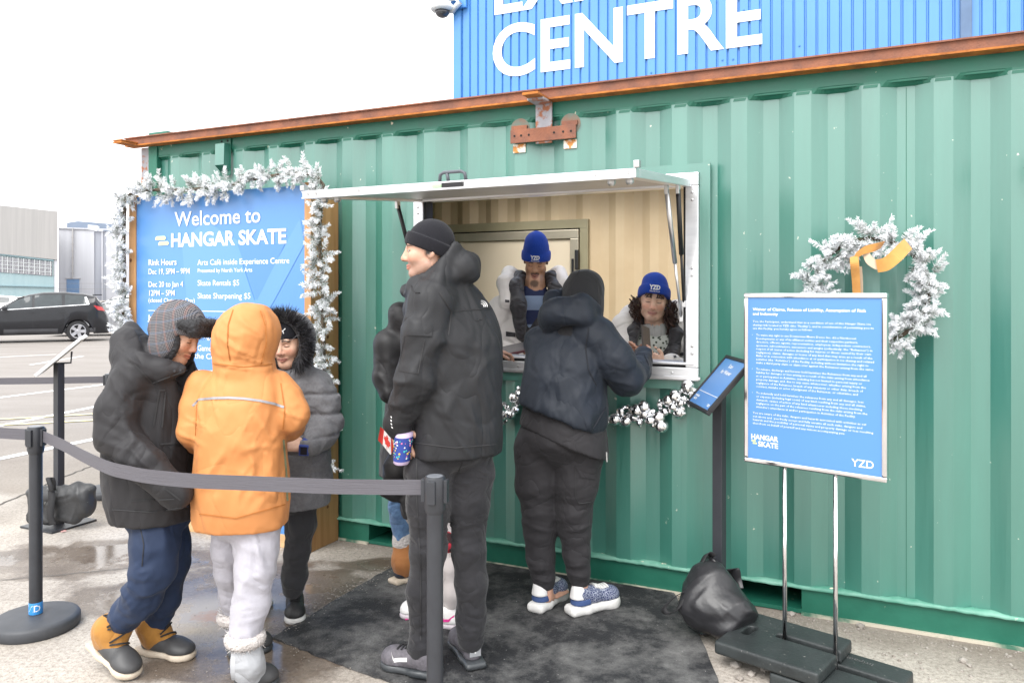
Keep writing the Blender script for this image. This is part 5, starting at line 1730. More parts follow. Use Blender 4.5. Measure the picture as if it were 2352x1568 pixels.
# ------------------------------------------------------------------ cars on the lot
M['glass'] = pmat('car_glass', (.05, .06, .065), .05, spec=.45)
M['tyre'] = pmat('tyre', (.022, .022, .024), .8)
M['alloy'] = pmat('alloy_rim', (.55, .55, .58), .3, metal=.8)
M['clad'] = pmat('black_cladding', (.045, .045, .05), .6)
M['tail'] = pmat('tail_lamp', (.50, .02, .02), .2, coat=.6)
M['trimw'] = pmat('bright_trim', (.75, .76, .78), .25, metal=.8)
def car(name, loc, head, paint, label, kind='suv', scale=1.0, group='cars parked on the lot'):
	"""kind suv / hatch. local x = length (nose at -x), y = width, z up"""
	t = thing(name, tuple(loc), label, 'car', group, head)
	t.scale = (scale,) * 3
	hw = .92
	if kind == 'suv':
		top = [(-2.26, .62), (-2.22, .80), (-2.05, .93), (-1.55, 1.04), (-1.05, 1.10), (-.80, 1.18), (-.45, 1.42), (-.10, 1.58), (.35, 1.66), (.95, 1.67), (1.50, 1.62), (1.86, 1.53), (2.05, 1.28), (2.18, 1.02), (2.26, .80), (2.27, .55)]
		bottom = .26
		belt = [(-1.0, 1.07), (-.5, 1.08), (.2, 1.12), (.9, 1.17), (1.5, 1.24), (1.85, 1.34)]
		wheel, r = (-1.345, 1.345), .35
	else:
		top = [(-2.2, .55), (-2.15, .70), (-1.95, .80), (-1.3, .92), (-.95, .97), (-.4, 1.28), (.1, 1.43), (.6, 1.46), (1.1, 1.40), (1.5, 1.28), (1.85, 1.08), (2.1, .98), (2.2, .85), (2.22, .5)]
		bottom = .22
		belt = [(-.9, .95), (-.3, .98), (.3, 1.0), (.9, 1.02), (1.4, 1.06), (1.7, 1.08)]
		wheel, r = (-1.3, 1.3), .32
	tx = [p[0] for p in top]
	xs = np.unique(np.concatenate([np.linspace(tx[0], tx[-1], 60), tx]))
	tz = np.interp(xs, tx, [p[1] for p in top])
	bx_ = [p[0] for p in belt]
	rows = []
	for x, z in zip(xs, tz):
		e = min(1, (x - tx[0]) / .5, (tx[-1] - x) / .35); e = max(e, 0.02)
		w = hw * (.80 + .20 * math.sqrt(e))
		bz_ = np.interp(x, bx_, [p[1] for p in belt]) if bx_[0] < x < bx_[-1] else z * .9
		bz_ = min(bz_, z - .02)
		cabin = max(0.0, z - bz_)
		wt = w - .30 * min(1, cabin / .45) - .02
		zb = bottom
		for wx in wheel:
			dd = abs(x - wx)
			if dd < r + .05: zb = max(zb, r - .02 + math.sqrt(max(0, (r + .055) ** 2 - dd ** 2)))
		zb = min(zb, bz_ - .05)
		half = [(w - .06, zb), (w, min(zb + .10, bz_ - .03)), (w + .005, (zb + bz_) / 2 + .06), (w - .02, bz_ - .02), (w - .05, bz_ + .01), ((w + wt) / 2 - .03, bz_ + cabin * .5), (wt, z - .05 * min(1, cabin / .3) - .004), (wt - .10, z - .006), (wt * .5, z), (0, z + .004)]
		row = [(x, -a, b) for a, b in half] + [(x, a, b) for a, b in half[-2::-1]]
		rows.append(row)
	m = MB(); m.grid(rows)
	n = len(rows[0])
	m.add(rows[0], [tuple(range(n))]); m.add(rows[-1], [tuple(range(n - 1, -1, -1))])
	body = m.build('body', paint, t, local=True, auto=35)
	bvh = BVHTree.FromPolygons([Vector(v) for v in m.v], [tuple(f) for f in m.f])
	def side(poly, sgn, lift, nm, mat, sub=7, par=t):
		"""panel wrapped on the car's flank; poly = (x, z) quad bl br tr tl"""
		q = MB()
		bl, br, tr, tl = [Vector((a, 0, b)) for a, b in poly]
		rws = []
		for j in range(sub + 1):
			a, b = bl.lerp(tl, j / sub), br.lerp(tr, j / sub); rw = []
			for i in range(sub + 1):
				p = a.lerp(b, i / sub); h = bvh.ray_cast(Vector((p.x, sgn * 3, p.z)), Vector((0, -sgn, 0)))
				rw.append(Vector((p.x, (h[0].y if h[0] else sgn * .8) + sgn * lift, p.z)))
			rws.append(rw)
		q.grid(rws)
		return q.build(nm, mat, par, local=True, smooth=True)
	for sg in (-1, 1):
		if kind == 'suv':
			side([(-.78, 1.10), (.02, 1.135), (.02, 1.55), (-.36, 1.43)], sg, .006, 'window', M['glass'])
			side([(.09, 1.14), (.88, 1.185), (.86, 1.585), (.09, 1.565)], sg, .006, 'window', M['glass'])
			side([(.96, 1.20), (1.62, 1.28), (1.50, 1.545), (.96, 1.585)], sg, .006, 'window', M['glass'])
			side([(-.82, 1.075), (1.66, 1.245), (1.66, 1.265), (-.82, 1.095)], sg, .010, 'belt_trim', M['trimw'])
			side([(1.60, 1.25), (1.68, 1.25), (1.60, 1.50), (1.54, 1.50)], sg, .011, 'belt_trim', M['trimw'])
			side([(-2.2, .30), (2.2, .30), (2.2, .46), (-2.2, .46)], sg, .008, 'sill_cladding', M['clad'], 12)
			for x in (-.05, .80):
				side([(x - .02, .99), (x + .16, 1.0), (x + .16, 1.035), (x - .02, 1.025)], sg, .03, 'door_handle', paint)
			side([(.045, .5), (.055, .5), (.055, 1.12), (.045, 1.12)], sg, .003, 'door_gap', M['seal'])
			side([(.915, .7), (.925, .7), (.925, 1.17), (.915, 1.17)], sg, .003, 'door_gap', M['seal'])
			side([(-.95, .5), (-.94, .5), (-.90, 1.07), (-.91, 1.07)], sg, .003, 'door_gap', M['seal'])
			side([(1.93, 1.06), (2.16, 1.02), (2.07, 1.16), (1.80, 1.22)], sg, .012, 'tail_lamp', M['tail'])
			q = MB(); q.box((-.72, sg * 1.02, 1.14), (.075, .10, .065), None, .03); q.build('wing_mirror', paint, t, local=True, auto=50)
		else:
			side([(-.80, .99), (.02, 1.01), (.02, 1.34), (-.36, 1.25)], sg, .006, 'window', M['glass'])
			side([(.08, 1.01), (.85, 1.035), (.82, 1.35), (.08, 1.36)], sg, .006, 'window', M['glass'])
			side([(.90, 1.04), (1.42, 1.09), (1.25, 1.25), (.90, 1.33)], sg, .006, 'window', M['glass'])
			side([(.045, .4), (.055, .4), (.055, .98), (.045, .98)], sg, .003, 'door_gap', M['seal'])
			side([(1.95, .82), (2.16, .80), (2.10, .93), (1.82, .95)], sg, .012, 'tail_lamp', M['tail'])
			q = MB(); q.box((-.68, sg * .98, 1.02), (.07, .09, .055), None, .025); q.build('wing_mirror', paint, t, local=True, auto=50)
		for wx in wheel:
			c = Vector((wx, sg * (hw - .12), r)); ax = (Vector((1, 0, 0)), Vector((0, 0, 1)), Vector((0, sg, 0)))
			ty = MB().lathe([(r * .66, -.10), (r * .95, -.10), (r, -.06), (r, .06), (r * .95, .10), (r * .68, .105), (r * .66, .06)], c, 36, ax).build('wheel', M['tyre'], t, local=True, auto=40)
			q = MB().lathe([(.03, .06), (r * .60, .055), (r * .66, .08), (r * .68, .098), (r * .64, .10)], c, 36, ax, cap=False)
			q.build('rim', M['dark'], ty, local=True)
			q = MB().lathe([(r * .60, .085), (r * .68, .107), (r * .63, .108)], c, 36, ax, cap=False)
			for k in range(5):
				a = 2 * math.pi * k / 5
				d = ax[0] * math.cos(a) + ax[1] * math.sin(a); s = ax[0] * -math.sin(a) + ax[1] * math.cos(a)
				q.prism([c + ax[2] * .098 + d * .02 + s * .045, c + ax[2] * .105 + d * r * .66 + s * .055, c + ax[2] * .105 + d * r * .66 - s * .055, c + ax[2] * .098 + d * .02 - s * .045], ax[2] * -.02)
			q.lathe([(.06, .10), (.05, .112)], c, 14, ax)
			q.build('rim', M['alloy'], ty, local=True)
	# windscreen and tail glass
	q = MB()
	if kind == 'suv':
		q.add([(-.86, -.70, 1.17), (-.86, .70, 1.17), (-.22, .56, 1.545), (-.22, -.56, 1.545)], [(0, 1, 2, 3)]); q.build('windscreen', M['glass'], t, local=True)
		q = MB(); q.add([(2.075, -.6, 1.26), (2.075, .6, 1.26), (1.90, .52, 1.51), (1.90, -.52, 1.51)], [(0, 1, 2, 3)]); q.build('rear_window', M['glass'], t, local=True)
		q = MB(); q.box((1.93, 0, 1.575), (.14, .56, .018), None, .01); q.build('spoiler', paint, t, local=True)
		q = MB()
		for sg in (-1, 1): q.tube([(-.1, sg * .56, 1.60), (0, sg * .56, 1.66), (.7, sg * .56, 1.715), (1.4, sg * .56, 1.685), (1.55, sg * .56, 1.62)], .015, 6)
		q.parts('roof_rail', M['clad'], t)
	else:
		q.add([(-.98, -.68, .985), (-.98, .68, .985), (-.30, .55, 1.345), (-.30, -.55, 1.345)], [(0, 1, 2, 3)]); q.build('windscreen', M['glass'], t, local=True)
		q = MB(); q.add([(1.85, -.58, 1.10), (1.85, .58, 1.10), (1.38, .50, 1.335), (1.38, -.50, 1.335)], [(0, 1, 2, 3)]); q.build('rear_window', M['glass'], t, local=True)
	return t
M['paint_dark'] = pmat('charcoal_car_paint', (.012, .013, .017), .35, spec=.35, coat=.55, coat_rough=.05, coat_ior=1.4)
M['paint_silver'] = pmat('silver_car_paint', (.46, .47, .50), .3, metal=.3, coat=.8, coat_rough=.08)
M['paint_white'] = pmat('white_car_paint', (.78, .79, .81), .3, coat=.8, coat_rough=.08)
def lot(x, Y): return Vector(((x - HX) * Y / FPX, Y, GH(0, Y)))
c0 = lot(74, 26.2)
car('parked_car', c0, math.atan2(.5, .87), M['paint_dark'], 'dark charcoal SUV parked side-on at the left of the lot')
car('parked_car', lot(262, 31.0), math.atan2(.30, .95), M['paint_silver'], 'silver car parked directly behind the dark SUV', 'hatch')
car('parked_car', lot(268, 46.0), math.atan2(.45, .9), M['paint_white'], 'white SUV showing only its roof beyond the silver car', 'suv')
car('parked_car', lot(-40, 44.0), math.atan2(.3, .95), M['paint_white'], 'white car whose roof shows left of the dark SUV', 'suv')
# ------------------------------------------------------------------ people: shared builders
M['skin'] = pmat('skin', (1.0, 1.0, 1.0), 0.48, col2=(0.90, 0.87, 0.86), vscale=60, attr='tint', spec=.4, bump=.05, bscale=300)
M['skin'].node_tree.nodes['Principled BSDF'].inputs['Subsurface Weight'].default_value = 0.05
M['skin'].node_tree.nodes['Principled BSDF'].inputs['Subsurface Radius'].default_value = (.6, .25, .12)
M['skin'].node_tree.nodes['Principled BSDF'].inputs['Subsurface Scale'].default_value = .012
def cloth(name, col, rough=.8, col2=None, bs=420, bump=.12, sheen=.15, vs=5, wrinkle=(.36, 6.5, (1, 1, .5)), **kw):
	kw['wrinkle'] = wrinkle
	return pmat(name, col, rough, col2=col2 or tuple(c * .86 for c in col), vscale=vs, bump=bump, bscale=bs, sheen=sheen, **kw)
SKIN_PALE = (.60, .36, .26); SKIN_OLIVE = (.50, .29, .19); SKIN_BROWN = (.52, .29, .18)

def rot_frame(fwd, pitch=0.0, roll=0.0):
	"""columns: person's right-hand x, forward, up"""
	f = _arr((fwd[0], fwd[1], 0)); f /= np.linalg.norm(f)
	r = np.array([f[1], -f[0], 0]); u = np.array([0, 0, 1.0])
	cp, sp = math.cos(R(pitch)), math.sin(R(pitch))
	f2 = f * cp - u * sp; u2 = u * cp + f * sp           # positive pitch looks down
	cr, sr = math.cos(R(roll)), math.sin(R(roll))
	r3 = r * cr + u2 * sr; u3 = u2 * cr - r * sr
	return np.stack([r3, f2, u3], 1)

class Head:
	def __init__(s, c, fwd, pitch=0, roll=0, size=1.0):
		s.c, s.A, s.k = _arr(c), rot_frame(fwd, pitch, roll), size
	def p(s, x, y, z): return s.c + s.A @ (np.array([x, y, z]) * s.k)
	def loc(s, v): return (v - s.c) @ s.A / s.k
	def put(s, F, smile=0.0, ears=True, child=False, nose=1.0):
		k = s.k; A = s.A
		def E(c, r, kk=.02, op='u'): F.ell(s.p(*c), np.array(r) * k, A, kk * k, op)
		def Cn(a, b, ra, rb, kk=.015, op='u'): F.cone(s.p(*a), s.p(*b), ra * k, rb * k, kk * k, op)
		E((0, -.012, .030), (.075, .095, .088), 0)
		E((0, .024, -.028), (.063, .066, .078), .03)
		jw = .046 if not child else .042
		for q in (-1, 1): Cn((q * jw, .005, -.062), (q * .018, .058, -.094), .022, .017, .025)
		E((0, .064, -.094), (.024, .022, .020), .02)
		for q in (-1, 1): E((q * .036, .062, -.024), (.024 if not child else .029, .022, .024 if not child else .027), .02)
		Cn((-.034, .080, .024), (.034, .080, .024), .011, .011, .016)
		for q in (-1, 1): E((q * .031, .097, .004), (.017, .014, .010), .012, 's')
		for q in (-1, 1): E((q * .031, .0745, .003), (.0135, .0125, .0115), .004)
		Cn((0, .086, .012), (0, .103 * (.98 if child else 1), -.026), .0085 * nose, .0125 * nose, .012)
		E((0, .104 * (.98 if child else 1), -.030), (.011 * nose, .011 * nose, .009 * nose), .008)
		for q in (-1, 1): E((q * .0125 * nose, .092, -.034), (.0085, .011, .008), .008)
		w = .023 + .006 * smile
		Cn((-w, .079 - .004 * smile, -.061 + .006 * smile), (0, .089, -.0605), .004, .0065, .006); Cn((w, .079 - .004 * smile, -.061 + .006 * smile), (0, .089, -.0605), .004, .0065, .006)
		Cn((-w * .8, .079, -.067 + .006 * smile), (0, .087, -.0700), .004, .0075, .006); Cn((w * .8, .079, -.067 + .006 * smile), (0, .087, -.0700), .004, .0075, .006)
		Cn((-w, .086, -.0640 + .007 * smile), (0, .097, -.0655), .0016, .0018, .003, 's'); Cn((w, .086, -.0640 + .007 * smile), (0, .097, -.0655), .0016, .0018, .003, 's')
		if ears:
			for q in (-1, 1):
				E((q * .077, -.008, -.004), (.010, .020, .031), .008); E((q * .085, -.004, -.002), (.006, .010, .017), .006, 's')
	def neck(s, F, base, r=.055):
		F.cone(s.p(0, -.018, -.055), base, r * s.k, r * 1.08, .03)
	def color(s, v, skin, lips=None, brow=(.03, .02, .015), eyes='open', iris=(.05, .028, .015), beard=None, hair=None, hairz=.02, blush=.0, browh=.0275):
		"""surface colour of the head: lips, brows, eyes, stubble as pigment; shade painted into mouth line, nostrils, lid fold"""
		q = s.loc(v); x, y, z = np.abs(q[:, 0]), q[:, 1], q[:, 2]
		c = np.tile(np.array(skin), (len(v), 1)).astype(float)
		front = y > .03
		def blend(m, col):
			m = np.clip(np.asarray(m, dtype=float), 0, 1)[:, None]; c[:] = c * (1 - m) + np.array(col) * m
		def sm(d, w): return np.clip(.5 - d / w, 0, 1)
		near = (np.linalg.norm(q, axis=1) < .2)
		if blush:
			d = np.sqrt(((x - .040) / .022) ** 2 + ((z + .028) / .018) ** 2)
			blend(sm(d - 1, .8) * front * near * blush, (skin[0] * 1.02, skin[1] * .72, skin[2] * .68))
			d = np.sqrt((x / .016) ** 2 + ((z + .03) / .014) ** 2)
			blend(sm(d - 1, .8) * (y > .085) * near * blush, (skin[0] * 1.02, skin[1] * .74, skin[2] * .72))
		if beard:
			col, amt, kind = beard
			if kind == 'stubble':
				m = sm(z + .042, .012) * sm(-(z + .13), .02) * (y > -.01)
				blend(m * amt * near, col)
			else:                                       # moustache and chin
				m = sm(np.abs(z + .0495 + x * .18) - .0050, .004) * sm(x - .029, .008) * (y > .07)
				blend(m * amt * near, col)
				m = sm(np.sqrt((x / .030) ** 2 + ((z + .098) / .020) ** 2) - 1, .4) * (y > .03)
				blend(m * amt * .85 * near * (z > -.116), col)
				m = sm(z + .055, .02) * sm(-(z + .125), .02) * sm(.035 - x, .01) * (y > -.01)
				blend(m * amt * .45 * near, col)
		lp = lips or (skin[0] * .86, skin[1] * .52, skin[2] * .52)
		m = sm(np.sqrt((x / .026) ** 2 + ((z + .0652 - .10 * x) / .0105) ** 2) - 1, .35) * (y > .07)
		blend(m * .8 * near, lp)
		blend(sm(np.abs(z + .0650 - .22 * x) - .0018, .0022) * sm(x - .027, .006) * (y > .07) * near * .95, (lp[0] * .35, lp[1] * .25, lp[2] * .25))  # shade between the lips, painted in
		for_b = sm(np.abs(z - browh - .06 * (x - .02) + np.maximum(x - .034, 0) * .5) - .0035, .003) * sm(np.abs(x - .030) - .0175, .006) * (y > .045)
		blend(np.clip(for_b * 1.3, 0, 1) * .92 * near, brow)
		if eyes == 'open':
			d = np.sqrt(((x - .031) / .0130) ** 2 + ((z - .002) / .0048) ** 2)
			blend(sm(d - 1.25, .3) * (y > .06) * near, (.04, .025, .02))
			blend(sm(d - .92, .2) * (y > .06) * near, (.50, .45, .42))
			d = np.sqrt(((x - .031) / .0058) ** 2 + ((z - .0035) / .0058) ** 2)
			blend(sm(d - 1, .25) * sm(np.abs(z - .003) - .0055, .002) * (y > .06) * near, iris)
		else:                                           # lids lowered
			zz = z + .0025 + (x - .031) ** 2 * -9
			blend(sm(np.abs(zz) - .0020, .0022) * sm(np.abs(x - .031) - .0135, .004) * (y > .06) * near, (.03, .02, .018))
			blend(sm(np.abs(z - .010) - .0012, .003) * sm(np.abs(x - .031) - .013, .004) * (y > .06) * near * .35, (skin[0] * .5, skin[1] * .4, skin[2] * .4))  # shade of the lid fold, painted in
		blend(sm(np.sqrt(((x - .0075) / .0042) ** 2 + ((z + .0385) / .0024) ** 2) - 1, .4) * (y > .08) * near * .8, (skin[0] * .25, skin[1] * .15, skin[2] * .14))  # shade of the nostril openings, painted in
		if hair:
			m = (1 - sm(z - .055, .02)) + sm(y + .030 + np.maximum(0, -.01 - z) * .6, .02) * sm(-(z + .085), .02) + sm(np.abs(y - .002) - .012, .012) * sm(-(z + .022), .015) * (x > .05)
			blend(np.clip(m, 0, 1) * near, hair)
		return c
	def beanie(s, mat, parent, name='beanie', low_f=.036, low_b=-.018, cuff=.050, tall=0.0, thick=.0):
		"""knitted hat with a turned-up cuff"""
		k = s.k
		lo, hi = s.c - .22 * k, s.c + np.array([.22, .22, .30]) * k
		F = Field(lo, hi, .004)
		A = s.A
		n = A @ np.array([0, -(low_b - low_f) / .19 * -1, 1.0])      # brim plane tilts down to the nape
		slope = (low_f - low_b) / .19
		n = A @ np.array([0, -slope, 1.0]); n = n / np.linalg.norm(n)
		p0 = s.p(0, .095, low_f)
		F.ell(s.p(0, -.012, .034), np.array((.0925 + thick, .1125 + thick, .112)) * k, A, 0)
		F.plane(p0 + n * cuff * k, n)
		F.d += .004
		F.d -= .004
		F.ell(s.p(0, -.014, .036 + tall * .4), np.array((.0815 + thick, .1015 + thick, .094 + tall)) * k, A, .002)
		if tall > .02: F.ell(s.p(.008, -.03, .095 + tall * .75), np.array((.064, .072, .045)) * k, A, .02)
		F.plane(p0, -n)
		o = soft(name, F, mat, parent, 2)
		return o, n, p0

def hand(F, wrist, dirv, palm, side, curl=.5, k=1.0, spread=.10, thumb=.4, kk=.005):
	"""palm and five bent fingers; dirv towards the fingertips, palm = way the palm faces, side +1/-1 where the thumb leaves"""
	d = _arr(dirv); d /= np.linalg.norm(d)
	p = _arr(palm); p -= d * (p @ d); p /= np.linalg.norm(p)
	s = np.cross(d, p) * side                       # towards the thumb
	w = _arr(wrist)
	F.cone(w, w + d * .03 * k, .024 * k, .025 * k, kk * 2, flat=(p, .7))
	for i in range(4):
		a = (1.5 - i) * .0185 * k
		b0 = w + d * .022 * k + s * a * .8; b1 = w + d * .085 * k + s * a
		F.cone(b0, b1, .0145 * k, .0105 * k, .010 * k)
		ln = (.040, .044, .041, .032)[i] * k
		ang = 0.0; q = b1
		fd = d + s * a * spread * 8; fd /= np.linalg.norm(fd)
		for j in range(3):
			ang += curl * (.75, 1.05, .75)[j] * (1 + .10 * i)
			v = fd * math.cos(ang) + p * math.sin(ang)
			q2 = q + v * ln * (1, .68, .50)[j]
			F.cone(q, q2, (.0092, .0085, .0078)[j] * k, (.0085, .0078, .0068)[j] * k, .003 * k)
			q = q2
	t0 = w + d * .028 * k + s * .024 * k
	t1 = t0 + (d * .55 + s * .75 + p * thumb * .8) / np.linalg.norm(d * .55 + s * .75 + p * thumb * .8) * .040 * k
	t2 = t1 + (d * .85 + s * .12 + p * thumb) / np.linalg.norm(d * .85 + s * .12 + p * thumb) * .030 * k
	t3 = t2 + (d * .9 - s * .15 + p * thumb * 1.3) / np.linalg.norm(d * .9 - s * .15 + p * thumb * 1.3) * .024 * k
	F.cone(t0, t1, .014 * k, .0115 * k, .010 * k); F.cone(t1, t2, .0108 * k, .0098 * k, .003 * k); F.cone(t2, t3, .0098 * k, .008 * k, .003 * k)

def mirror_y(v): return v

def shoe(parent, heel, toe, w=.095, h=.075, upper=None, sole=None, sole_h=.024, shaft=None, name='shoe', lift=0.0, toe_cap=None, lace=None, up=(0, 0, 1), sole_w=.003):
	"""shoe from heel to toe (ground points under them); upper and sole as separate parts"""
	heel, toe = _arr(heel), _arr(toe)
	d = toe - heel; L = np.linalg.norm(d); d = d / L
	up = _arr(up); up = up - d * (up @ d); up /= np.linalg.norm(up); sd = np.cross(d, up)
	A = np.stack([sd, d, up], 1)
	lo = np.minimum(heel, toe) - .16; hi = np.maximum(heel, toe) + np.array([.16, .16, .16 + h])
	hw = w / 2
	FS = Field(lo, hi, .0045)
	FS.box(heel + d * (.04) + up * sole_h / 2, (hw * .82 + sole_w, .055, sole_h / 2), sole_h * .45, A, 0)
	FS.box(heel + d * (L * .5) + up * sole_h / 2, (hw * .84 + sole_w, L * .28, sole_h / 2), sole_h * .45, A, .02)
	FS.ell(heel + d * (L - hw * 1.02) + up * sole_h / 2, (hw + sole_w, hw * 1.05 + sole_w, sole_h * 1.2), A, .012)
	c = heel + d * L * .5
	n0 = up
	FS.plane(heel + up * sole_h, up); FS.plane(heel, -up)
	FU = Field(lo, hi, .0045)
	FU.ell(heel + d * (L - hw * 1.02) + up * (sole_h + .008), (hw * .97, hw * 1.05, h * .52), A, 0)
	FU.cone(heel + d * (L * .66) + up * (sole_h + .012), heel + d * (L * .42) + up * (sole_h + h * .35), hw * .84, hw * .74, .03)
	FU.cone(heel + d * (.045) + up * (sole_h + .012), heel + d * .05 + up * (sole_h + h * .62), hw * .72, hw * .66, .03)
	FU.cone(heel + d * (L * .42) + up * (sole_h + h * .3), heel + d * .055 + up * (sole_h + h * .55), hw * .74, hw * .66, .03)
	FU.plane(heel + up * (sole_h - .001), -up)
	o = soft(name, FU, upper, parent, 2)
	soft('sole', FS, sole, o, 2)
	bv = surf(o)
	if lace:
		for i in range(4):
			c = heel + d * (L * (.44 + .075 * i)) + up * (sole_h + h)
			a = c - sd * .022; b = c + sd * .022
			seam(bv, [Vector(a), Vector(b)], Vector(-up), .006, .003, 8, .003).build('lace', lace, o)
	return o, bv, A, L

def limb_mesh(name, mat, parent, pts, rs, step=.008, k=.03, fold=None, extra=None, cut=None, pad=.08, loc=None, smooth=2):
	a = np.array([_arr(p) for p in pts]); m = max(rs) + pad
	F = Field(a.min(0) - m, a.max(0) + m, step)
	F.path(pts, rs, k)
	if extra: extra(F)
	for c in (cut or ()): F.plane(*c)
	return soft(name, F, mat, parent, smooth, fold, loc)

def trousers(parent, mat, pelvis, pel_r, legs, yaw=0.0, step=.008, fold=None, name='trousers', cuts=(), waist=None, pad=.06):
	"""legs: list of (points, radii)"""
	pts = np.array([_arr(p) for pl, _ in legs for p in pl] + [_arr(pelvis) + np.array(pel_r), _arr(pelvis) - np.array(pel_r)])
	F = Field(pts.min(0) - .12 - pad, pts.max(0) + .12 + pad, step)
	Rm = np.array([[math.cos(yaw), -math.sin(yaw), 0], [math.sin(yaw), math.cos(yaw), 0], [0, 0, 1]])
	F.ell(pelvis, pel_r, Rm, 0)
	for pl, rs in legs:
		F.limb(pl, rs, .03, .02)
	for c in cuts: F.plane(*c)
	return soft(name, F, mat, parent, 2, fold)

def person(F, base, label, group=None, col=None, smooth=1):
	o = soft('person', F, M['skin'], None, smooth, None, base, col)
	return tag(o, label, 'person', group)

def body_skeleton(F, pelvis, chest, neck, hips, knees, ankles, shoulders, elbows, wrists, s=1.0, k=.03):
	"""one continuous body under the clothes"""
	F.cone(pelvis, chest, .085 * s, .10 * s, k); F.cone(chest, neck, .095 * s, .05 * s, k)
	for h, n, a in zip(hips, knees, ankles):
		F.cone(pelvis, h, .08 * s, .07 * s, k); F.cone(h, n, .068 * s, .046 * s, k); F.cone(n, a, .045 * s, .030 * s, k)
	for h, e, w in zip(shoulders, elbows, wrists):
		F.cone(chest, h, .07 * s, .05 * s, k); F.cone(h, e, .046 * s, .036 * s, k); F.cone(e, w, .034 * s, .022 * s, k)

def fuzz(name, mats, parent, pts, nrm, ln, w, n, rng, mi=None, droop=0.0):
	"""tuft of fine fibres standing on given points"""
	vs, fs, ms = [], [], []
	for i in range(n):
		j = rng.integers(len(pts)); p = _arr(pts[j]); d = _arr(nrm[j]) + rng.normal(0, .45, 3)
		d /= np.linalg.norm(d); s = np.cross(d, rng.normal(size=3)); s /= max(1e-6, np.linalg.norm(s))
		p = p + rng.normal(0, .004, 3)
		L = ln * rng.uniform(.6, 1.15); m = p + d * L * .55; e = p + d * L + np.array([0, 0, -droop * L])
		b = len(vs)
		vs += [p - s * w, p + s * w, m + s * w * .8, m - s * w * .8, e]
		fs += [(b, b + 1, b + 2, b + 3), (b + 3, b + 2, b + 4)]; ms += [rng.integers(len(mats))] * 2
	return mesh_obj(name, np.array(vs), fs, None, parent, mats=mats, mi=ms)

def put_text(bvh, txt, c, ex, ey, d, size, bold, mat, name, parent, lift=.0025, fit=None, align='CENTER', res=2):
	"""letters dropped on to a surface along d"""
	v, f = text_mesh(txt, size, bold, align, res)
	if fit:
		kx = fit / (v[:, 0].max() - v[:, 0].min()); v[:, 0] *= kx
	ex, ey = Vector(ex).normalized(), Vector(ey).normalized()
	pts = [onto(bvh, Vector(c) + ex * a + ey * b, d, lift, .3) for a, b, _ in v]
	return MB().add(pts, f).build(name, mat, parent)
# ------------------------------------------------------------------ man in the dark jacket
M['jkt_dark'] = cloth('charcoal_shell', (.0205, .0210, .0235), .55, bs=500, bump=.06, sheen=.02, spec=.3)
M['jean_black'] = cloth('washed_black_denim', (.026, .0255, .029), .85, col2=(.013, .013, .016), vs=7, bs=700, bump=.15, spec=.3, wrinkle=(0.32, 8.5, (1, 1, 1.3)))
M['knit_black'] = cloth('black_knit', (.013, .013, .017), .9, bs=260, bump=.25, bstretch=(1, 1, .3), sheen=.08, wrinkle=None, spec=.2)
M['logo_white'] = pmat('white_embroidery', (.78, .78, .78), .7)
M['shoe_grey'] = pmat('grey_mesh_shoe', (.14, .13, .15), .6, col2=(.09, .085, .095), vscale=60, bump=.3, bscale=400)
M['sole_dark'] = pmat('dark_sole', (.06, .065, .07), .35, col2=(.035, .04, .045), vscale=20)
M['silver_shoe'] = pmat('silver_overlay', (.42, .43, .45), .35, metal=.3)
M['lace_dark'] = pmat('dark_lace', (.02, .02, .022), .8)

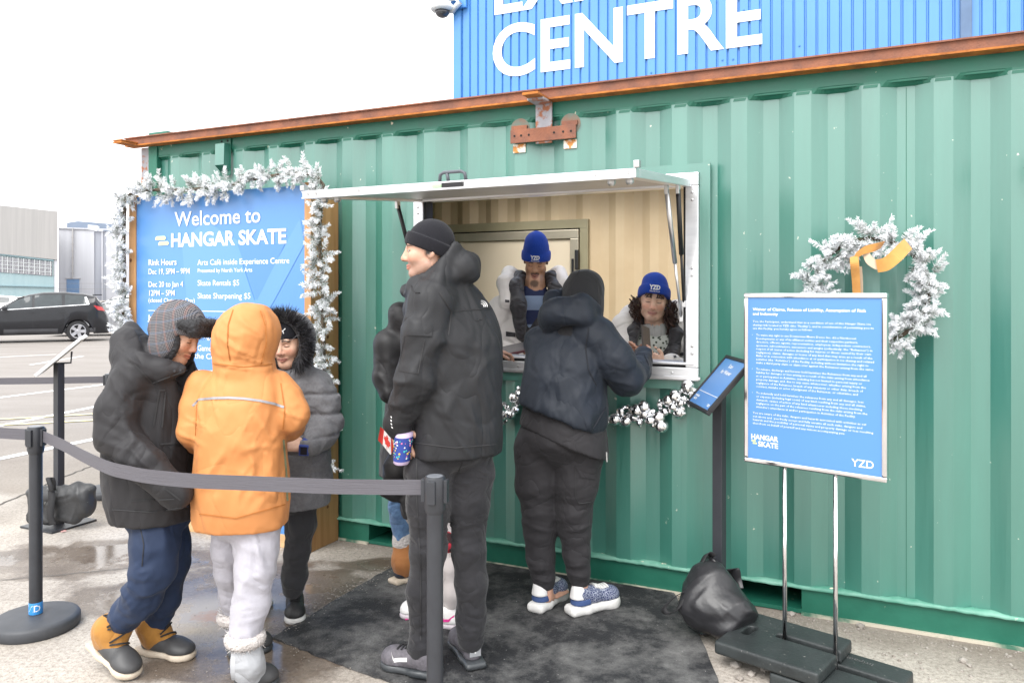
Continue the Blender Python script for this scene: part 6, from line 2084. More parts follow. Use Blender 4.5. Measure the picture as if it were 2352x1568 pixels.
def build_man():
	base = (-.215, 2.97, 0)
	H = Head((-.318, 2.945, 1.611), (-1, -.10), 2, 0, .89)
	elL, wrL = P(955, 876, 2.82), P(913, 968, 2.87)
	shL, shR = P(990, 692, 2.87), Vector((-.13, 3.08, 1.39))
	elR, wrR = Vector((-.16, 3.17, 1.14)), Vector((-.27, 3.17, .96))
	hipL, kneeL, ankL = P(985, 1085, 2.93), P(984, 1262, 2.92), P(972, 1480, 2.94)
	hipR, kneeR, ankR = P(1080, 1085, 2.99), P(1077, 1265, 2.985), P(1081, 1470, 3.0)
	fine = [(tuple(H.c - .125), tuple(H.c + .13), .0026), (tuple(_arr(wrL) + np.array([-.05, -.06, -.12])), tuple(_arr(wrL) + np.array([.10, .06, .02])), .0035)]
	F = Field((-.62, 2.55, 0.02), (.15, 3.45, 1.78), .018, fine)
	body_skeleton(F, (-.215, 2.97, .88), (-.23, 2.98, 1.28), (-.285, 2.97, 1.46), (hipL, hipR), (kneeL, kneeR), (ankL + Vector((0, 0, -.03)), ankR + Vector((0, 0, -.03))), (shL, (-.18, 3.04, 1.32)), (elL, elR), (wrL, wrR), .85)
	H.neck(F, (-.285, 2.97, 1.45), .054)
	H.put(F, nose=1.12)
	hand(F, wrL + Vector((.0, 0, -.015)), (.22, .02, -.8), (.3, .95, 0), 1, .35, .95)
	F.cone(wrR, wrR + Vector((-.02, -.02, -.09)), .03, .035, .02)
	o = person(F, base, 'man in charcoal hooded jacket, black jeans and black knit hat looking left', None,
			   lambda v, n: H.color(v, SKIN_PALE, brow=(.025, .018, .012), eyes='open', beard=((.12, .10, .10), .35, 'stubble'), hair=(.02, .016, .014), hairz=-.05, blush=.5))
	# jacket
	yaw = R(38)
	F = Field((-.62, 2.5, .80), (.10, 3.40, 1.72), .008)
	F.loft([(.835, -.213, 2.975, .182, .148), (.90, -.212, 2.975, .184, .150), (1.0, -.213, 2.975, .183, .147), (1.12, -.214, 2.975, .184, .146), (1.25, -.219, 2.98, .190, .146), (1.33, -.230, 2.985, .188, .136), (1.40, -.248, 2.985, .182, .115), (1.45, -.252, 2.98, .152, .096), (1.485, -.258, 2.975, .118, .088), (1.51, -.27, 2.97, .095, .08)], yaw, 0, n=2.3, rnd=.005)
	F.cone(_arr(shR) + np.array([-.03, 0, -.05]), elR, .070, .072, .06); F.cone(elR, wrR, .070, .055, .03)
	F.limb([shL + Vector((.03, .05, .01)), shL, P(975, 770, 2.84), elL, P(934, 925, 2.84), wrL, wrL + Vector((.01, .005, -.03))], [.076, .084, .083, .073, .062, .047, .043], .025, .012)
	# collar and lowered hood
	G = F.twin()
	A_, B_, C_, D_, E_ = P(955, 656, 2.89), P(1038, 573, 2.93), P(1080, 604, 2.96), P(1078, 626, 2.95), P(1005, 642, 2.87)
	for a, b, ra, rb in ((A_, B_, .031, .028), (A_, C_, .030, .032), (A_, D_, .028, .032), (B_, C_, .027, .032), (E_, D_, .034, .032), (E_, B_, .032, .026), (C_, D_, .033, .033), (D_, P(1070, 620, 3.06), .033, .03), (C_, P(1062, 605, 3.06), .032, .03), (B_, P(1030, 578, 3.05), .027, .027), (P(1060, 610, 2.93), P(1050, 615, 3.03), .045, .045)):
		G.cone(a, b, ra, rb, .022)
	F.merge(G, .016)
	F.path([P(938, 668, 2.93), P(950, 664, 2.89)], [.024, .028], .02)
	F.path([P(938, 662, 2.95), P(934, 668, 3.0), P(950, 664, 3.05)], .024, .02)
	# keep the head clear of the hood
	F.ell(H.p(0, -.005, .03), np.array((.082, .104, .10)) * .94, H.A, .01, 's')
	F.cone(H.p(0, -.01, -.04), H.p(0, .03, -.10), .062, .060, .008, 's')
	F.cone(H.p(0, .06, -.06), H.p(0, .14, -.10), .05, .07, .008, 's')
	creases = [(P(952, 885, 2.75), .075, (.25, 0, 1), 105, .0045), (P(925, 940, 2.78), .06, (.35, 0, 1), 120, .005), (P(1010, 770, 2.78), .08, (1, 0, -.35), 70, .0045), (P(1075, 860, 2.8), .13, (.75, 0, .65), 46, .0055),
			   (P(1062, 610, 2.84), .08, (.9, 0, .4), 55, .003), (P(1000, 640, 2.8), .06, (.5, 0, 1), 80, .003), (P(1010, 950, 2.8), .10, (.6, 0, 1), 55, .005), (P(1100, 780, 2.82), .09, (1, 0, .2), 55, .003)]
	jk = soft('jacket', F, M['jkt_dark'], o, 2, dict(amp=.0032, freq=8, along=(.55, .2, 1), stretch=.35, seed=3, local=creases, lo=lambda v: np.interp(v[:, 2], [1.40, 1.50], [1.0, .55])))
	bv = surf(jk)
	vd = None
	patch(bv, [P(932, 770, 2.84), P(992, 772, 2.84), P(994, 748, 2.84), P(934, 742, 2.84)], vd, 10, 6, .006).build('pocket_flap', M['jkt_dark'], jk, smooth=True)
	seam(bv, [P(930, 772, 2.84), P(914, 850, 2.84), P(960, 858, 2.84), P(975, 780, 2.84)], vd, .004, .0012).build('seam', M['seal'], jk)
	seam(bv, [P(1036, 716, 2.84), P(1065, 712, 2.84), P(1100, 710, 2.84), P(1138, 708, 2.84)], vd, .004, .0012).build('seam', M['seal'], jk)
	seam(bv, [P(1010, 672, 2.84), P(1037, 716, 2.84), P(1030, 770, 2.84)], vd, .004, .0012).build('seam', M['seal'], jk)
	seam(bv, [P(950, 1016, 2.84), P(1046, 1028, 2.84), P(1140, 1020, 2.9)], vd, .004, .0012).build('seam', M['seal'], jk)
	q = MB(); c = P(1112, 700, 2.90)
	for a in (0, 1, 2):
		pts = []
		for t in range(7):
			an = math.pi / 2 * t / 6; r = .024 - .006 * a
			pts.append(onto(bv, c + Vector((-.012 + r * math.cos(an), 0, -.008 + r * math.sin(an))), None, .003))
		q.strip(pts, Vector((-.7, 0, -.7)), .0042)
	q.build('chest_mark', M['logo_white'], jk)
	q = MB();
	for k in range(4): q.add([onto(bv, P(889.5 + a, 956 + k * 8 + b, 2.8), Vector((.6, .8, 0)), .002) for a, b in ((0, 0), (4, 2), (4, 6), (0, 4))], [(0, 1, 2, 3)])
	q.build('cuff_mark', M['logo_white'], jk)
	MB().tube([onto(bv, P(x, y, 2.84), None, .003) for x, y in ((943, 655), (946, 664), (955, 672), (964, 672))], .0022, 6).build('drawcord', M['lace_dark'], jk, smooth=True)
	# jeans
	tr = trousers(o, M['jean_black'], (-.213, 2.97, .875), (.165, .135, .11),
		[([hipL, P(985, 1160, 2.92), kneeL, P(972, 1360, 2.93), ankL, P(968, 1496, 2.945)], [.098, .081, .066, .061, .052, .054]),
		 ([hipR, P(1076, 1160, 2.985), kneeR, P(1083, 1340, 2.99), P(1081, 1420, 3.0), P(1081, 1468, 3.0)], [.098, .078, .062, .059, .055, .050])], yaw,
		fold=dict(amp=.0019, freq=8, along=(1, 0, .4), stretch=.35, seed=9, local=[(P(980, 1240, 2.85), .10, (.15, 0, 1), 120, .0045), (P(1076, 1235, 2.92), .10, (-.15, 0, 1), 120, .0048), (P(1079, 1440, 2.93), .06, (.2, 0, 1), 130, .006), (P(966, 1462, 2.88), .06, (-.2, 0, 1), 130, .006), (P(1060, 1110, 2.86), .08, (-.35, 0, 1), 100, .004)]))
	bv = surf(tr)
	seam(bv, [P(957, 1045, 2.84), P(957, 1150, 2.84), P(966, 1300, 2.84), P(966, 1470, 2.84)], vd, .004, .0012, 16).build('seam', M['seal'], tr)
	seam(bv, [P(1100, 1078, 2.84), P(1118, 1092, 2.84)], vd, .004, .0015).build('seam', M['seal'], tr)
	seam(bv, [P(1040, 1120, 2.84), P(1062, 1060, 2.84)], vd, .003, .0012).build('seam', M['seal'], tr)
	H.beanie(M['knit_black'], o, low_f=.036, low_b=-.046, cuff=.055, tall=.006)
	# trainers
	for heel, toe, lf in (((-.285, 2.90, .012), (-.500, 3.00, .012), True), ((-.138, 2.962, .012), (-.232, 3.20, .012), False)):
		s, b, A, L = shoe(o, heel, toe, .096, .090, M['shoe_grey'], M['sole_dark'], .028, lace=M['lace_dark'])
		s.name = 'trainer'
		h0 = _arr(heel); d = A[:, 1]; sd = A[:, 0]
		side = -sd if (sd @ np.array([0, -1, 0])) < 0 else sd
		q = MB()
		if lf:
			for (l, z), (l2, z2), w in (((.42, .065), (.66, .052), .016), ((.66, .052), (.74, .075), .010)):
				pa = h0 + d * L * l + np.array([0, 0, z]) + side * .12; pb = h0 + d * L * l2 + np.array([0, 0, z2]) + side * .12
				pts = [onto(b, Vector(pa + (pb - pa) * t / 6), Vector(-side), .0025) for t in range(7)]
				q.strip(pts, Vector((0, 0, 1)), w)
			q.build('side_flash', M['logo_white'], s)
		else:
			pts = [onto(b, Vector(h0 - d * .15 + np.array([0, 0, z])), Vector(d), .003) for z in (.045, .06, .075, .09, .105)]
			q.strip(pts, Vector(sd), .045); q.build('heel_panel', M['silver_shoe'], s)
			q = MB()
			for z in (.06, .071, .082, .093): q.lathe([(.0035, 0), (.003, .001)], onto(b, Vector(h0 - d * .15 + np.array([0, 0, z])), Vector(d), .0045), 6, (Vector(sd), Vector((0, 0, 1)), Vector(-d)))
			q.parts('heel_dot', M['logo_white'], s)
	return o
build_man()

# what he carries: a patterned tumbler; and the child's paper flag beside it
M['tumbler'] = pmat('lilac_tumbler', (.62, .50, .70), .4)
def tumbler():
	c = P(925, 1028, 2.86)
	t = thing('tumbler', tuple(c), 'lilac tumbler with blue flower pattern held at the man’s side', 'cup')
	ax = (Vector((1, 0, 0)), Vector((0, .99, .12)), Vector((.10, -.12, 1)).normalized())
	MB().lathe([(.026, -.060), (.030, -.055), (.035, .055), (.033, .060), (.02, .063)], c, 28, ax).build('cup', M['tumbler'], t, auto=40)
	rng = random.Random(3)
	inks = [pmat('ink_navy', (.03, .06, .30), .5), pmat('ink_teal', (.05, .40, .42), .5), pmat('ink_yellow', (.75, .50, .06), .5), pmat('ink_pink', (.70, .20, .35), .5)]
	MB().lathe([(.0310, -.046), (.0352, .046)], c, 28, ax, cap=False).build('wrap', inks[0], t)
	for k, m in enumerate((inks[1], inks[2], inks[3], M['white_ink'])):
		q = MB()
		for i in range(26):
			a = rng.uniform(0, 2 * math.pi); h = rng.uniform(-.04, .04); r = .0334 + h * .045 + .0008
			n = ax[0] * math.cos(a) + ax[1] * math.sin(a); s = ax[0] * -math.sin(a) + ax[1] * math.cos(a)
			R_ = rng.uniform(.002, .0045)
			q.lathe([(R_, 0), (R_ * .8, .0006)], c + n * r + ax[2] * h, 6, (s, ax[2], n))
		q.build('flower_print', m, t)
tumbler()
# ------------------------------------------------------------------ three children in the queue
def plaid_material():
	m = bpy.data.materials.new('checked_wool'); m.use_nodes = True
	nt = m.node_tree; b = nt.nodes['Principled BSDF']; L = nt.links.new
	tc = _n(nt, 'ShaderNodeTexCoord')
	def band(rot, scale):
		mp = _n(nt, 'ShaderNodeMapping'); mp.inputs['Rotation'].default_value = rot
		L(tc.outputs['Object'], mp.inputs[0])
		w = _n(nt, 'ShaderNodeTexWave'); w.inputs['Scale'].default_value = scale; w.inputs['Distortion'].default_value = .4; w.inputs['Detail'].default_value = 1
		L(mp.outputs[0], w.inputs[0]); return w.outputs['Fac']
	a, c = band((0, .2, .3), 62), band((0, R(90) + .2, .3), 62)
	mul = _n(nt, 'ShaderNodeMath', operation='MULTIPLY'); L(a, mul.inputs[0]); L(c, mul.inputs[1])
	rp = _n(nt, 'ShaderNodeValToRGB'); e = rp.color_ramp.elements
	e[0].position = .10; e[1].position = .60; e[0].color = (.045, .046, .055, 1); e[1].color = (.21, .20, .20, 1)
	L(mul.outputs[0], rp.inputs[0])
	a2, c2 = band((0, .2, .3), 9), band((0, R(90) + .2, .3), 9)
	out = rp.outputs['Color']
	for f, colr in ((a2, (.42, .16, .10)), (c2, (.14, .22, .34))):
		r2 = _n(nt, 'ShaderNodeValToRGB'); r2.color_ramp.elements[0].position = .86; r2.color_ramp.elements[1].position = .94
		L(f, r2.inputs[0])
		sc = _n(nt, 'ShaderNodeMath', operation='MULTIPLY'); sc.inputs[1].default_value = .16; L(r2.outputs['Color'], sc.inputs[0])
		mx = _n(nt, 'ShaderNodeMix', data_type='RGBA'); L(sc.outputs[0], mx.inputs['Factor']); L(out, mx.inputs['A']); mx.inputs['B'].default_value = (*colr, 1)
		out = mx.outputs['Result']
	L(out, b.inputs['Base Color']); b.inputs['Roughness'].default_value = .9
	return m
M['plaid'] = plaid_material()
M['fur_black'] = pmat('black_fur', (.016, .016, .019), .7, col2=(.008, .008, .010), vscale=40, bump=.8, bscale=90, sheen=.1)
M['fur_black2'] = pmat('dark_fur_tips', (.035, .034, .042), .6)
M['coat_black'] = cloth('black_parka', (.026, .025, .0275), .6, bs=600, bump=.06, sheen=.02, spec=.3)
M['navy_pant'] = cloth('navy_track_cloth', (.017, .032, .075), .7, col2=(.012, .024, .058), bs=500, bump=.05, sheen=.05, spec=.35, wrinkle=(0.22, 5.6, (1, 1, .6)))
M['boot_tan'] = cloth('tan_nubuck', (.42, .20, .035), .8, col2=(.34, .15, .025), bs=200, bump=.15, wrinkle=(0.26, 13.1, (1, 1, 1)))
M['boot_black'] = pmat('black_rubber_boot', (.018, .02, .023), .5, col2=(.05, .05, .052), vscale=14, lo=.6, hi=.8)
M['sole_cream'] = pmat('cream_sole', (.60, .52, .42), .6, col2=(.48, .40, .31), vscale=30)
M['orange_coat'] = cloth('orange_parka', (.58, .245, .085), .6, col2=(.53, .215, .07), bs=600, bump=.05, sheen=.05, spec=.3, wrinkle=(0.27, 6.1, (1, 1, .6)))
M['reflect'] = pmat('grey_reflective_tape', (.36, .36, .38), .35, metal=.3)
M['sweat_grey'] = cloth('heather_sweatpants', (.42, .41, .455), .9, col2=(.39, .38, .425), vs=60, bs=400, bump=.15, wrinkle=(0.32, 7.5, (1, 1, .8)))
M['boot_grey'] = cloth('grey_snow_boot', (.36, .37, .39), .6, bs=300, bump=.1, wrinkle=(0.32, 9.4, (1, 1, 1.4)))
M['fur_white'] = pmat('cream_fleece', (.66, .62, .60), .9, col2=(.52, .48, .46), vscale=60, bump=1.0, bscale=120)
M['coat_grey'] = cloth('grey_melange_coat', (.17, .17, .18), .8, col2=(.13, .13, .14), vs=90, bs=500, bump=.12, wrinkle=(0.36, 7.5, (1, 1, .8)))
M['pant_dark'] = cloth('charcoal_fleece_pants', (.035, .035, .039), .9, bs=400, bump=.12, wrinkle=(0.32, 8.5, (1, 1, .9)))
M['shoe_black'] = pmat('black_trainer', (.016, .016, .017), .5, col2=(.03, .03, .031), vscale=30, bump=.3, bscale=200)
M['sole_white'] = pmat('white_sole', (.72, .71, .69), .5, col2=(.62, .61, .59), vscale=20)
M['watch_blue'] = pmat('blue_watch_strap', (.035, .065, .28), .35)
M['screen'] = pmat('dark_watch_glass', (.02, .022, .03), .12, spec=.7)

def boot(parent, heel, toe, top, mat_low, mat_shaft, mat_sole, rtop=.055, h=.06, w=.098, lace=None, name='boot'):
	s, b, A, L = shoe(parent, heel, toe, w, h, mat_low, mat_sole, .026)
	s.name = name
	h0 = _arr(heel); d, up = A[:, 1], A[:, 2]
	a = h0 + d * .06 + up * .06
	F_pts = [a, h0 + d * .058 + up * .10, _arr(top)]
	def ex(F): F.cone(h0 + d * (L * .52) + up * .055, h0 + d * .06 + up * .10, .036, .050, .03)
	sh = limb_mesh('shaft', mat_shaft, s, F_pts, [.048, .05, rtop], .006, .03, dict(amp=.002, freq=12, seed=4), ex)
	if lace:
		bv = surf(sh)
		for i in range(5):
			c = h0 + d * (L * .56 - .016 * i) + up * (.085 + .024 * i)
			sd = A[:, 0]
			e = 1 if i % 2 else -1
			seam(bv, [Vector(c - sd * .035 + up * .012 * e), Vector(c + sd * .035 - up * .012 * e)], Vector(-d * .8 - up * .6), .006, .004, 8, .004).build('lace', lace, sh)
	return s, sh

def build_black_kid():
	base = (-1.40, 3.03, 0)
	H = Head((-1.300, 3.0, 1.288), (1, -.16), 22, 4, .88)
	shR, elR, wrR = P(305, 872, 2.90), P(270, 1000, 2.84), P(398, 1126, 2.80)
	shL, elL, wrL = Vector((-1.36, 3.16, 1.10)), Vector((-1.25, 3.20, .90)), Vector((-1.13, 3.16, .86))
	hipN, knN, anN = P(362, 1190, 2.98), P(352, 1305, 2.94), P(285, 1425, 2.99)
	hipF, knF, anF = P(382, 1190, 3.08), P(392, 1300, 3.09), P(355, 1425, 3.13)
	F = Field((-1.75, 2.68, .03), (-1.0, 3.4, 1.46), .018, [(tuple(H.c - .12), tuple(H.c + .125), .0028)])
	body_skeleton(F, (-1.40, 3.03, .62), (-1.40, 3.03, 1.0), (-1.365, 3.01, 1.16), (hipN, hipF), (knN, knF), (anN, anF), (shR, shL), (elR, elL), (wrR, wrL), .8)
	H.neck(F, (-1.365, 3.01, 1.15), .05)
	H.put(F, child=True, nose=.9, ears=False, smile=.5)
	for w in (wrR, wrL):
		F.cone(w, Vector(w) + Vector((.01, 0, -.01)), .026, .026, .02)
	o = person(F, base, 'kid in black parka, navy trousers and checked fur-trimmed trapper hat', None,
			   lambda v, n: H.color(v, (.62, .375, .26), eyes='down', hair=(.02, .015, .012), hairz=.05, blush=.4))
	F = Field((-1.78, 2.62, .52), (-1.05, 3.42, 1.42), .008)
	F.loft([(.575, -1.394, 3.03, .160, .165), (.65, -1.405, 3.03, .170, .170), (.76, -1.415, 3.03, .170, .165), (.93, -1.412, 3.03, .165, .160), (1.05, -1.405, 3.03, .160, .160), (1.13, -1.395, 3.03, .145, .165), (1.185, -1.385, 3.03, .118, .145), (1.225, -1.372, 3.03, .085, .10), (1.25, -1.36, 3.02, .07, .08)], 0, 0, n=2.3, rnd=.005)
	F.limb([shL, elL, wrL], [.08, .066, .052], .03, .02)
	F.limb([shR + Vector((.01, .05, .02)), shR, P(270, 940, 2.86), elR, P(335, 1065, 2.80), wrR, P(410, 1136, 2.80)], [.075, .080, .076, .072, .064, .055, .050], .025, .012)
	F.path([P(300, 762, 3.02), P(283, 785, 2.95), P(283, 818, 2.92), P(318, 842, 2.88), P(372, 846, 2.89), P(420, 850, 2.92)], [.034, .040, .044, .040, .034, .028], .03)
	F.ell(P(312, 800, 3.0), (.060, .10, .065), None, .03)
	F.path([P(300, 760, 3.05), P(330, 800, 3.12), P(420, 840, 3.1), P(436, 850, 2.98)], [.035, .04, .03, .028], .03)
	F.ell(H.p(0, -.0, .02), np.array((.085, .108, .10)) * .9, H.A, .01, 's'); F.cone(H.p(0, 0, -.02), H.p(0, .05, -.10), .070, .066, .01, 's'); F.cone(H.p(0, .04, -.05), H.p(0, .16, -.13), .05, .08, .01, 's')
	jk = soft('parka', F, M['coat_black'], o, 2, dict(amp=.0036, freq=8, along=(.35, .2, 1), stretch=.4, seed=13, local=[
		(P(285, 985, 2.75), .08, (.3, 0, 1), 95, .007), (P(330, 1060, 2.72), .07, (.7, 0, .7), 100, .005), (P(300, 1030, 2.72), .07, (.6, 0, -.6), 90, .005), (P(400, 900, 2.8), .10, (.25, 0, 1), 60, .004), (P(300, 820, 2.82), .06, (.6, 0, 1), 100, .006), (P(355, 1160, 2.8), .12, (1, 0, .1), 70, .003), (P(285, 900, 2.8), .09, (.8, 0, .5), 60, .004)]))
	bv = surf(jk)
	patch(bv, [P(418, 1062, 2.8), P(446, 1054, 2.8), P(446, 1026, 2.8), P(386, 1024, 2.8)], None, 8, 6, .006).build('pocket_flap', M['coat_black'], jk, smooth=True)
	for pts, w in (([(366, 896), (352, 980)], .006), ([(380, 900), (372, 982)], .006), ([(366, 896), (380, 896)], .006), ([(258, 1170), (350, 1176), (448, 1160)], .004), ([(310, 838), (350, 880), (430, 850)], .004), ([(390, 860), (432, 905), (440, 1000)], .005), ([(368, 1020), (446, 1014)], .006), ([(300, 1150), (400, 1146)], .004)):
		seam(bv, [P(x, y, 2.84) for x, y in pts], None, w, .0015).build('seam', M['seal'], jk)
	q = MB()
	for x, y in ((401, 852), (415, 850), (413, 1053), (437, 905)): q.lathe([(.005, 0), (.004, .002)], onto(bv, P(x, y, 2.84), None, .001), 8, (Vector((1, 0, 0)), UP, Vector((0, -1, 0))))
	q.parts('press_stud', M['post_black'], jk)
	seam(bv, [P(380, 1122, 2.74), P(414, 1148, 2.74)], None, .006, .002).build('cuff_seam', M['seal'], jk)
	# trousers
	tr = trousers(o, M['navy_pant'], (-1.385, 3.03, .60), (.13, .13, .10),
		[([hipN, P(356, 1250, 2.95), knN, P(325, 1370, 2.96), P(283, 1420, 3.0)], [.088, .082, .078, .068, .062]),
		 ([hipF, P(392, 1250, 3.08), knF, P(380, 1370, 3.11), P(358, 1432, 3.13)], [.078, .072, .066, .060, .055])],
		fold=dict(amp=.0042, freq=7, along=(.5, 0, 1), stretch=.4, seed=21, local=[(P(335, 1330, 2.86), .09, (-.5, 0, 1), 70, .008), (P(300, 1400, 2.9), .07, (-.6, 0, .8), 90, .007), (P(372, 1400, 3.03), .07, (-.2, 0, 1), 90, .006), (P(360, 1260, 2.88), .08, (.3, 0, 1), 60, .003)]))
	bv = surf(tr)
	seam(bv, [P(318, 1190, 2.9), P(330, 1250, 2.9), P(326, 1300, 2.9)], None, .003, .001).build('seam', M['seal'], tr)
	boot(o, (-1.628, 3.03, .070), (-1.418, 2.905, .004), P(272, 1440, 3.0), M['boot_black'], M['boot_tan'], M['sole_cream'], .056, .062, .104, M['lace_dark'])
	boot(o, (-1.505, 3.145, .0), (-1.268, 3.07, .0), P(345, 1432, 3.13), M['boot_black'], M['boot_tan'], M['sole_cream'], .056, .062, .100, M['lace_dark'])
	# trapper hat
	k = H.k
	F = Field(H.c - .24 * k, H.c + .26 * k, .005)
	F.ell(H.p(0, -.010, .045), np.array((.098, .120, .112)) * k, H.A, 0)
	F.plane(H.p(0, 0, .012), -(H.A @ np.array([0, -.18, 1.0])))
	for q in (-1, 1):
		F.ell(H.p(q * .078, -.010, -.035), np.array((.026, .062, .085)) * k, H.A, .015)
	F.ell(H.p(0, -.085, .0), np.array((.07, .035, .06)) * k, H.A, .03)
	F.cone(H.p(0, .10, .055), H.p(0, .10, .055), .001, .001, 0)
	hat = soft('trapper_hat', F, M['plaid'], o, 2)
	F = Field(H.c - .24 * k, H.c + .28 * k, .005)
	F.box(H.p(0, .106, .078), np.array((.086, .022, .042)) * k, .02 * k, H.A, 0)
	F.cone(H.p(-.088, .05, .07), H.p(-.07, .10, .075), .022 * k, .03 * k, .02); F.cone(H.p(.088, .05, .07), H.p(.07, .10, .075), .022 * k, .03 * k, .02)
	v, f = F.mesh(2); v = v + vnormals(v, f) * (.003 * vnoise(v * 120, 3))[:, None]
	br = mesh_obj('hat_brim', v, f, M['fur_black'], hat, smooth=True)
	n = vnormals(v, f); fuzz('brim_fur', [M['fur_black'], M['fur_black2']], hat, v, n, .006, .0008, 2200, np.random.default_rng(2))
	F = Field(H.c - .24 * k, H.c + .28 * k, .005)
	for q in (-1, 1):
		F.ell(H.p(q * .068, .018, -.045), np.array((.022, .052, .085)) * k, H.A, .0)
	F.ell(H.p(-.05, .045, -.085), np.array((.03, .04, .05)) * k, H.A, .02)
	v, f = F.mesh(2); v = v + vnormals(v, f) * (.003 * vnoise(v * 120, 5))[:, None]
	mesh_obj('hat_lining', v, f, M['fur_black'], hat, smooth=True)
	fuzz('lining_fur', [M['fur_black'], M['fur_black2']], hat, v, vnormals(v, f), .006, .0008, 1500, np.random.default_rng(3))
	return o
build_black_kid()

def build_orange_kid():
	base = (-1.02, 2.93, 0)
	H = Head((-1.005, 2.97, 1.285), (.25, 1), 22, 0, .88)
	shL, elL, wrL = P(466, 888, 2.95), P(447, 988, 2.91), P(484, 1003, 3.14)
	shR, elR, wrR = P(632, 893, 2.96), P(664, 950, 2.94), P(640, 985, 3.20)
	hipR, knR, anR = P(592, 1195, 2.91), P(586, 1310, 2.87), P(562, 1450, 2.83)
	hipL, knL, anL = P(530, 1195, 2.98), P(528, 1310, 3.03), P(538, 1410, 3.09)
	F = Field((-1.45, 2.6, .03), (-.65, 3.4, 1.43), .016, [(tuple(_arr(wrR) + np.array([-.12, -.06, -.07])), tuple(_arr(wrR) + np.array([.05, .10, .07])), .004)])
	body_skeleton(F, (-1.02, 2.93, .62), (-1.02, 2.93, 1.0), (-1.01, 2.95, 1.14), (hipR, hipL), (knR, knL), (anR, anL), (shL, shR), (elL, elR), (wrL, wrR), .8)
	H.neck(F, (-1.01, 2.95, 1.14), .05); H.put(F, child=True, ears=True)
	hand(F, wrR, (-.8, .35, .1), (-.3, .6, -.5), 1, .8, .8); hand(F, wrL, (.6, .6, 0), (.3, .3, -.6), -1, .8, .8)
	o = person(F, base, 'kid seen from behind in orange hooded parka and pale grey sweatpants', None, lambda v, n: H.color(v, SKIN_OLIVE, eyes='down', hair=(.02, .015, .012)))
	F = Field((-1.42, 2.64, .54), (-.68, 3.30, 1.46), .0075)
	F.loft([(.575, -1.022, 2.93, .168, .145), (.62, -1.025, 2.93, .174, .150), (.72, -1.028, 2.93, .176, .150), (.85, -1.027, 2.93, .166, .142), (.97, -1.025, 2.93, .164, .138), (1.05, -1.02, 2.935, .164, .132), (1.10, -1.018, 2.94, .148, .118), (1.155, -1.012, 2.945, .108, .10), (1.21, -1.01, 2.95, .09, .09)], 0, 0, n=2.4, rnd=.005)
	F.limb([shL + Vector((.03, 0, .0)), shL, P(452, 935, 2.93), elL, P(455, 1006, 3.02), wrL], [.055, .060, .062, .062, .055, .045], .025, .010)
	F.limb([shR + Vector((-.03, 0, .0)), shR, P(650, 920, 2.95), elR, P(662, 975, 3.04), wrR], [.056, .064, .072, .070, .058, .045], .025, .010)
	G = F.twin()
	G.ell(P(566, 775, 2.95), (.124, .138, .112), None, 0); G.ell(P(574, 742, 2.96), (.090, .115, .080), None, .04); G.cone(P(560, 812, 2.94), P(560, 838, 2.94), .112, .112, .03)
	G.ell(H.p(0, .06, -.02), np.array((.082, .13, .11)) * .9, H.A, .015, 's')
	F.merge(G, .012)
	lc = [(P(690, 945, 2.84), .08, (.4, 0, 1), 85, .006), (P(630, 990, 2.8), .09, (1, 0, .45), 75, .006), (P(520, 1090, 2.78), .13, (1, 0, -.9), 48, .0055), (P(600, 1090, 2.78), .12, (1, 0, .9), 50, .0055), (P(470, 930, 2.82), .06, (1, 0, .2), 90, .005), (P(435, 990, 2.82), .06, (.3, 0, 1), 90, .005),
		  (P(560, 780, 2.8), .12, (.4, 0, 1), 60, .004), (P(565, 838, 2.8), (.16, .1, .03), (.1, 0, 1), 150, .006), (P(640, 1010, 2.8), .06, (.8, 0, -.6), 90, .005)]
	jk = soft('parka', F, M['orange_coat'], o, 2, dict(amp=.0034, freq=7, along=(.45, 0, 1), stretch=.5, seed=33, local=lc))
	bv = surf(jk)
	seam(bv, [P(x, y, 2.8) for x, y in ((442, 932), (458, 917), (490, 914), (525, 913), (560, 915), (598, 920), (630, 927), (652, 935))], None, .0085, .002, 8).build('reflective_tape', M['reflect'], jk)
	M['orange_seam'] = pmat('orange_seam', (.40, .14, .025), .8)
	for pts in ([(535, 712), (524, 745), (522, 790), (528, 828)], [(598, 714), (610, 748), (612, 790), (600, 835)], [(458, 1180), (542, 1190), (655, 1158)], [(452, 930), (449, 1000)], [(645, 880), (654, 940), (650, 985)], [(490, 835), (560, 843), (625, 836)]):
		seam(bv, [P(x, y, 2.8) for x, y in pts], None, .004, .0012).build('seam', M['orange_seam'], jk)
	seam(bv, [P(x, y, 2.9) for x, y in ((650, 1010), (656, 1080), (659, 1150))], None, .012, .002).build('side_lining', pmat('olive_lining', (.12, .13, .07), .8), jk)
	tr = trousers(o, M['sweat_grey'], (-1.02, 2.93, .60), (.135, .12, .09),
		[([hipR, P(588, 1260, 2.89), knR, P(577, 1390, 2.85), P(563, 1452, 2.83)], [.092, .078, .068, .064, .060]), ([hipL, P(528, 1260, 3.0), knL, P(533, 1372, 3.07), anL], [.080, .066, .056, .046, .042])],
		fold=dict(amp=.0045, freq=8, along=(.3, 0, 1), stretch=.4, seed=41, local=[(P(584, 1310, 2.8), .09, (.35, 0, 1), 90, .0055), (P(572, 1400, 2.78), .07, (-.3, 0, 1), 100, .005), (P(600, 1230, 2.8), .08, (.5, 0, .8), 70, .004), (P(528, 1360, 3.0), .08, (.2, 0, 1), 100, .004)]))
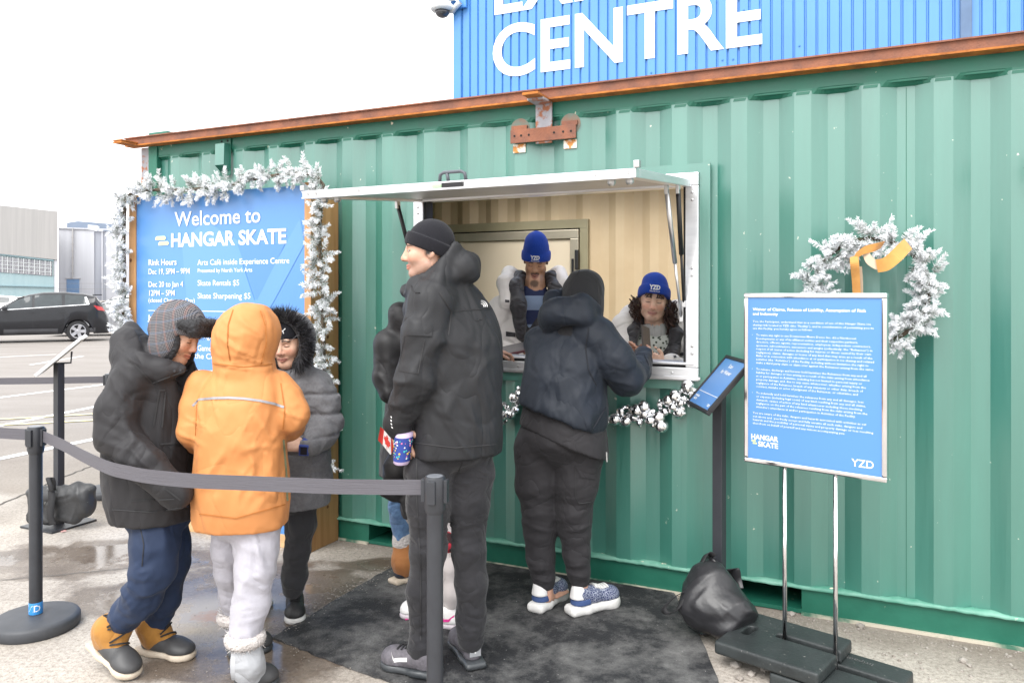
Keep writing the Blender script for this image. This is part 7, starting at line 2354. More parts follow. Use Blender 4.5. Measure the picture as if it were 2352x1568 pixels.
	for heel, toe, sh0, sh1 in (((-1.0, 2.775, 0), (-.885, 2.905, 0), P(563, 1465, 2.825), .054), ((-1.125, 3.10, 0), (-.985, 3.17, 0), P(538, 1415, 3.09), .048)):
		s, sh = boot(o, heel, toe, sh0, M['boot_black'], M['boot_grey'], M['sole_dark'], sh1, .06, .10, None, 'snow_boot')
		c = _arr(sh0); r = sh1 + .004
		pts = np.array([c + np.array([r * math.cos(a), r * math.sin(a), z]) for a in np.linspace(0, 2 * math.pi, 40, endpoint=False) for z in np.linspace(-.02, .018, 5)])
		nr = np.array([[math.cos(a), math.sin(a), .1 * i] for a in np.linspace(0, 2 * math.pi, 40, endpoint=False) for i in range(5)])
		Fb = Field(c - .09, c + .09, .005)
		for a in np.linspace(0, 2 * math.pi, 20, endpoint=False): Fb.ell(c + np.array([r * math.cos(a), r * math.sin(a), 0]), (.016, .016, .022), None, .012)
		soft('fur_cuff', Fb, M['fur_white'], s, 1)
		fuzz('fur_pile', [M['fur_white']], s, pts, nr, .016, .0012, 700, np.random.default_rng(6))
		bb = surf(sh)
		seam(bb, [Vector(c) + Vector((-.025, -.08, -.02)), Vector(c) + Vector((-.025, -.08, -.13))], Vector((0, 1, 0)), .016, .003, 10).build('strap', pmat('pale_strap', (.44, .45, .47), .6), s)
	return o
build_orange_kid()

def build_grey_kid():
	base = (-.985, 3.48, 0)
	H = Head((-.990, 3.43, 1.232), (-.20, -1), 10, -3, .90)
	shL, elL, wrL = P(720, 885, 3.46), P(750, 970, 3.42), P(706, 1024, 3.28)
	shR, elR, wrR = Vector((-1.15, 3.48, 1.04)), Vector((-1.19, 3.40, .86)), Vector((-1.08, 3.26, .80))
	hipL, knL, anL = P(690, 1150, 3.48), P(683, 1262, 3.46), P(673, 1362, 3.48)
	hipR, knR, anR = Vector((-1.09, 3.50, .50)), Vector((-1.14, 3.50, .30)), Vector((-1.15, 3.52, .08))
	w = _arr(wrL)
	F = Field((-1.35, 3.1, .03), (-.70, 3.75, 1.40), .016, [(tuple(H.c - .115), tuple(H.c + .115), .0028), (tuple(w + np.array([-.14, -.07, -.07])), tuple(w + np.array([.03, .06, .07])), .0035)])
	body_skeleton(F, (-.985, 3.48, .55), (-.985, 3.48, .95), (-1.0, 3.46, 1.08), (hipL, hipR), (knL, knR), (anL, anR), (shL, shR), (elL, elR), (wrL, wrR), .78)
	H.neck(F, (-1.0, 3.46, 1.06), .05); H.put(F, child=True, smile=1.0, nose=.9)
	hand(F, wrL, (-1, -.1, .06), (0, .5, -.8), -1, .62, .88, thumb=.3); hand(F, wrR, (.9, 0, .1), (0, .4, -.8), 1, .9, .85)
	o = person(F, base, 'smiling kid facing us in grey quilted coat and black fur-rimmed hood', None,
			   lambda v, n: H.color(v, (.70, .44, .32), eyes='down', hair=(.02, .015, .012), hairz=.06, blush=.5, lips=(.50, .20, .17)))
	F = Field((-1.34, 3.12, .46), (-.70, 3.78, 1.40), .0075)
	F.loft([(.50, -.985, 3.48, .165, .15), (.60, -.985, 3.48, .172, .155), (.75, -.985, 3.48, .166, .15), (.90, -.985, 3.48, .162, .14), (1.0, -.985, 3.48, .166, .135), (1.05, -.987, 3.48, .150, .122), (1.09, -.99, 3.475, .115, .10), (1.12, -.995, 3.47, .085, .09)], R(8), 0, n=2.4, rnd=.005)
	F.limb([shR, elR, wrR], [.07, .06, .045], .02, .01)
	F.limb([shL + Vector((-.03, 0, .01)), shL, P(742, 925, 3.44), elL, P(738, 1000, 3.36), wrL + Vector((.012, 0, 0))], [.066, .074, .074, .070, .062, .048], .025, .010)
	G = F.twin(); G.ell(H.p(0, -.03, .015), np.array((.118, .13, .135)) * .9, H.A, 0); G.cone(H.p(0, -.02, -.06), H.p(0, -.01, -.14), .09, .09, .03)
	G.ell(H.p(0, .08, -.01), np.array((.085, .16, .125)) * .9, H.A, .015, 's')
	F.merge(G, .012)
	quilt = [((-.985, 3.35, z), (.3, .3, .012), (0, 0, 1), .001, .0) for z in ()]
	def quilting(v, f):
		n = vnormals(v, f)
		ph = (v[:, 2] - .50) / .085
		t = np.abs((ph % 1) - .5) * 2
		body = v[:, 2] < 1.06
		dd = -.010 * np.clip((t - .72) / .28, 0, 1) ** 1.5 * body
		return v + n * dd[:, None]
	jk = soft('quilted_coat', F, M['coat_grey'], o, 2, dict(amp=.003, freq=9, along=(1, 0, .2), stretch=.5, seed=51, local=[(P(745, 980, 3.36), .07, (.4, 0, 1), 90, .006), (P(735, 910, 3.4), .07, (.3, 0, 1), 80, .005)]), post=quilting)
	# fur rim
	ring, nr = [], []
	for a in np.linspace(-.35 * math.pi, 1.35 * math.pi, 60):
		for q in range(5):
			p = H.p(.104 * math.cos(a), .045 + .012 * (q - 2), .012 + .125 * math.sin(a)); ring.append(p)
			nr.append(H.A @ np.array([math.cos(a), .15 * (q - 1.5) + .15, math.sin(a)]))
	Fb = Field(H.c - .2, H.c + .2, .006)
	for a in np.linspace(-.35 * math.pi, 1.35 * math.pi, 40): Fb.ell(H.p(.106 * math.cos(a), .045, .012 + .127 * math.sin(a)), (.022, .022, .022), None, .012)
	fr_ = soft('fur_rim', Fb, M['fur_black'], jk, 1)
	fuzz('fur_pile', [M['fur_black'], M['fur_black2']], jk, ring, nr, .058, .0016, 3400, np.random.default_rng(12))
	# headband
	Fb = Field(H.c - .16, H.c + .18, .004)
	Fb.ell(H.p(0, -.012, .032), np.array((.086, .106, .104)) * H.k, H.A, 0); n_ = H.A @ np.array([0, -.18, 1.0]); n_ /= np.linalg.norm(n_)
	Fb.plane(H.p(0, .09, .036), -n_)
	hb = soft('knit_hat', Fb, M['knit_black'], o, 2)
	bv = surf(hb)
	q = MB()
	f3 = Vector(H.A[:, 1]); ex = Vector(-H.A[:, 0]); ey = Vector(H.A[:, 2])
	for pts in ([(-.014, .012), (0, .004), (.014, .010), (.020, .016)], [(-.002, .004), (-.006, -.010)], [(.012, .008), (.016, -.004)], [(-.014, .012), (-.020, .008)]):
		seam(bv, [Vector(H.p(0, .12, .068)) + ex * (a + .008) + ey * b for a, b in pts], -f3, .0035, .002, 5).build('emblem', M['logo_white'], hb)
	# stray fringe
	vs, fs = [], []
	r_ = np.random.default_rng(4)
	for i in range(26):
		x = r_.uniform(-.03, .045); p = H.p(x, .093, .044); vs_b = len(vs)
		e = H.p(x + r_.normal(.004, .006), .099, .044 - r_.uniform(.008, .026)); s = H.A[:, 0] * .0012
		vs += [p - s, p + s, e]; fs.append((vs_b, vs_b + 1, vs_b + 2))
	mesh_obj('hair', np.array(vs), fs, pmat('dark_hair', (.018, .013, .010), .5), o)
	trousers(o, M['pant_dark'], (-.985, 3.48, .54), (.135, .115, .08), [([hipL, P(690, 1205, 3.47), knL, P(676, 1320, 3.47), P(673, 1350, 3.48)], [.075, .066, .056, .052, .048]), ([hipR, knR, anR], [.075, .056, .046])],
		fold=dict(amp=.003, freq=9, along=(.3, 0, 1), stretch=.5, seed=61, local=[(P(680, 1330, 3.42), .06, (.2, 0, 1), 120, .006), (P(684, 1262, 3.42), .07, (-.2, 0, 1), 100, .005)]))
	shoe(o, (-1.005, 3.58, 0), (-.950, 3.385, 0), .088, .075, M['shoe_black'], M['sole_white'], .026, lace=M['lace_dark'])[0].name = 'trainer'
	shoe(o, (-1.15, 3.60, 0), (-1.16, 3.41, 0), .088, .075, M['shoe_black'], M['sole_white'], .026, lace=M['lace_dark'])[0].name = 'trainer'
	# smart watch
	ax = Vector((1, .10, -.06)).normalized(); u1 = Vector((0, -1, .0)); u1 = (u1 - ax * u1.dot(ax)).normalized(); u2 = ax.cross(u1)
	c = Vector(w) + Vector((-.008, -.0, .0))
	wt = thing('wrist_watch', tuple(c), 'chunky blue smart watch on the grey-coated kid’s wrist', 'watch')
	MB().lathe([(.033, -.012), (.035, -.010), (.035, .010), (.033, .012)], c, 26, (u1, u2, ax), cap=False).build('strap', M['watch_blue'], wt, auto=40)
	dr = (u1 * .95 + u2 * .25).normalized(); tn = ax.cross(dr)
	MB().box(c + dr * .038, (.021, .024, .007), (ax, tn, dr), .004).build('case', M['watch_blue'], wt)
	MB().box(c + dr * .0455, (.014, .017, .001), (ax, tn, dr)).build('screen', M['screen'], wt)
	return o
build_grey_kid()
# ------------------------------------------------------------------ woman in the navy hooded jacket at the window
M['navy_jkt'] = cloth('navy_shell', (.0155, .0205, .031), .6, col2=(.013, .0175, .026), bs=500, bump=.06, sheen=.04, spec=.32, wrinkle=(0.36, 6.1, (1, 1, .6)))
M['hood_black'] = cloth('black_fleece_hood', (.0175, .0175, .020), .9, bs=300, bump=.15, wrinkle=(0.21, 6.5, (1, 1, .6)))
M['jogger'] = cloth('black_joggers', (.0195, .018, .021), .8, bs=500, bump=.08, sheen=.05, wrinkle=(0.32, 7.5, (1, 1, 1.2)))
def monogram():
	m = pmat('patterned_sneaker', (.035, .06, .16), .6)
	nt = m.node_tree; b = nt.nodes['Principled BSDF']; tc = [n for n in nt.nodes if n.type == 'TEX_COORD'][0]
	ck = _n(nt, 'ShaderNodeTexVoronoi', feature='DISTANCE_TO_EDGE'); ck.inputs['Scale'].default_value = 105
	nt.links.new(tc.outputs['Object'], ck.inputs['Vector'])
	r = _n(nt, 'ShaderNodeValToRGB'); r.color_ramp.elements[0].position = .05; r.color_ramp.elements[1].position = .10
	r.color_ramp.elements[0].color = (.34, .36, .44, 1); r.color_ramp.elements[1].color = (.03, .045, .12, 1)
	nt.links.new(ck.outputs['Distance'], r.inputs[0]); nt.links.new(r.outputs[0], b.inputs['Base Color'])
	return m
M['monogram'] = monogram()
M['leather_white'] = pmat('white_leather', (.74, .73, .72), .45, col2=(.66, .65, .64), vscale=20)
M['phone'] = pmat('phone_case', (.06, .05, .045), .4)
M['phone_glass'] = pmat('phone_glass', (.02, .03, .05), .1, spec=.7)

def build_navy_woman():
	base = (.26, 3.50, 0)
	H = Head((.328, 3.600, 1.415), (.75, .66), 14, 0, .88)
	shR, elR, wrR = P(1372, 775, 3.45), P(1440, 868, 3.46), P(1478, 815, 3.70)
	shL, elL, wrL = Vector((.13, 3.60, 1.22)), Vector((.26, 3.80, 1.06)), Vector((.50, 3.80, 1.165))
	hipL, knL, anL = P(1238, 1030, 3.53), P(1240, 1215, 3.54), P(1252, 1345, 3.54)
	hipR, knR, anR = P(1330, 1040, 3.49), P(1320, 1215, 3.50), P(1332, 1340, 3.50)
	w = _arr(wrR)
	F = Field((-.15, 3.0, .03), (.85, 4.05, 1.60), .018, [(tuple(H.c - .12), tuple(H.c + .12), .0032), (tuple(w + np.array([-.11, -.06, -.08])), tuple(w + np.array([.14, .14, .08])), .0035)])
	body_skeleton(F, (.21, 3.50, .80), (.25, 3.53, 1.16), (.285, 3.56, 1.28), (hipL, hipR), (knL, knR), (anL, anR), (shL, shR), (elL, elR), (wrL, wrR), .95)
	for a, f in ((anL, (.10, .10)), (anR, (.12, .06))):
		a = _arr(a); F.cone(a, a + np.array([0, 0, -.05]), .036, .034, .02); F.cone(a + np.array([0, 0, -.06]), a + np.array([f[0], f[1], -.08]), .032, .025, .02)
	H.neck(F, (.285, 3.56, 1.27), .054); H.put(F, nose=.95)
	hand(F, wrR, (.18, .35, .04), (-.85, .30, .2), -1, .75, .86, thumb=.5)
	hand(F, wrL, (.85, .05, .05), (.1, -.8, .5), 1, .8, .86, thumb=.5)
	o = person(F, base, 'woman in navy hooded jacket, black joggers and white-soled sneakers at the counter', None, lambda v, n: H.color(v, (.56, .32, .23), eyes='down', hair=(.03, .02, .015), blush=.6))
	yaw = R(-28)
	F = Field((-.12, 2.98, .66), (.72, 4.02, 1.62), .0085)
	F.loft([(.835, .232, 3.50, .198, .160), (.87, .226, 3.50, .212, .175), (.93, .226, 3.50, .212, .178), (1.02, .232, 3.51, .195, .170), (1.12, .245, 3.525, .190, .160), (1.20, .258, 3.54, .185, .145), (1.27, .272, 3.555, .150, .118), (1.31, .283, 3.565, .110, .10), (1.34, .288, 3.57, .09, .09)], yaw, 0, n=2.3, rnd=.008)
	F.plane((.232, 3.50, .872), np.array([.40, -.10, -1.0]) * np.array([-1, 1, 1]))
	F.limb([shL, elL, wrL - Vector((.02, 0, 0))], [.08, .062, .045], .03, .02)
	F.limb([shR + Vector((-.05, .02, .02)), shR, P(1412, 825, 3.42), elR, P(1466, 850, 3.58), wrR - Vector((.004, .01, 0))], [.080, .086, .084, .078, .060, .046], .025, .014)
	G = F.twin()                                        # lowered outer hood bunched on the shoulders
	G.path([P(1262, 735, 3.50), P(1290, 712, 3.44), P(1335, 700, 3.42), P(1368, 712, 3.46)], [.048, .055, .045, .030], .03)
	G.path([P(1262, 738, 3.50), P(1275, 690, 3.56), P(1300, 680, 3.62)], [.048, .045, .045], .03)
	G.path([P(1300, 728, 3.41), P(1345, 728, 3.40), P(1380, 745, 3.46)], [.042, .036, .022], .03)
	G.ell(P(1272, 722, 3.47), (.065, .07, .062), None, .03)
	F.merge(G, .015)
	lc = [(P(1300, 900, 3.3), .13, (.7, 0, -.8), 42, .0075), (P(1240, 940, 3.34), (.10, .12, .035), (1, 0, 0), 150, .006), (P(1330, 985, 3.32), (.16, .12, .04), (1, 0, .3), 130, .006), (P(1425, 860, 3.36), .08, (.3, 0, 1), 85, .007), (P(1395, 790, 3.36), .08, (.8, 0, -.4), 70, .005),
		  (P(1300, 710, 3.36), .07, (.35, 0, 1), 90, .007), (P(1375, 900, 3.34), .09, (1, 0, -.4), 65, .006), (P(1255, 830, 3.36), .10, (.8, 0, .5), 55, .005)]
	jk = soft('jacket', F, M['navy_jkt'], o, 2, dict(amp=.0036, freq=7, along=(.4, 0, 1), stretch=.45, seed=71, local=lc))
	bv = surf(jk)
	M['navy_seam'] = pmat('navy_seam', (.006, .008, .014), .8)
	for pts in ([(1352, 752), (1345, 800), (1352, 850), (1370, 885)], [(1362, 985), (1392, 935)], [(1480, 815), (1490, 838)]):
		seam(bv, [P(x, y, 3.4) for x, y in pts], None, .005, .0015).build('seam', M['navy_seam'], jk)
	MB().tube([P(1393, 1038, 3.37), P(1394, 1060, 3.37)], .004, 6).build('zip_pull', M['bolt'], jk)
	# inner black hoodie: raised hood and the band below the jacket
	F = Field((-.02, 3.30, 1.10), (.56, 3.90, 1.64), .007)
	F.ell(P(1337, 688, 3.575), (.102, .118, .128), None, 0); F.ell(P(1345, 655, 3.59), (.085, .10, .075), None, .03); F.cone(P(1330, 720, 3.56), P(1322, 770, 3.53), .105, .11, .03)
	F.ell(H.p(0, .11, -.02), np.array((.078, .13, .12)), H.A, .02, 's')
	hd = soft('hood', F, M['hood_black'], o, 2, dict(amp=.003, freq=7, along=(.4, 0, 1), stretch=.5, seed=75, local=[(P(1365, 720, 3.46), .06, (.6, 0, 1), 80, .005)]))
	bv = surf(hd)
	seam(bv, [P(1330, 622, 3.4), P(1312, 655, 3.4), P(1310, 690, 3.4)], None, .004, .0012).build('seam', M['seal'], hd)
	seam(bv, [P(1372, 640, 3.45), P(1378, 690, 3.45), P(1368, 735, 3.45)], None, .006, .002).build('seam', M['seal'], hd)
	F = Field((-.10, 3.0, .55), (.60, 3.95, 1.0), .008)
	F.loft([(.64, .226, 3.50, .208, .168), (.70, .226, 3.50, .210, .170), (.80, .226, 3.50, .205, .165), (.94, .23, 3.50, .18, .15)], yaw, 0, n=2.3, rnd=.006)
	F.plane((.195, 3.50, .792), np.array([-.40, -.05, -1.0]))
	soft('hoodie_hem', F, M['jogger'], o, 2, dict(amp=.002, freq=8, seed=77))
	tr = trousers(o, M['jogger'], (.215, 3.51, .80), (.192, .165, .13),
		[([hipL, P(1232, 1110, 3.53), P(1240, 1180, 3.535), knL, P(1242, 1280, 3.54), P(1248, 1322, 3.54), anL + Vector((0, 0, .012))], [.116, .094, .078, .074, .064, .052, .042]),
		 ([hipR, P(1322, 1110, 3.49), P(1318, 1180, 3.495), knR, P(1324, 1270, 3.50), P(1329, 1312, 3.50), anR + Vector((0, 0, .012))], [.116, .098, .078, .070, .060, .050, .041])], yaw,
		fold=dict(amp=.0017, freq=7, along=(1, 0, .4), stretch=.35, seed=79, local=[(P(1240, 1190, 3.45), .09, (.2, 0, 1), 95, .004), (P(1322, 1190, 3.42), .09, (-.2, 0, 1), 95, .0045), (P(1246, 1315, 3.48), .06, (.1, 0, 1), 120, .005), (P(1328, 1305, 3.44), .06, (.1, 0, 1), 120, .005), (P(1285, 1060, 3.4), .10, (.5, 0, -1), 50, .004)]))
	bv = surf(tr)
	patch(bv, [P(1335, 1096, 3.42), P(1366, 1100, 3.44), P(1372, 1074, 3.44), P(1322, 1070, 3.42)], None, 8, 5, .006).build('pocket_flap', M['jogger'], tr, smooth=True)
	seam(bv, [P(1322, 1072, 3.42), P(1322, 1140, 3.42), P(1330, 1156, 3.42), P(1362, 1152, 3.42)], None, .004, .0015).build('seam', M['seal'], tr)
	for heel, toe in (((.105, 3.49, .008), (.245, 3.705, .008)), ((.262, 3.462, .008), (.490, 3.600, .008))):
		s, b, A, L = shoe(o, heel, toe, .096, .082, M['monogram'], M['sole_white'], .046, sole_w=.004)
		s.name = 'sneaker'
		h0 = _arr(heel); d, up, sd = A[:, 1], A[:, 2], A[:, 0]
		F = Field(h0 - .1, h0 + .16, .0045)
		F.cone(h0 + d * .042 + up * .075, h0 + d * .046 + up * .105, .039, .036, .01); F.plane(h0 + d * .055, d); F.plane(h0 + up * .072, -up)
		F.ell(h0 + d * .07 + up * .125, (.030, .030, .03), None, .008, 's')
		soft('heel_counter', F, M['leather_white'], s, 1)
		F = Field(h0 - .1, h0 + .16, .0045)
		F.cone(h0 + d * .05 + up * .05, h0 + d * .05 + up * .066, .043, .041, .01); F.cone(h0 + d * .08 + up * .05, h0 + d * .08 + up * .064, .043, .041, .01); F.plane(h0 + d * .085, d); F.plane(h0 + up * .046, -up); F.plane(h0 + up * .072, up)
		soft('heel_band', F, pmat('blue_suede', (.045, .085, .22), .8), s, 1)
		bv2 = surf(s)
		q = patch(bv2, [Vector(h0 + d * L * .46 + up * .11 - sd * .022), Vector(h0 + d * L * .46 + up * .11 + sd * .022), Vector(h0 + d * L * .76 + up * .09 + sd * .020), Vector(h0 + d * L * .76 + up * .09 - sd * .020)], Vector(-up), 5, 6, .003)
		q.build('lace_panel', M['leather_white'], s, smooth=True)
		for i in range(5):
			c = h0 + d * L * (.48 + .06 * i) + up * .12
			seam(bv2, [Vector(c - sd * .025), Vector(c + sd * .025)], Vector(-up), .008, .006, 6, .003).build('lace', M['leather_white'], s)
		q = MB().lathe([(.010, 0), (.008, .001)], Vector(h0 - d * .0125 + up * .023), 12, (Vector(sd), Vector(up), Vector(-d)))
		q.build('heel_badge', pmat('cream_badge', (.6, .58, .54), .5), s)
	return o, H
build_navy_woman()
pc = P(1484, 783, 3.80)
ph = thing('phone', tuple(pc), 'dark phone held out over the counter by the woman in navy', 'phone')
ax = (Vector((.75, -.6, .25)).normalized(), None, None); e2 = Vector((.30, .1, .95)).normalized(); e2 = (e2 - ax[0] * e2.dot(ax[0])).normalized(); e3 = ax[0].cross(e2)
MB().box(pc, (.036, .076, .0045), (e3, e2, ax[0]), .003).build('case', M['phone'], ph)
MB().box(pc - ax[0] * .0052, (.033, .072, .0006), (e3, e2, ax[0])).build('screen', M['phone_glass'], ph)

# ------------------------------------------------------------------ customer hidden behind the man, and the child with the flag
M['puffer'] = cloth('black_puffer', (.018, .0175, .019), .5, bs=500, bump=.05, sheen=.02, spec=.4, wrinkle=(.25, 5, (1, 1, 1)))
M['coat_char'] = cloth('charcoal_long_coat', (.026, .025, .028), .75, bs=500, bump=.1, wrinkle=(0.26, 6.5, (1, 1, .5)))
M['denim'] = cloth('blue_denim', (.13, .24, .42), .9, col2=(.08, .15, .29), vs=40, bs=700, bump=.2, wrinkle=(0.32, 8.5, (1, 1, 1.4)))
M['ugg'] = cloth('tan_suede', (.42, .175, .055), .85, col2=(.34, .135, .04), bs=300, bump=.15, wrinkle=(0.21, 9.4, (1, 1, 1.2)))
M['navy_rubber'] = pmat('navy_rubber_foot', (.018, .022, .035), .5)

def build_hidden_woman():
	base = (-.43, 3.82, 0)
	H = Head((-.37, 3.80, 1.475), (.35, .93), 14, 0, .88)
	shL, elL, wrL = Vector((-.555, 3.74, 1.20)), P(888, 868, 3.70), P(910, 905, 3.66)
	shR, elR, wrR = Vector((-.24, 3.78, 1.22)), Vector((-.16, 3.90, 1.10)), P(1128, 808, 4.0)
	hipL, knL, anL = Vector((-.50, 3.86, .62)), P(922, 1195, 3.90), P(928, 1300, 3.90)
	hipR, knR, anR = Vector((-.33, 3.86, .62)), Vector((-.33, 3.93, .40)), Vector((-.33, 3.98, .12))
	w = _arr(wrR)
	F = Field((-.80, 3.45, .03), (.05, 4.25, 1.66), .018, [(tuple(w + np.array([-.06, -.06, -.07])), tuple(w + np.array([.12, .12, .06])), .0035), (tuple(H.c - .11), tuple(H.c + .11), .004)])
	body_skeleton(F, (-.43, 3.84, .72), (-.40, 3.80, 1.14), (-.375, 3.80, 1.30), (hipL, hipR), (knL, knR), (anL, anR), (shL, shR), (elL, elR), (wrL, wrR), .88)
	H.neck(F, (-.375, 3.80, 1.30)); H.put(F)
	hand(F, wrR, (.55, .35, -.02), (.1, .2, -.9), -1, .45, .85); hand(F, wrL, (.6, 0, -.5), (.2, .9, 0), 1, .9, .8)
	o = person(F, base, 'person mostly hidden behind the man, in long dark coat, jeans and tan boots', None, lambda v, n: H.color(v, SKIN_PALE, eyes='down', hair=(.04, .025, .015)))
	F = Field((-.85, 3.40, .48), (.08, 4.25, 1.50), .009)
	F.loft([(.555, -.470, 3.82, .185, .165), (.65, -.468, 3.82, .182, .162), (.85, -.455, 3.82, .175, .150), (1.05, -.43, 3.81, .180, .140), (1.18, -.40, 3.80, .170, .12), (1.25, -.385, 3.80, .12, .10), (1.30, -.375, 3.80, .09, .09)], R(-10), 0, n=2.3, rnd=.006)
	ct = soft('long_coat', F, M['coat_char'], o, 2, dict(amp=.003, freq=7, along=(.2, 0, 1), stretch=.35, seed=91))
	F = Field((-.85, 3.40, .90), (.10, 4.25, 1.45), .008)
	F.path([shL + Vector((.04, 0, .02)), shL, P(893, 790, 3.72), elL, P(893, 905, 3.66)], [.075, .078, .072, .066, .045], .02)
	F.path([Vector((-.46, 3.70, 1.26)), P(920, 722, 3.72), P(915, 745, 3.72)], [.05, .055, .05], .03)
	F.path([shR, elR, Vector(wrR) - Vector((.03, .03, 0))], [.075, .06, .042], .02)
	soft('puffer_sleeves', F, M['puffer'], o, 2, dict(amp=.002, freq=6, along=(1, 0, 0), stretch=.6, seed=93, local=[(P(885, 870, 3.63), .08, (.2, 0, 1), 80, .0025), (P(920, 725, 3.66), .06, (.5, 0, 1), 70, .0015)]))
	F = Field(H.c - .16, H.c + .2, .006); F.ell(H.p(0, -.02, .03), np.array((.088, .105, .10)), H.A, 0); F.cone(H.p(0, -.07, 0), H.p(0, -.07, -.13), .05, .05, .03); F.ell(H.p(0, .09, -.03), (.07, .08, .09), H.A, .01, 's')
	soft('hair', F, pmat('brown_hair', (.05, .03, .018), .6, bump=.6, bscale=60, bstretch=(1, 1, .1)), o, 2)
	trousers(o, M['denim'], (-.42, 3.86, .66), (.15, .13, .09), [([hipL, P(921, 1160, 3.88), knL, P(926, 1240, 3.90)], [.08, .062, .055, .05]), ([hipR, knR, Vector((-.33, 3.96, .22))], [.08, .055, .048])], fold=dict(amp=.003, freq=9, seed=95))
	for heel, toe, top in (((-.585, 3.84, .008), (-.455, 3.98, .008), P(926, 1238, 3.90)), ((-.34, 3.95, .008), (-.30, 4.14, .008), Vector((-.33, 3.98, .26)))):
		s, sh = boot(o, heel, toe, top, M['navy_rubber'], M['ugg'], M['sole_cream'], .052, .05, .092, None, 'winter_boot')
		Fb = Field(_arr(top) - .08, _arr(top) + .08, .005)
		Fb.path([_arr(top) + np.array([0, 0, -.015]), _arr(top) + np.array([0, 0, .012])], [.056, .054], .01)
		soft('fleece_cuff', Fb, M['fur_white'], s, 1)
build_hidden_woman()

M['red_plaid'] = pmat('red_check', (.42, .02, .04), .8, col2=(.03, .01, .012), vscale=30, lo=.48, hi=.52)
M['legging'] = cloth('pale_leggings', (.60, .55, .54), .8, bs=400)
M['pink'] = pmat('pink_flash', (.75, .05, .30), .5)
def build_small_child():
	base = (-.36, 3.44, 0)
	H = Head((-.33, 3.42, 1.02), (-.3, .9), 8, 0, .84)
	shL, elL, wrL = Vector((-.43, 3.40, .84)), Vector((-.50, 3.36, .70)), P(897, 1112, 3.38)
	shR, elR, wrR = Vector((-.22, 3.46, .84)), Vector((-.16, 3.50, .68)), Vector((-.20, 3.44, .56))
	hipL, knL, anL = Vector((-.385, 3.44, .44)), Vector((-.372, 3.46, .27)), Vector((-.378, 3.47, .09))
	hipR, knR, anR = Vector((-.31, 3.42, .44)), P(1030, 1300, 3.38), P(1034, 1385, 3.36)
	w = _arr(wrL)
	F = Field((-.70, 3.1, .03), (.02, 3.75, 1.2), .016, [(tuple(w + np.array([-.07, -.05, -.06])), tuple(w + np.array([.08, .05, .08])), .0035)])
	body_skeleton(F, (-.36, 3.44, .50), (-.35, 3.43, .80), (-.335, 3.42, .92), (hipL, hipR), (knL, knR), (anL, anR), (shL, shR), (elL, elR), (wrL, wrR), .66)
	H.neck(F, (-.335, 3.42, .92), .045); H.put(F, child=True)
	hand(F, wrL, (.35, -.3, .75), (.5, .6, .1), 1, 1.0, .68);
	o = person(F, base, 'small child hidden behind the man’s legs in pale leggings holding a paper flag', None, lambda v, n: H.color(v, SKIN_PALE, hair=(.05, .03, .02)))
	F = Field((-.70, 3.1, .40), (.02, 3.75, 1.12), .008)
	F.loft([(.46, -.36, 3.44, .135, .12), (.55, -.36, 3.44, .14, .12), (.72, -.355, 3.435, .13, .11), (.84, -.345, 3.43, .125, .10), (.89, -.34, 3.425, .09, .085), (.93, -.335, 3.42, .07, .075)], 0, 0, rnd=.014)
	F.limb([shL, elL, w + np.array([.01, .0, -.012])], [.06, .055, .044], .02, .01); F.limb([shR, elR, wrR], [.06, .05, .04], .02, .01)
	F.path([P(880, 1122, 3.38), P(905, 1132, 3.38), P(930, 1135, 3.40)], .030, .02)
	F.ell(H.p(0, -.02, .02), (.095, .11, .115), H.A, .02)
	F.ell(H.p(0, .10, -.01), (.07, .11, .1), H.A, .01, 's')
	soft('snow_jacket', F, M['puffer'], o, 2, dict(amp=.004, freq=10, along=(1, 0, 0), seed=97))
	trousers(o, M['legging'], (-.36, 3.44, .47), (.115, .10, .07), [([hipL, knL, anL], [.066, .050, .034]), ([hipR, knR, P(1037, 1360, 3.365), anR], [.066, .052, .044, .034])], fold=dict(amp=.002, freq=10, seed=98))
	limb_mesh('shirt_tail', M['red_plaid'], o, [P(1026, 1225, 3.37), P(1030, 1250, 3.36), P(1032, 1266, 3.36)], [.022, .028, .012], .006)
	q = MB()
	for p_ in (P(1036, 1272, 3.35), P(1040, 1286, 3.35)): q.lathe([(.004, -.012), (.013, -.006), (.013, .006), (.004, .012)], p_, 12)
	q.parts('pompom', M['fur_white'], o)
	for heel, toe in (((-.37, 3.50, .008), (-.495, 3.44, .008)), ((-.335, 3.37, .008), (-.215, 3.345, .008))):
		s, b, A, L = shoe(o, heel, toe, .075, .070, M['leather_white'], pmat('pink_edged_sole', (.62, .56, .60), .5), .022)
		s.name = 'sneaker'
		h0 = _arr(heel); d, up, sd = A[:, 1], A[:, 2], A[:, 0]
		side = -sd if -sd[1] < 0 else sd
		pts = [onto(b, Vector(h0 + d * L * t + up * z + side * .1), Vector(-side), .003) for t, z in ((.30, .066), (.42, .040), (.60, .042), (.78, .058))]
		MB().strip(pts, UP, .012).build('side_flash', M['pink'], s)
		MB().box(Vector(h0 + d * L * .5 + up * .004), (L * .42, .036, .003), (Vector(d), Vector(sd), Vector(up)), .002).build('sole_edge', M['pink'], s)
build_small_child()

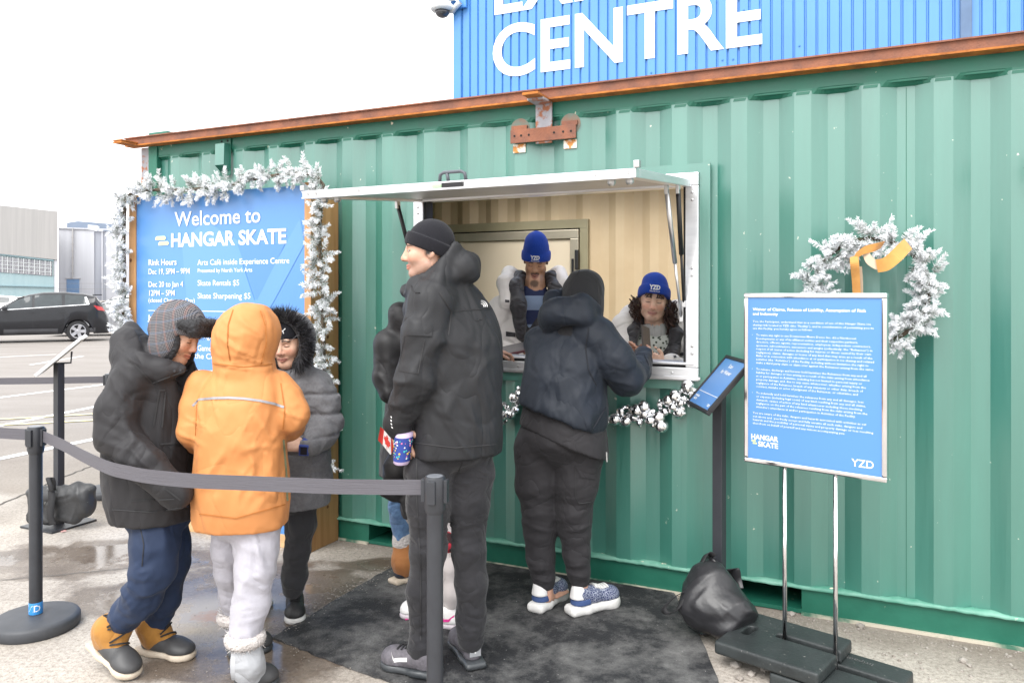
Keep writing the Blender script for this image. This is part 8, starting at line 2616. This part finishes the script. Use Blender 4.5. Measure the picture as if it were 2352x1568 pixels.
# paper flag on its stick
M['flag_white'] = pmat('flag_white', (.78, .77, .76), .6); M['flag_red'] = pmat('flag_red', (.66, .045, .035), .6)
Yf = 3.34
ft = thing('paper_flag', tuple(P(900, 1097, Yf)), 'small red and white maple leaf flag on a wooden stick', 'flag')
MB().tube([P(897, 1112, Yf), P(910, 1052, Yf), P(906, 1016, Yf)], .0035, 8).build('stick', pmat('flag_stick', (.62, .56, .48), .6), ft, smooth=True)
c00, c10, c11, c01 = P(868, 1011, Yf - .01), P(909, 1056, Yf), P(906, 1014, Yf), P(873, 980, Yf - .02)     # fly-bottom, hoist-bottom, hoist-top, fly-top
def flagpt(u, v):
	b = c00.lerp(c10, u); t = c01.lerp(c11, u)
	p = b.lerp(t, v); p.y += .006 * math.sin(u * 7) + .004 * v
	return p
def flag_panel(u0, u1, mat, nm, lift=0):
	rows = [[flagpt(u0 + (u1 - u0) * i / 8, v / 5) - Vector((0, lift, 0)) for i in range(9)] for v in range(6)]
	back = [[p + Vector((0, .0012, 0)) for p in r] for r in rows]
	MB().grid(rows).grid(back).build(nm, mat, ft, smooth=True)
flag_panel(0, .25, M['flag_red'], 'red_bar'); flag_panel(.25, .75, M['flag_white'], 'white_field'); flag_panel(.75, 1, M['flag_red'], 'red_bar')
leaf = [(0, .5), (.07, .36), (.16, .40), (.13, .18), (.22, .27), (.26, .20), (.40, .22), (.36, .10), (.44, .05), (.22, -.16), (.25, -.25), (.03, -.22), (.03, -.45)]
poly = leaf + [(-x, y) for x, y in leaf[::-1] if x > 0]
MB().add([flagpt(.5 + x * .52, .5 + y * .95) - Vector((0, .0015, 0)) for x, y in poly], [tuple(range(len(poly)))]).build('maple_leaf', M['flag_red'], ft)
# ------------------------------------------------------------------ two staff inside the window
M['parka_white'] = cloth('white_parka', (.70, .66, .63), .65, col2=(.62, .58, .56), bs=500, bump=.06, spec=.3, wrinkle=(0.52, 5.6, (1, 1, 1)))
M['lining'] = cloth('dark_quilted_lining', (.022, .020, .024), .5, bs=300, bump=.08, spec=.4, wrinkle=(0.52, 8.5, (1, 1, 1.6)))
M['beanie_blue'] = pmat('royal_blue_knit', (.012, .050, .33), .9, col2=(.009, .040, .28), vscale=8, bump=.3, bscale=240, bstretch=(1, 1, .25), sheen=.1, spec=.2)
M['stripe_mat'] = None
def stripes():
	m = pmat('striped_jersey', (.012, .02, .06), .85)
	nt = m.node_tree; b = nt.nodes['Principled BSDF']; tc = [n for n in nt.nodes if n.type == 'TEX_COORD'][0]
	sp = _n(nt, 'ShaderNodeSeparateXYZ'); nt.links.new(tc.outputs['Object'], sp.inputs[0])
	m1 = _n(nt, 'ShaderNodeMath', operation='MULTIPLY_ADD'); m1.inputs[1].default_value = 1 / .168; m1.inputs[2].default_value = .22; nt.links.new(sp.outputs['Z'], m1.inputs[0])
	fr = _n(nt, 'ShaderNodeMath', operation='FRACT'); nt.links.new(m1.outputs[0], fr.inputs[0])
	r = _n(nt, 'ShaderNodeValToRGB'); r.color_ramp.interpolation = 'CONSTANT'
	r.color_ramp.elements[0].color = (.014, .022, .075, 1); r.color_ramp.elements[1].position = .5; r.color_ramp.elements[1].color = (.20, .26, .38, 1)
	nt.links.new(fr.outputs[0], r.inputs[0]); nt.links.new(r.outputs[0], b.inputs['Base Color'])
	return m
M['stripes'] = stripes()
def leafknit():
	m = pmat('leaf_print_knit', (.5, .5, .48), .9)
	nt = m.node_tree; b = nt.nodes['Principled BSDF']; tc = [n for n in nt.nodes if n.type == 'TEX_COORD'][0]
	v = _n(nt, 'ShaderNodeTexVoronoi'); v.inputs['Scale'].default_value = 55; nt.links.new(tc.outputs['Object'], v.inputs['Vector'])
	r = _n(nt, 'ShaderNodeValToRGB'); e = r.color_ramp.elements
	e[0].position = .30; e[1].position = .40; e[0].color = (.045, .055, .04, 1); e[1].color = (.50, .51, .47, 1)
	nt.links.new(v.outputs['Distance'], r.inputs[0]); nt.links.new(r.outputs[0], b.inputs['Base Color'])
	return m
M['leafknit'] = leafknit()
M['ribknit'] = pmat('pale_rib_collar', (.48, .47, .46), .9, col2=(.36, .35, .34), vscale=90, stretch=(1, 1, .08), bump=.4, bscale=150, bstretch=(1, 1, .1))
M['curls'] = pmat('dark_curls', (.030, .014, .010), .5, col2=(.055, .022, .013), vscale=50)
M['blue_ink'] = pmat('blue_print_mark', (.05, .32, .72), .6)

def beanie_text(H, o, n, size=1.0, up=0.0):
	bv = surf(o)
	A = H.A
	d = -A[:, 1]; ex = -A[:, 0]; ey = A[:, 2]
	put_text(bv, 'YZD', H.p(0, .2, .060 + up), ex, ey, Vector(d), .034 * size * H.k, .045, M['logo_white'], 'lettering', o, .002, fit=.062 * H.k)
	put_text(bv, 'Northcrest', H.p(0, .2, .046 + up), ex, ey, Vector(d), .0125 * size * H.k, .02, M['logo_white'], 'lettering', o, .002, fit=.056 * H.k, res=1)

def build_worker_tall():
	Y = 4.62
	base = tuple(Vector((.15, Y + .02, .13)))
	H = Head(P(1231, 598, Y + .02), (-.10, -1), 30, 3, .88)
	cx = float(P(1222, 700, Y).x)
	zs = lambda y: CAMZ - (y - HY) * Y / FPX
	neck = P(1228, 655, Y + .02)
	shR, elR, wrR = P(1157, 715, Y + .02), P(1150, 800, Y - .04), P(1176, 832, Y - .26)
	shL, elL, wrL = P(1296, 715, Y + .02), P(1300, 810, Y - .02), P(1222, 826, Y - .24)
	F = Field((cx - .42, Y - .55, .14), (cx + .42, Y + .32, H.c[2] + .16), .018, [(tuple(H.c - .125), tuple(H.c + .12), .003), (tuple(_arr(wrL) - .09), tuple(_arr(wrL) + .09), .004)])
	body_skeleton(F, (cx, Y + .02, .95), (cx, Y + .02, 1.32), neck, ((cx - .09, Y + .02, .88), (cx + .09, Y + .02, .88)), ((cx - .1, Y, .52), (cx + .1, Y, .52)), ((cx - .1, Y + .02, .20), (cx + .1, Y + .02, .20)), (shR, shL), (elR, elL), (wrR, wrL), 1.0)
	F.cone(P(1228, 690, Y), P(1228, 650, Y + .005), .065, .052, .03)
	H.neck(F, neck, .056); H.put(F, smile=.6, nose=1.1)
	hand(F, wrR, (.7, -.3, -.05), (.1, .3, .9), 1, .5, .95); hand(F, wrL, (-.6, -.5, .0), (-.1, .2, .9), -1, .6, .95)
	o = person(F, base, 'staff member in white parka and striped jersey looking down at a tablet', None,
			   lambda v, n: H.color(v, SKIN_BROWN, eyes='down', brow=(.012, .008, .006), beard=((.02, .012, .010), .92, 'goatee'), hair=(.012, .009, .008), hairz=.04, lips=(.27, .10, .085)))
	# striped jersey
	F = Field((cx - .30, Y - .22, .55), (cx + .30, Y + .22, zs(655)), .008)
	F.loft([(.80, cx, Y + .02, .165, .115), (1.1, cx, Y + .02, .165, .118), (zs(700), cx, Y + .02, .16, .11), (zs(674), cx + .01, Y + .02, .10, .085), (zs(652), cx + .012, Y + .02, .070, .07)], 0, 0, rnd=.01)
	F.ell(P(1228, 650, Y - .055), (.055, .06, .034), None, .01, 's')
	jz = soft('striped_jersey', F, M['stripes'], o, 2, dict(amp=.003, freq=8, seed=5))
	# parka, worn open: thick shell with the front cut away over the lining
	def shell(F, grow, gap):
		F.loft([(.62, cx, Y + .03, .235 + grow, .165 + grow), (.9, cx, Y + .03, .225 + grow, .16 + grow), (1.1, cx, Y + .03, .215 + grow, .155 + grow), (zs(750), cx, Y + .03, .205 + grow, .145 + grow), (zs(710), cx, Y + .035, .165 + grow, .12 + grow), (zs(690), cx, Y + .04, .115 + grow, .10 + grow)], 0, 0, n=2.3, rnd=.02)
		F.cone(P(1203, 830, Y - .15), P(1227, 672, Y - .12), gap * .25, gap * 1.35, .012, 's')
	F = Field((cx - .48, Y - .50, .55), (cx + .48, Y + .36, zs(585)), .009)
	shell(F, .0, .085)
	F.limb([shR + Vector((.05, 0, 0)), shR, P(1148, 765, Y), elR, P(1165, 818, Y - .14), wrR], [.085, .095, .092, .085, .072, .055], .025, .012)
	F.limb([shL + Vector((-.05, 0, 0)), shL, P(1303, 765, Y), elL, P(1262, 815, Y - .12), wrL + Vector((.05, .02, 0))], [.085, .095, .092, .085, .072, .06], .025, .012)
	F.path([P(1166, 695, Y - .10), P(1160, 650, Y - .04), P(1170, 628, Y + .06), P(1225, 655, Y + .17), P(1284, 628, Y + .06), P(1296, 655, Y - .04), P(1278, 700, Y - .10)], [.045, .048, .045, .05, .045, .048, .042], .03)
	F.ell(H.p(0, -.01, .01), (.088, .115, .115), H.A, .01, 's')
	F.cone(P(1228, 690, Y - .05), P(1228, 640, Y - .05), .085, .085, .01, 's')
	pk = soft('parka', F, M['parka_white'], o, 2, dict(amp=.0035, freq=7, along=(1, 0, .3), stretch=.5, seed=15, local=[(P(1155, 780, Y - .1), .08, (.2, 0, 1), 70, .004), (P(1290, 800, Y - .1), .1, (.4, 0, 1), 60, .004)]))
	F = Field((cx - .30, Y - .30, .6), (cx + .34, Y + .3, zs(600)), .008)
	shell(F, -.010, .055)
	F.path([P(1196, 770, Y - .13), P(1190, 700, Y - .125), P(1184, 660, Y - .06), P(1192, 640, Y + .04), P(1228, 650, Y + .10), P(1270, 640, Y + .04), P(1277, 665, Y - .06), P(1262, 710, Y - .125)], [.030, .045, .048, .045, .045, .045, .046, .036], .03)
	F.ell(H.p(0, -.005, .0), (.082, .112, .112), H.A, .01, 's'); F.cone(P(1228, 692, Y - .06), P(1228, 640, Y - .05), .062, .07, .01, 's')
	soft('parka_lining', F, M['lining'], pk, 2, dict(amp=.002, freq=8, along=(1, 0, 0), seed=16))
	bv = surf(pk)
	for quad in ([(1160, 694), (1170, 695), (1170, 689), (1160, 688)], [(1162, 772), (1184, 774), (1184, 764), (1162, 761)]):
		patch(bv, [P(x, y, Y - .2) for x, y in quad], None, 4, 3, .004).build('pocket_tab', M['lining'], pk)
	seam(bv, [P(1215, 745, Y - .2), P(1229, 726, Y - .2)], None, .016, .003, 6).build('zip', M['lining'], pk)
	put_text(bv, 'YZD', P(1246, 750, Y - .2), (1, 0, .05), UP, Vector((.03, 1, -.05)), .040, .03, M['blue_ink'], 'lettering', pk, .003, fit=.085)
	bo, n, p0 = H.beanie(M['beanie_blue'], o, low_f=.036, low_b=-.03, cuff=.066, tall=.055, thick=.009)
	beanie_text(H, bo, n)
	return o, H
build_worker_tall()
Yt = 4.30
tc_ = P(1180, 802, Yt)
tb = thing('tablet', tuple(tc_), 'tablet in a maroon case held level above the counter', 'tablet')
t1, t2 = Vector((.93, -.25, .22)).normalized(), Vector((-.15, -.75, -.30)).normalized(); t2 = (t2 - t1 * t2.dot(t1)).normalized(); t3 = t1.cross(t2); t3 = t3 if t3.z > 0 else -t3
MB().box(tc_, (.085, .062, .007), (t1, t2, t3), .004).build('case', pmat('maroon_case', (.11, .03, .04), .5), tb)
MB().box(tc_ + t3 * .0075, (.078, .055, .0008), (t1, t2, t3)).build('screen', pmat('tablet_glass', (.16, .15, .15), .1, spec=.7), tb)

def build_worker_curly():
	Y = 4.30
	H = Head(P(1501, 690, Y), (-.18, -1), 6, 6, .96)
	cx = float(P(1508, 800, Y).x)
	zs = lambda y: CAMZ - (y - HY) * Y / FPX
	base = (cx, Y + .04, .13)
	neck = P(1504, 752, Y + .03)
	shR, elR, wrR = P(1432, 800, Y + .02), P(1420, 860, Y - .10), P(1470, 872, Y - .30)
	shL, elL, wrL = P(1576, 800, Y + .02), P(1585, 858, Y - .06), P(1520, 836, Y - .27)
	F = Field((cx - .42, Y - .55, .14), (cx + .42, Y + .38, H.c[2] + .14), .018, [(tuple(H.c - .115), tuple(H.c + .11), .003), (tuple(_arr(wrR) - .08), tuple(_arr(wrR) + .08), .004)])
	body_skeleton(F, (cx, Y + .12, .72), (cx, Y + .04, 1.06), neck, ((cx - .09, Y + .12, .66), (cx + .09, Y + .12, .66)), ((cx - .1, Y - .12, .50), (cx + .1, Y - .12, .50)), ((cx - .1, Y + .0, .20), (cx + .1, Y + .0, .20)), (shR, shL), (elR, elL), (wrR, wrL), .95)
	H.neck(F, neck, .052); H.put(F, smile=1.0, nose=1.0)
	hand(F, wrR, (.6, -.4, .1), (.1, .2, -.9), 1, .6, .9); hand(F, wrL, (-.5, -.5, .3), (-.3, .5, .3), -1, .7, .9)
	o = person(F, base, 'smiling staff member with long dark curls in white parka and leaf-print jumper', None,
			   lambda v, n: H.color(v, (.74, .48, .36), eyes='down', brow=(.03, .018, .012), beard=((.20, .11, .08), .55, 'moustache') if False else ((.22, .12, .09), .45, 'goatee'), hair=(.03, .015, .010), hairz=.05, blush=.6, lips=(.52, .22, .20)))
	F = Field((cx - .30, Y - .22, .6), (cx + .30, Y + .25, zs(730)), .008)
	F.loft([(.66, cx, Y + .05, .16, .12), (.95, cx, Y + .05, .165, .12), (zs(790), cx, Y + .04, .155, .115), (zs(768), cx - .005, Y + .035, .09, .085)], 0, 0, rnd=.012)
	jp = soft('leaf_print_jumper', F, M['leafknit'], o, 2, dict(amp=.003, freq=8, seed=6))
	F = Field(_arr(neck) - .14, _arr(neck) + .14, .006)
	F.path([P(1503, 776, Y + .03), P(1504, 760, Y + .02), P(1504, 748, Y + .015)], [.082, .070, .066], .01)
	F.plane(P(1504, 744, Y), (0, .3, 1)); F.cone(P(1504, 755, Y + .01), P(1504, 720, Y + .01), .055, .06, .005, 's')
	soft('roll_neck', F, M['ribknit'], jp, 1)
	def shell(F, grow, gap):
		F.loft([(.62, cx, Y + .07, .23 + grow, .17 + grow), (.85, cx, Y + .06, .225 + grow, .165 + grow), (zs(850), cx, Y + .05, .215 + grow, .155 + grow), (zs(805), cx, Y + .05, .195 + grow, .14 + grow), (zs(780), cx, Y + .055, .14 + grow, .115 + grow)], 0, 0, n=2.3, rnd=.02)
		F.cone(P(1490, 880, Y - .15), P(1503, 745, Y - .12), gap * .8, gap * 1.5, .012, 's')
	F = Field((cx - .46, Y - .48, .58), (cx + .44, Y + .38, zs(665)), .009)
	shell(F, 0, .09)
	F.limb([shR + Vector((.05, 0, 0)), shR, P(1425, 830, Y - .02), elR, P(1440, 872, Y - .2), wrR], [.085, .092, .088, .080, .066, .052], .025, .012)
	F.limb([shL + Vector((-.05, 0, 0)), shL, P(1585, 830, Y - .0), elL, P(1560, 852, Y - .16), wrL + Vector((.05, .02, 0))], [.085, .092, .088, .080, .068, .056], .025, .012)
	F.path([P(1432, 790, Y - .06), P(1430, 745, Y + .02), P(1450, 722, Y + .08), P(1510, 718, Y + .16), P(1556, 712, Y + .08), P(1572, 735, Y + .02), P(1570, 790, Y - .05)], [.05, .055, .055, .055, .055, .055, .05], .03)
	F.ell(H.p(0, .0, .0), (.105, .125, .12), H.A, .01, 's')
	F.cone(P(1504, 775, Y - .06), P(1504, 715, Y - .05), .105, .10, .01, 's')
	pk = soft('parka', F, M['parka_white'], o, 2, dict(amp=.0035, freq=7, along=(1, 0, .3), stretch=.5, seed=25, local=[(P(1430, 850, Y - .1), .08, (.3, 0, 1), 70, .004), (P(1565, 840, Y - .1), .08, (.5, 0, 1), 60, .004)]))
	F = Field((cx - .34, Y - .30, .62), (cx + .34, Y + .32, zs(680)), .008)
	shell(F, -.010, .06)
	F.path([P(1448, 812, Y - .11), P(1450, 765, Y - .03), P(1470, 735, Y + .07), P(1510, 720, Y + .10), P(1545, 735, Y + .05), P(1556, 770, Y - .04), P(1545, 820, Y - .11)], [.034, .038, .040, .042, .040, .038, .034], .03)
	F.ell(H.p(0, .0, .0), (.085, .115, .112), H.A, .01, 's'); F.cone(P(1504, 790, Y - .08), P(1504, 735, Y - .05), .06, .085, .01, 's')
	soft('parka_lining', F, M['lining'], pk, 2, dict(amp=.002, freq=8, along=(1, 0, 0), seed=26))
	bv = surf(pk)
	patch(bv, [P(x, y, Y - .2) for x, y in ((1548, 822), (1572, 816), (1572, 808), (1546, 814))], None, 4, 3, .004).build('pocket_tab', M['lining'], pk)
	bo, n, p0 = H.beanie(M['beanie_blue'], o, low_f=.052, low_b=-.03, cuff=.060, tall=.022, thick=.003)
	beanie_text(H, bo, n, 1.0, .014)
	# curls: many small coils hanging each side of the face
	r_ = random.Random(21); mb = MB()
	def coil(p, L, rad, ph):
		pts = []
		for i in range(26):
			t = i / 25
			pts.append(p + Vector((rad * math.cos(ph + t * 16) + .012 * math.sin(t * 5 + ph), rad * math.sin(ph + t * 16), -L * t)))
		mb.tube(pts, [.0042 * (1 - .4 * i / 25) for i in range(26)], 5)
	for sgn in (-1, 1):
		for i in range(46):
			q = Vector(H.p(sgn * r_.uniform(.078, .125), r_.uniform(-.05, .03), r_.uniform(-.06, .015)))
			coil(q, r_.uniform(.12, .21), r_.uniform(.008, .014), r_.uniform(0, 6))
	for i in range(20):
		x = r_.choice((-1, 1)) * r_.uniform(.012, .055); p = Vector(H.p(x, .094 - x * x * 8, .050)); f_ = Vector(H.A[:, 1]); dn = Vector(-H.A[:, 2]); sd = Vector(H.A[:, 0])
		sw = r_.uniform(-.5, .5)
		mb.tube([p + dn * (t * r_.uniform(.020, .028)) + sd * (sw * .02 * t * t) + f_ * (.006 * math.sin(t * 3)) for t in (0, .33, .66, 1)], [.0045, .0045, .0035, .0015], 5)
	mb.build('hair', M['curls'], o, smooth=True)
	q = MB()
	q.lathe([(.006, -.004), (.010, 0), (.006, .004)], Vector(H.p(-.082, .012, -.034)), 10); q.lathe([(.006, -.004), (.010, 0), (.006, .004)], Vector(H.p(.082, .012, -.034)), 10)
	q.parts('earring', pmat('green_gold_earring', (.30, .30, .12), .3, metal=.7), o)
	return o
build_worker_curly()
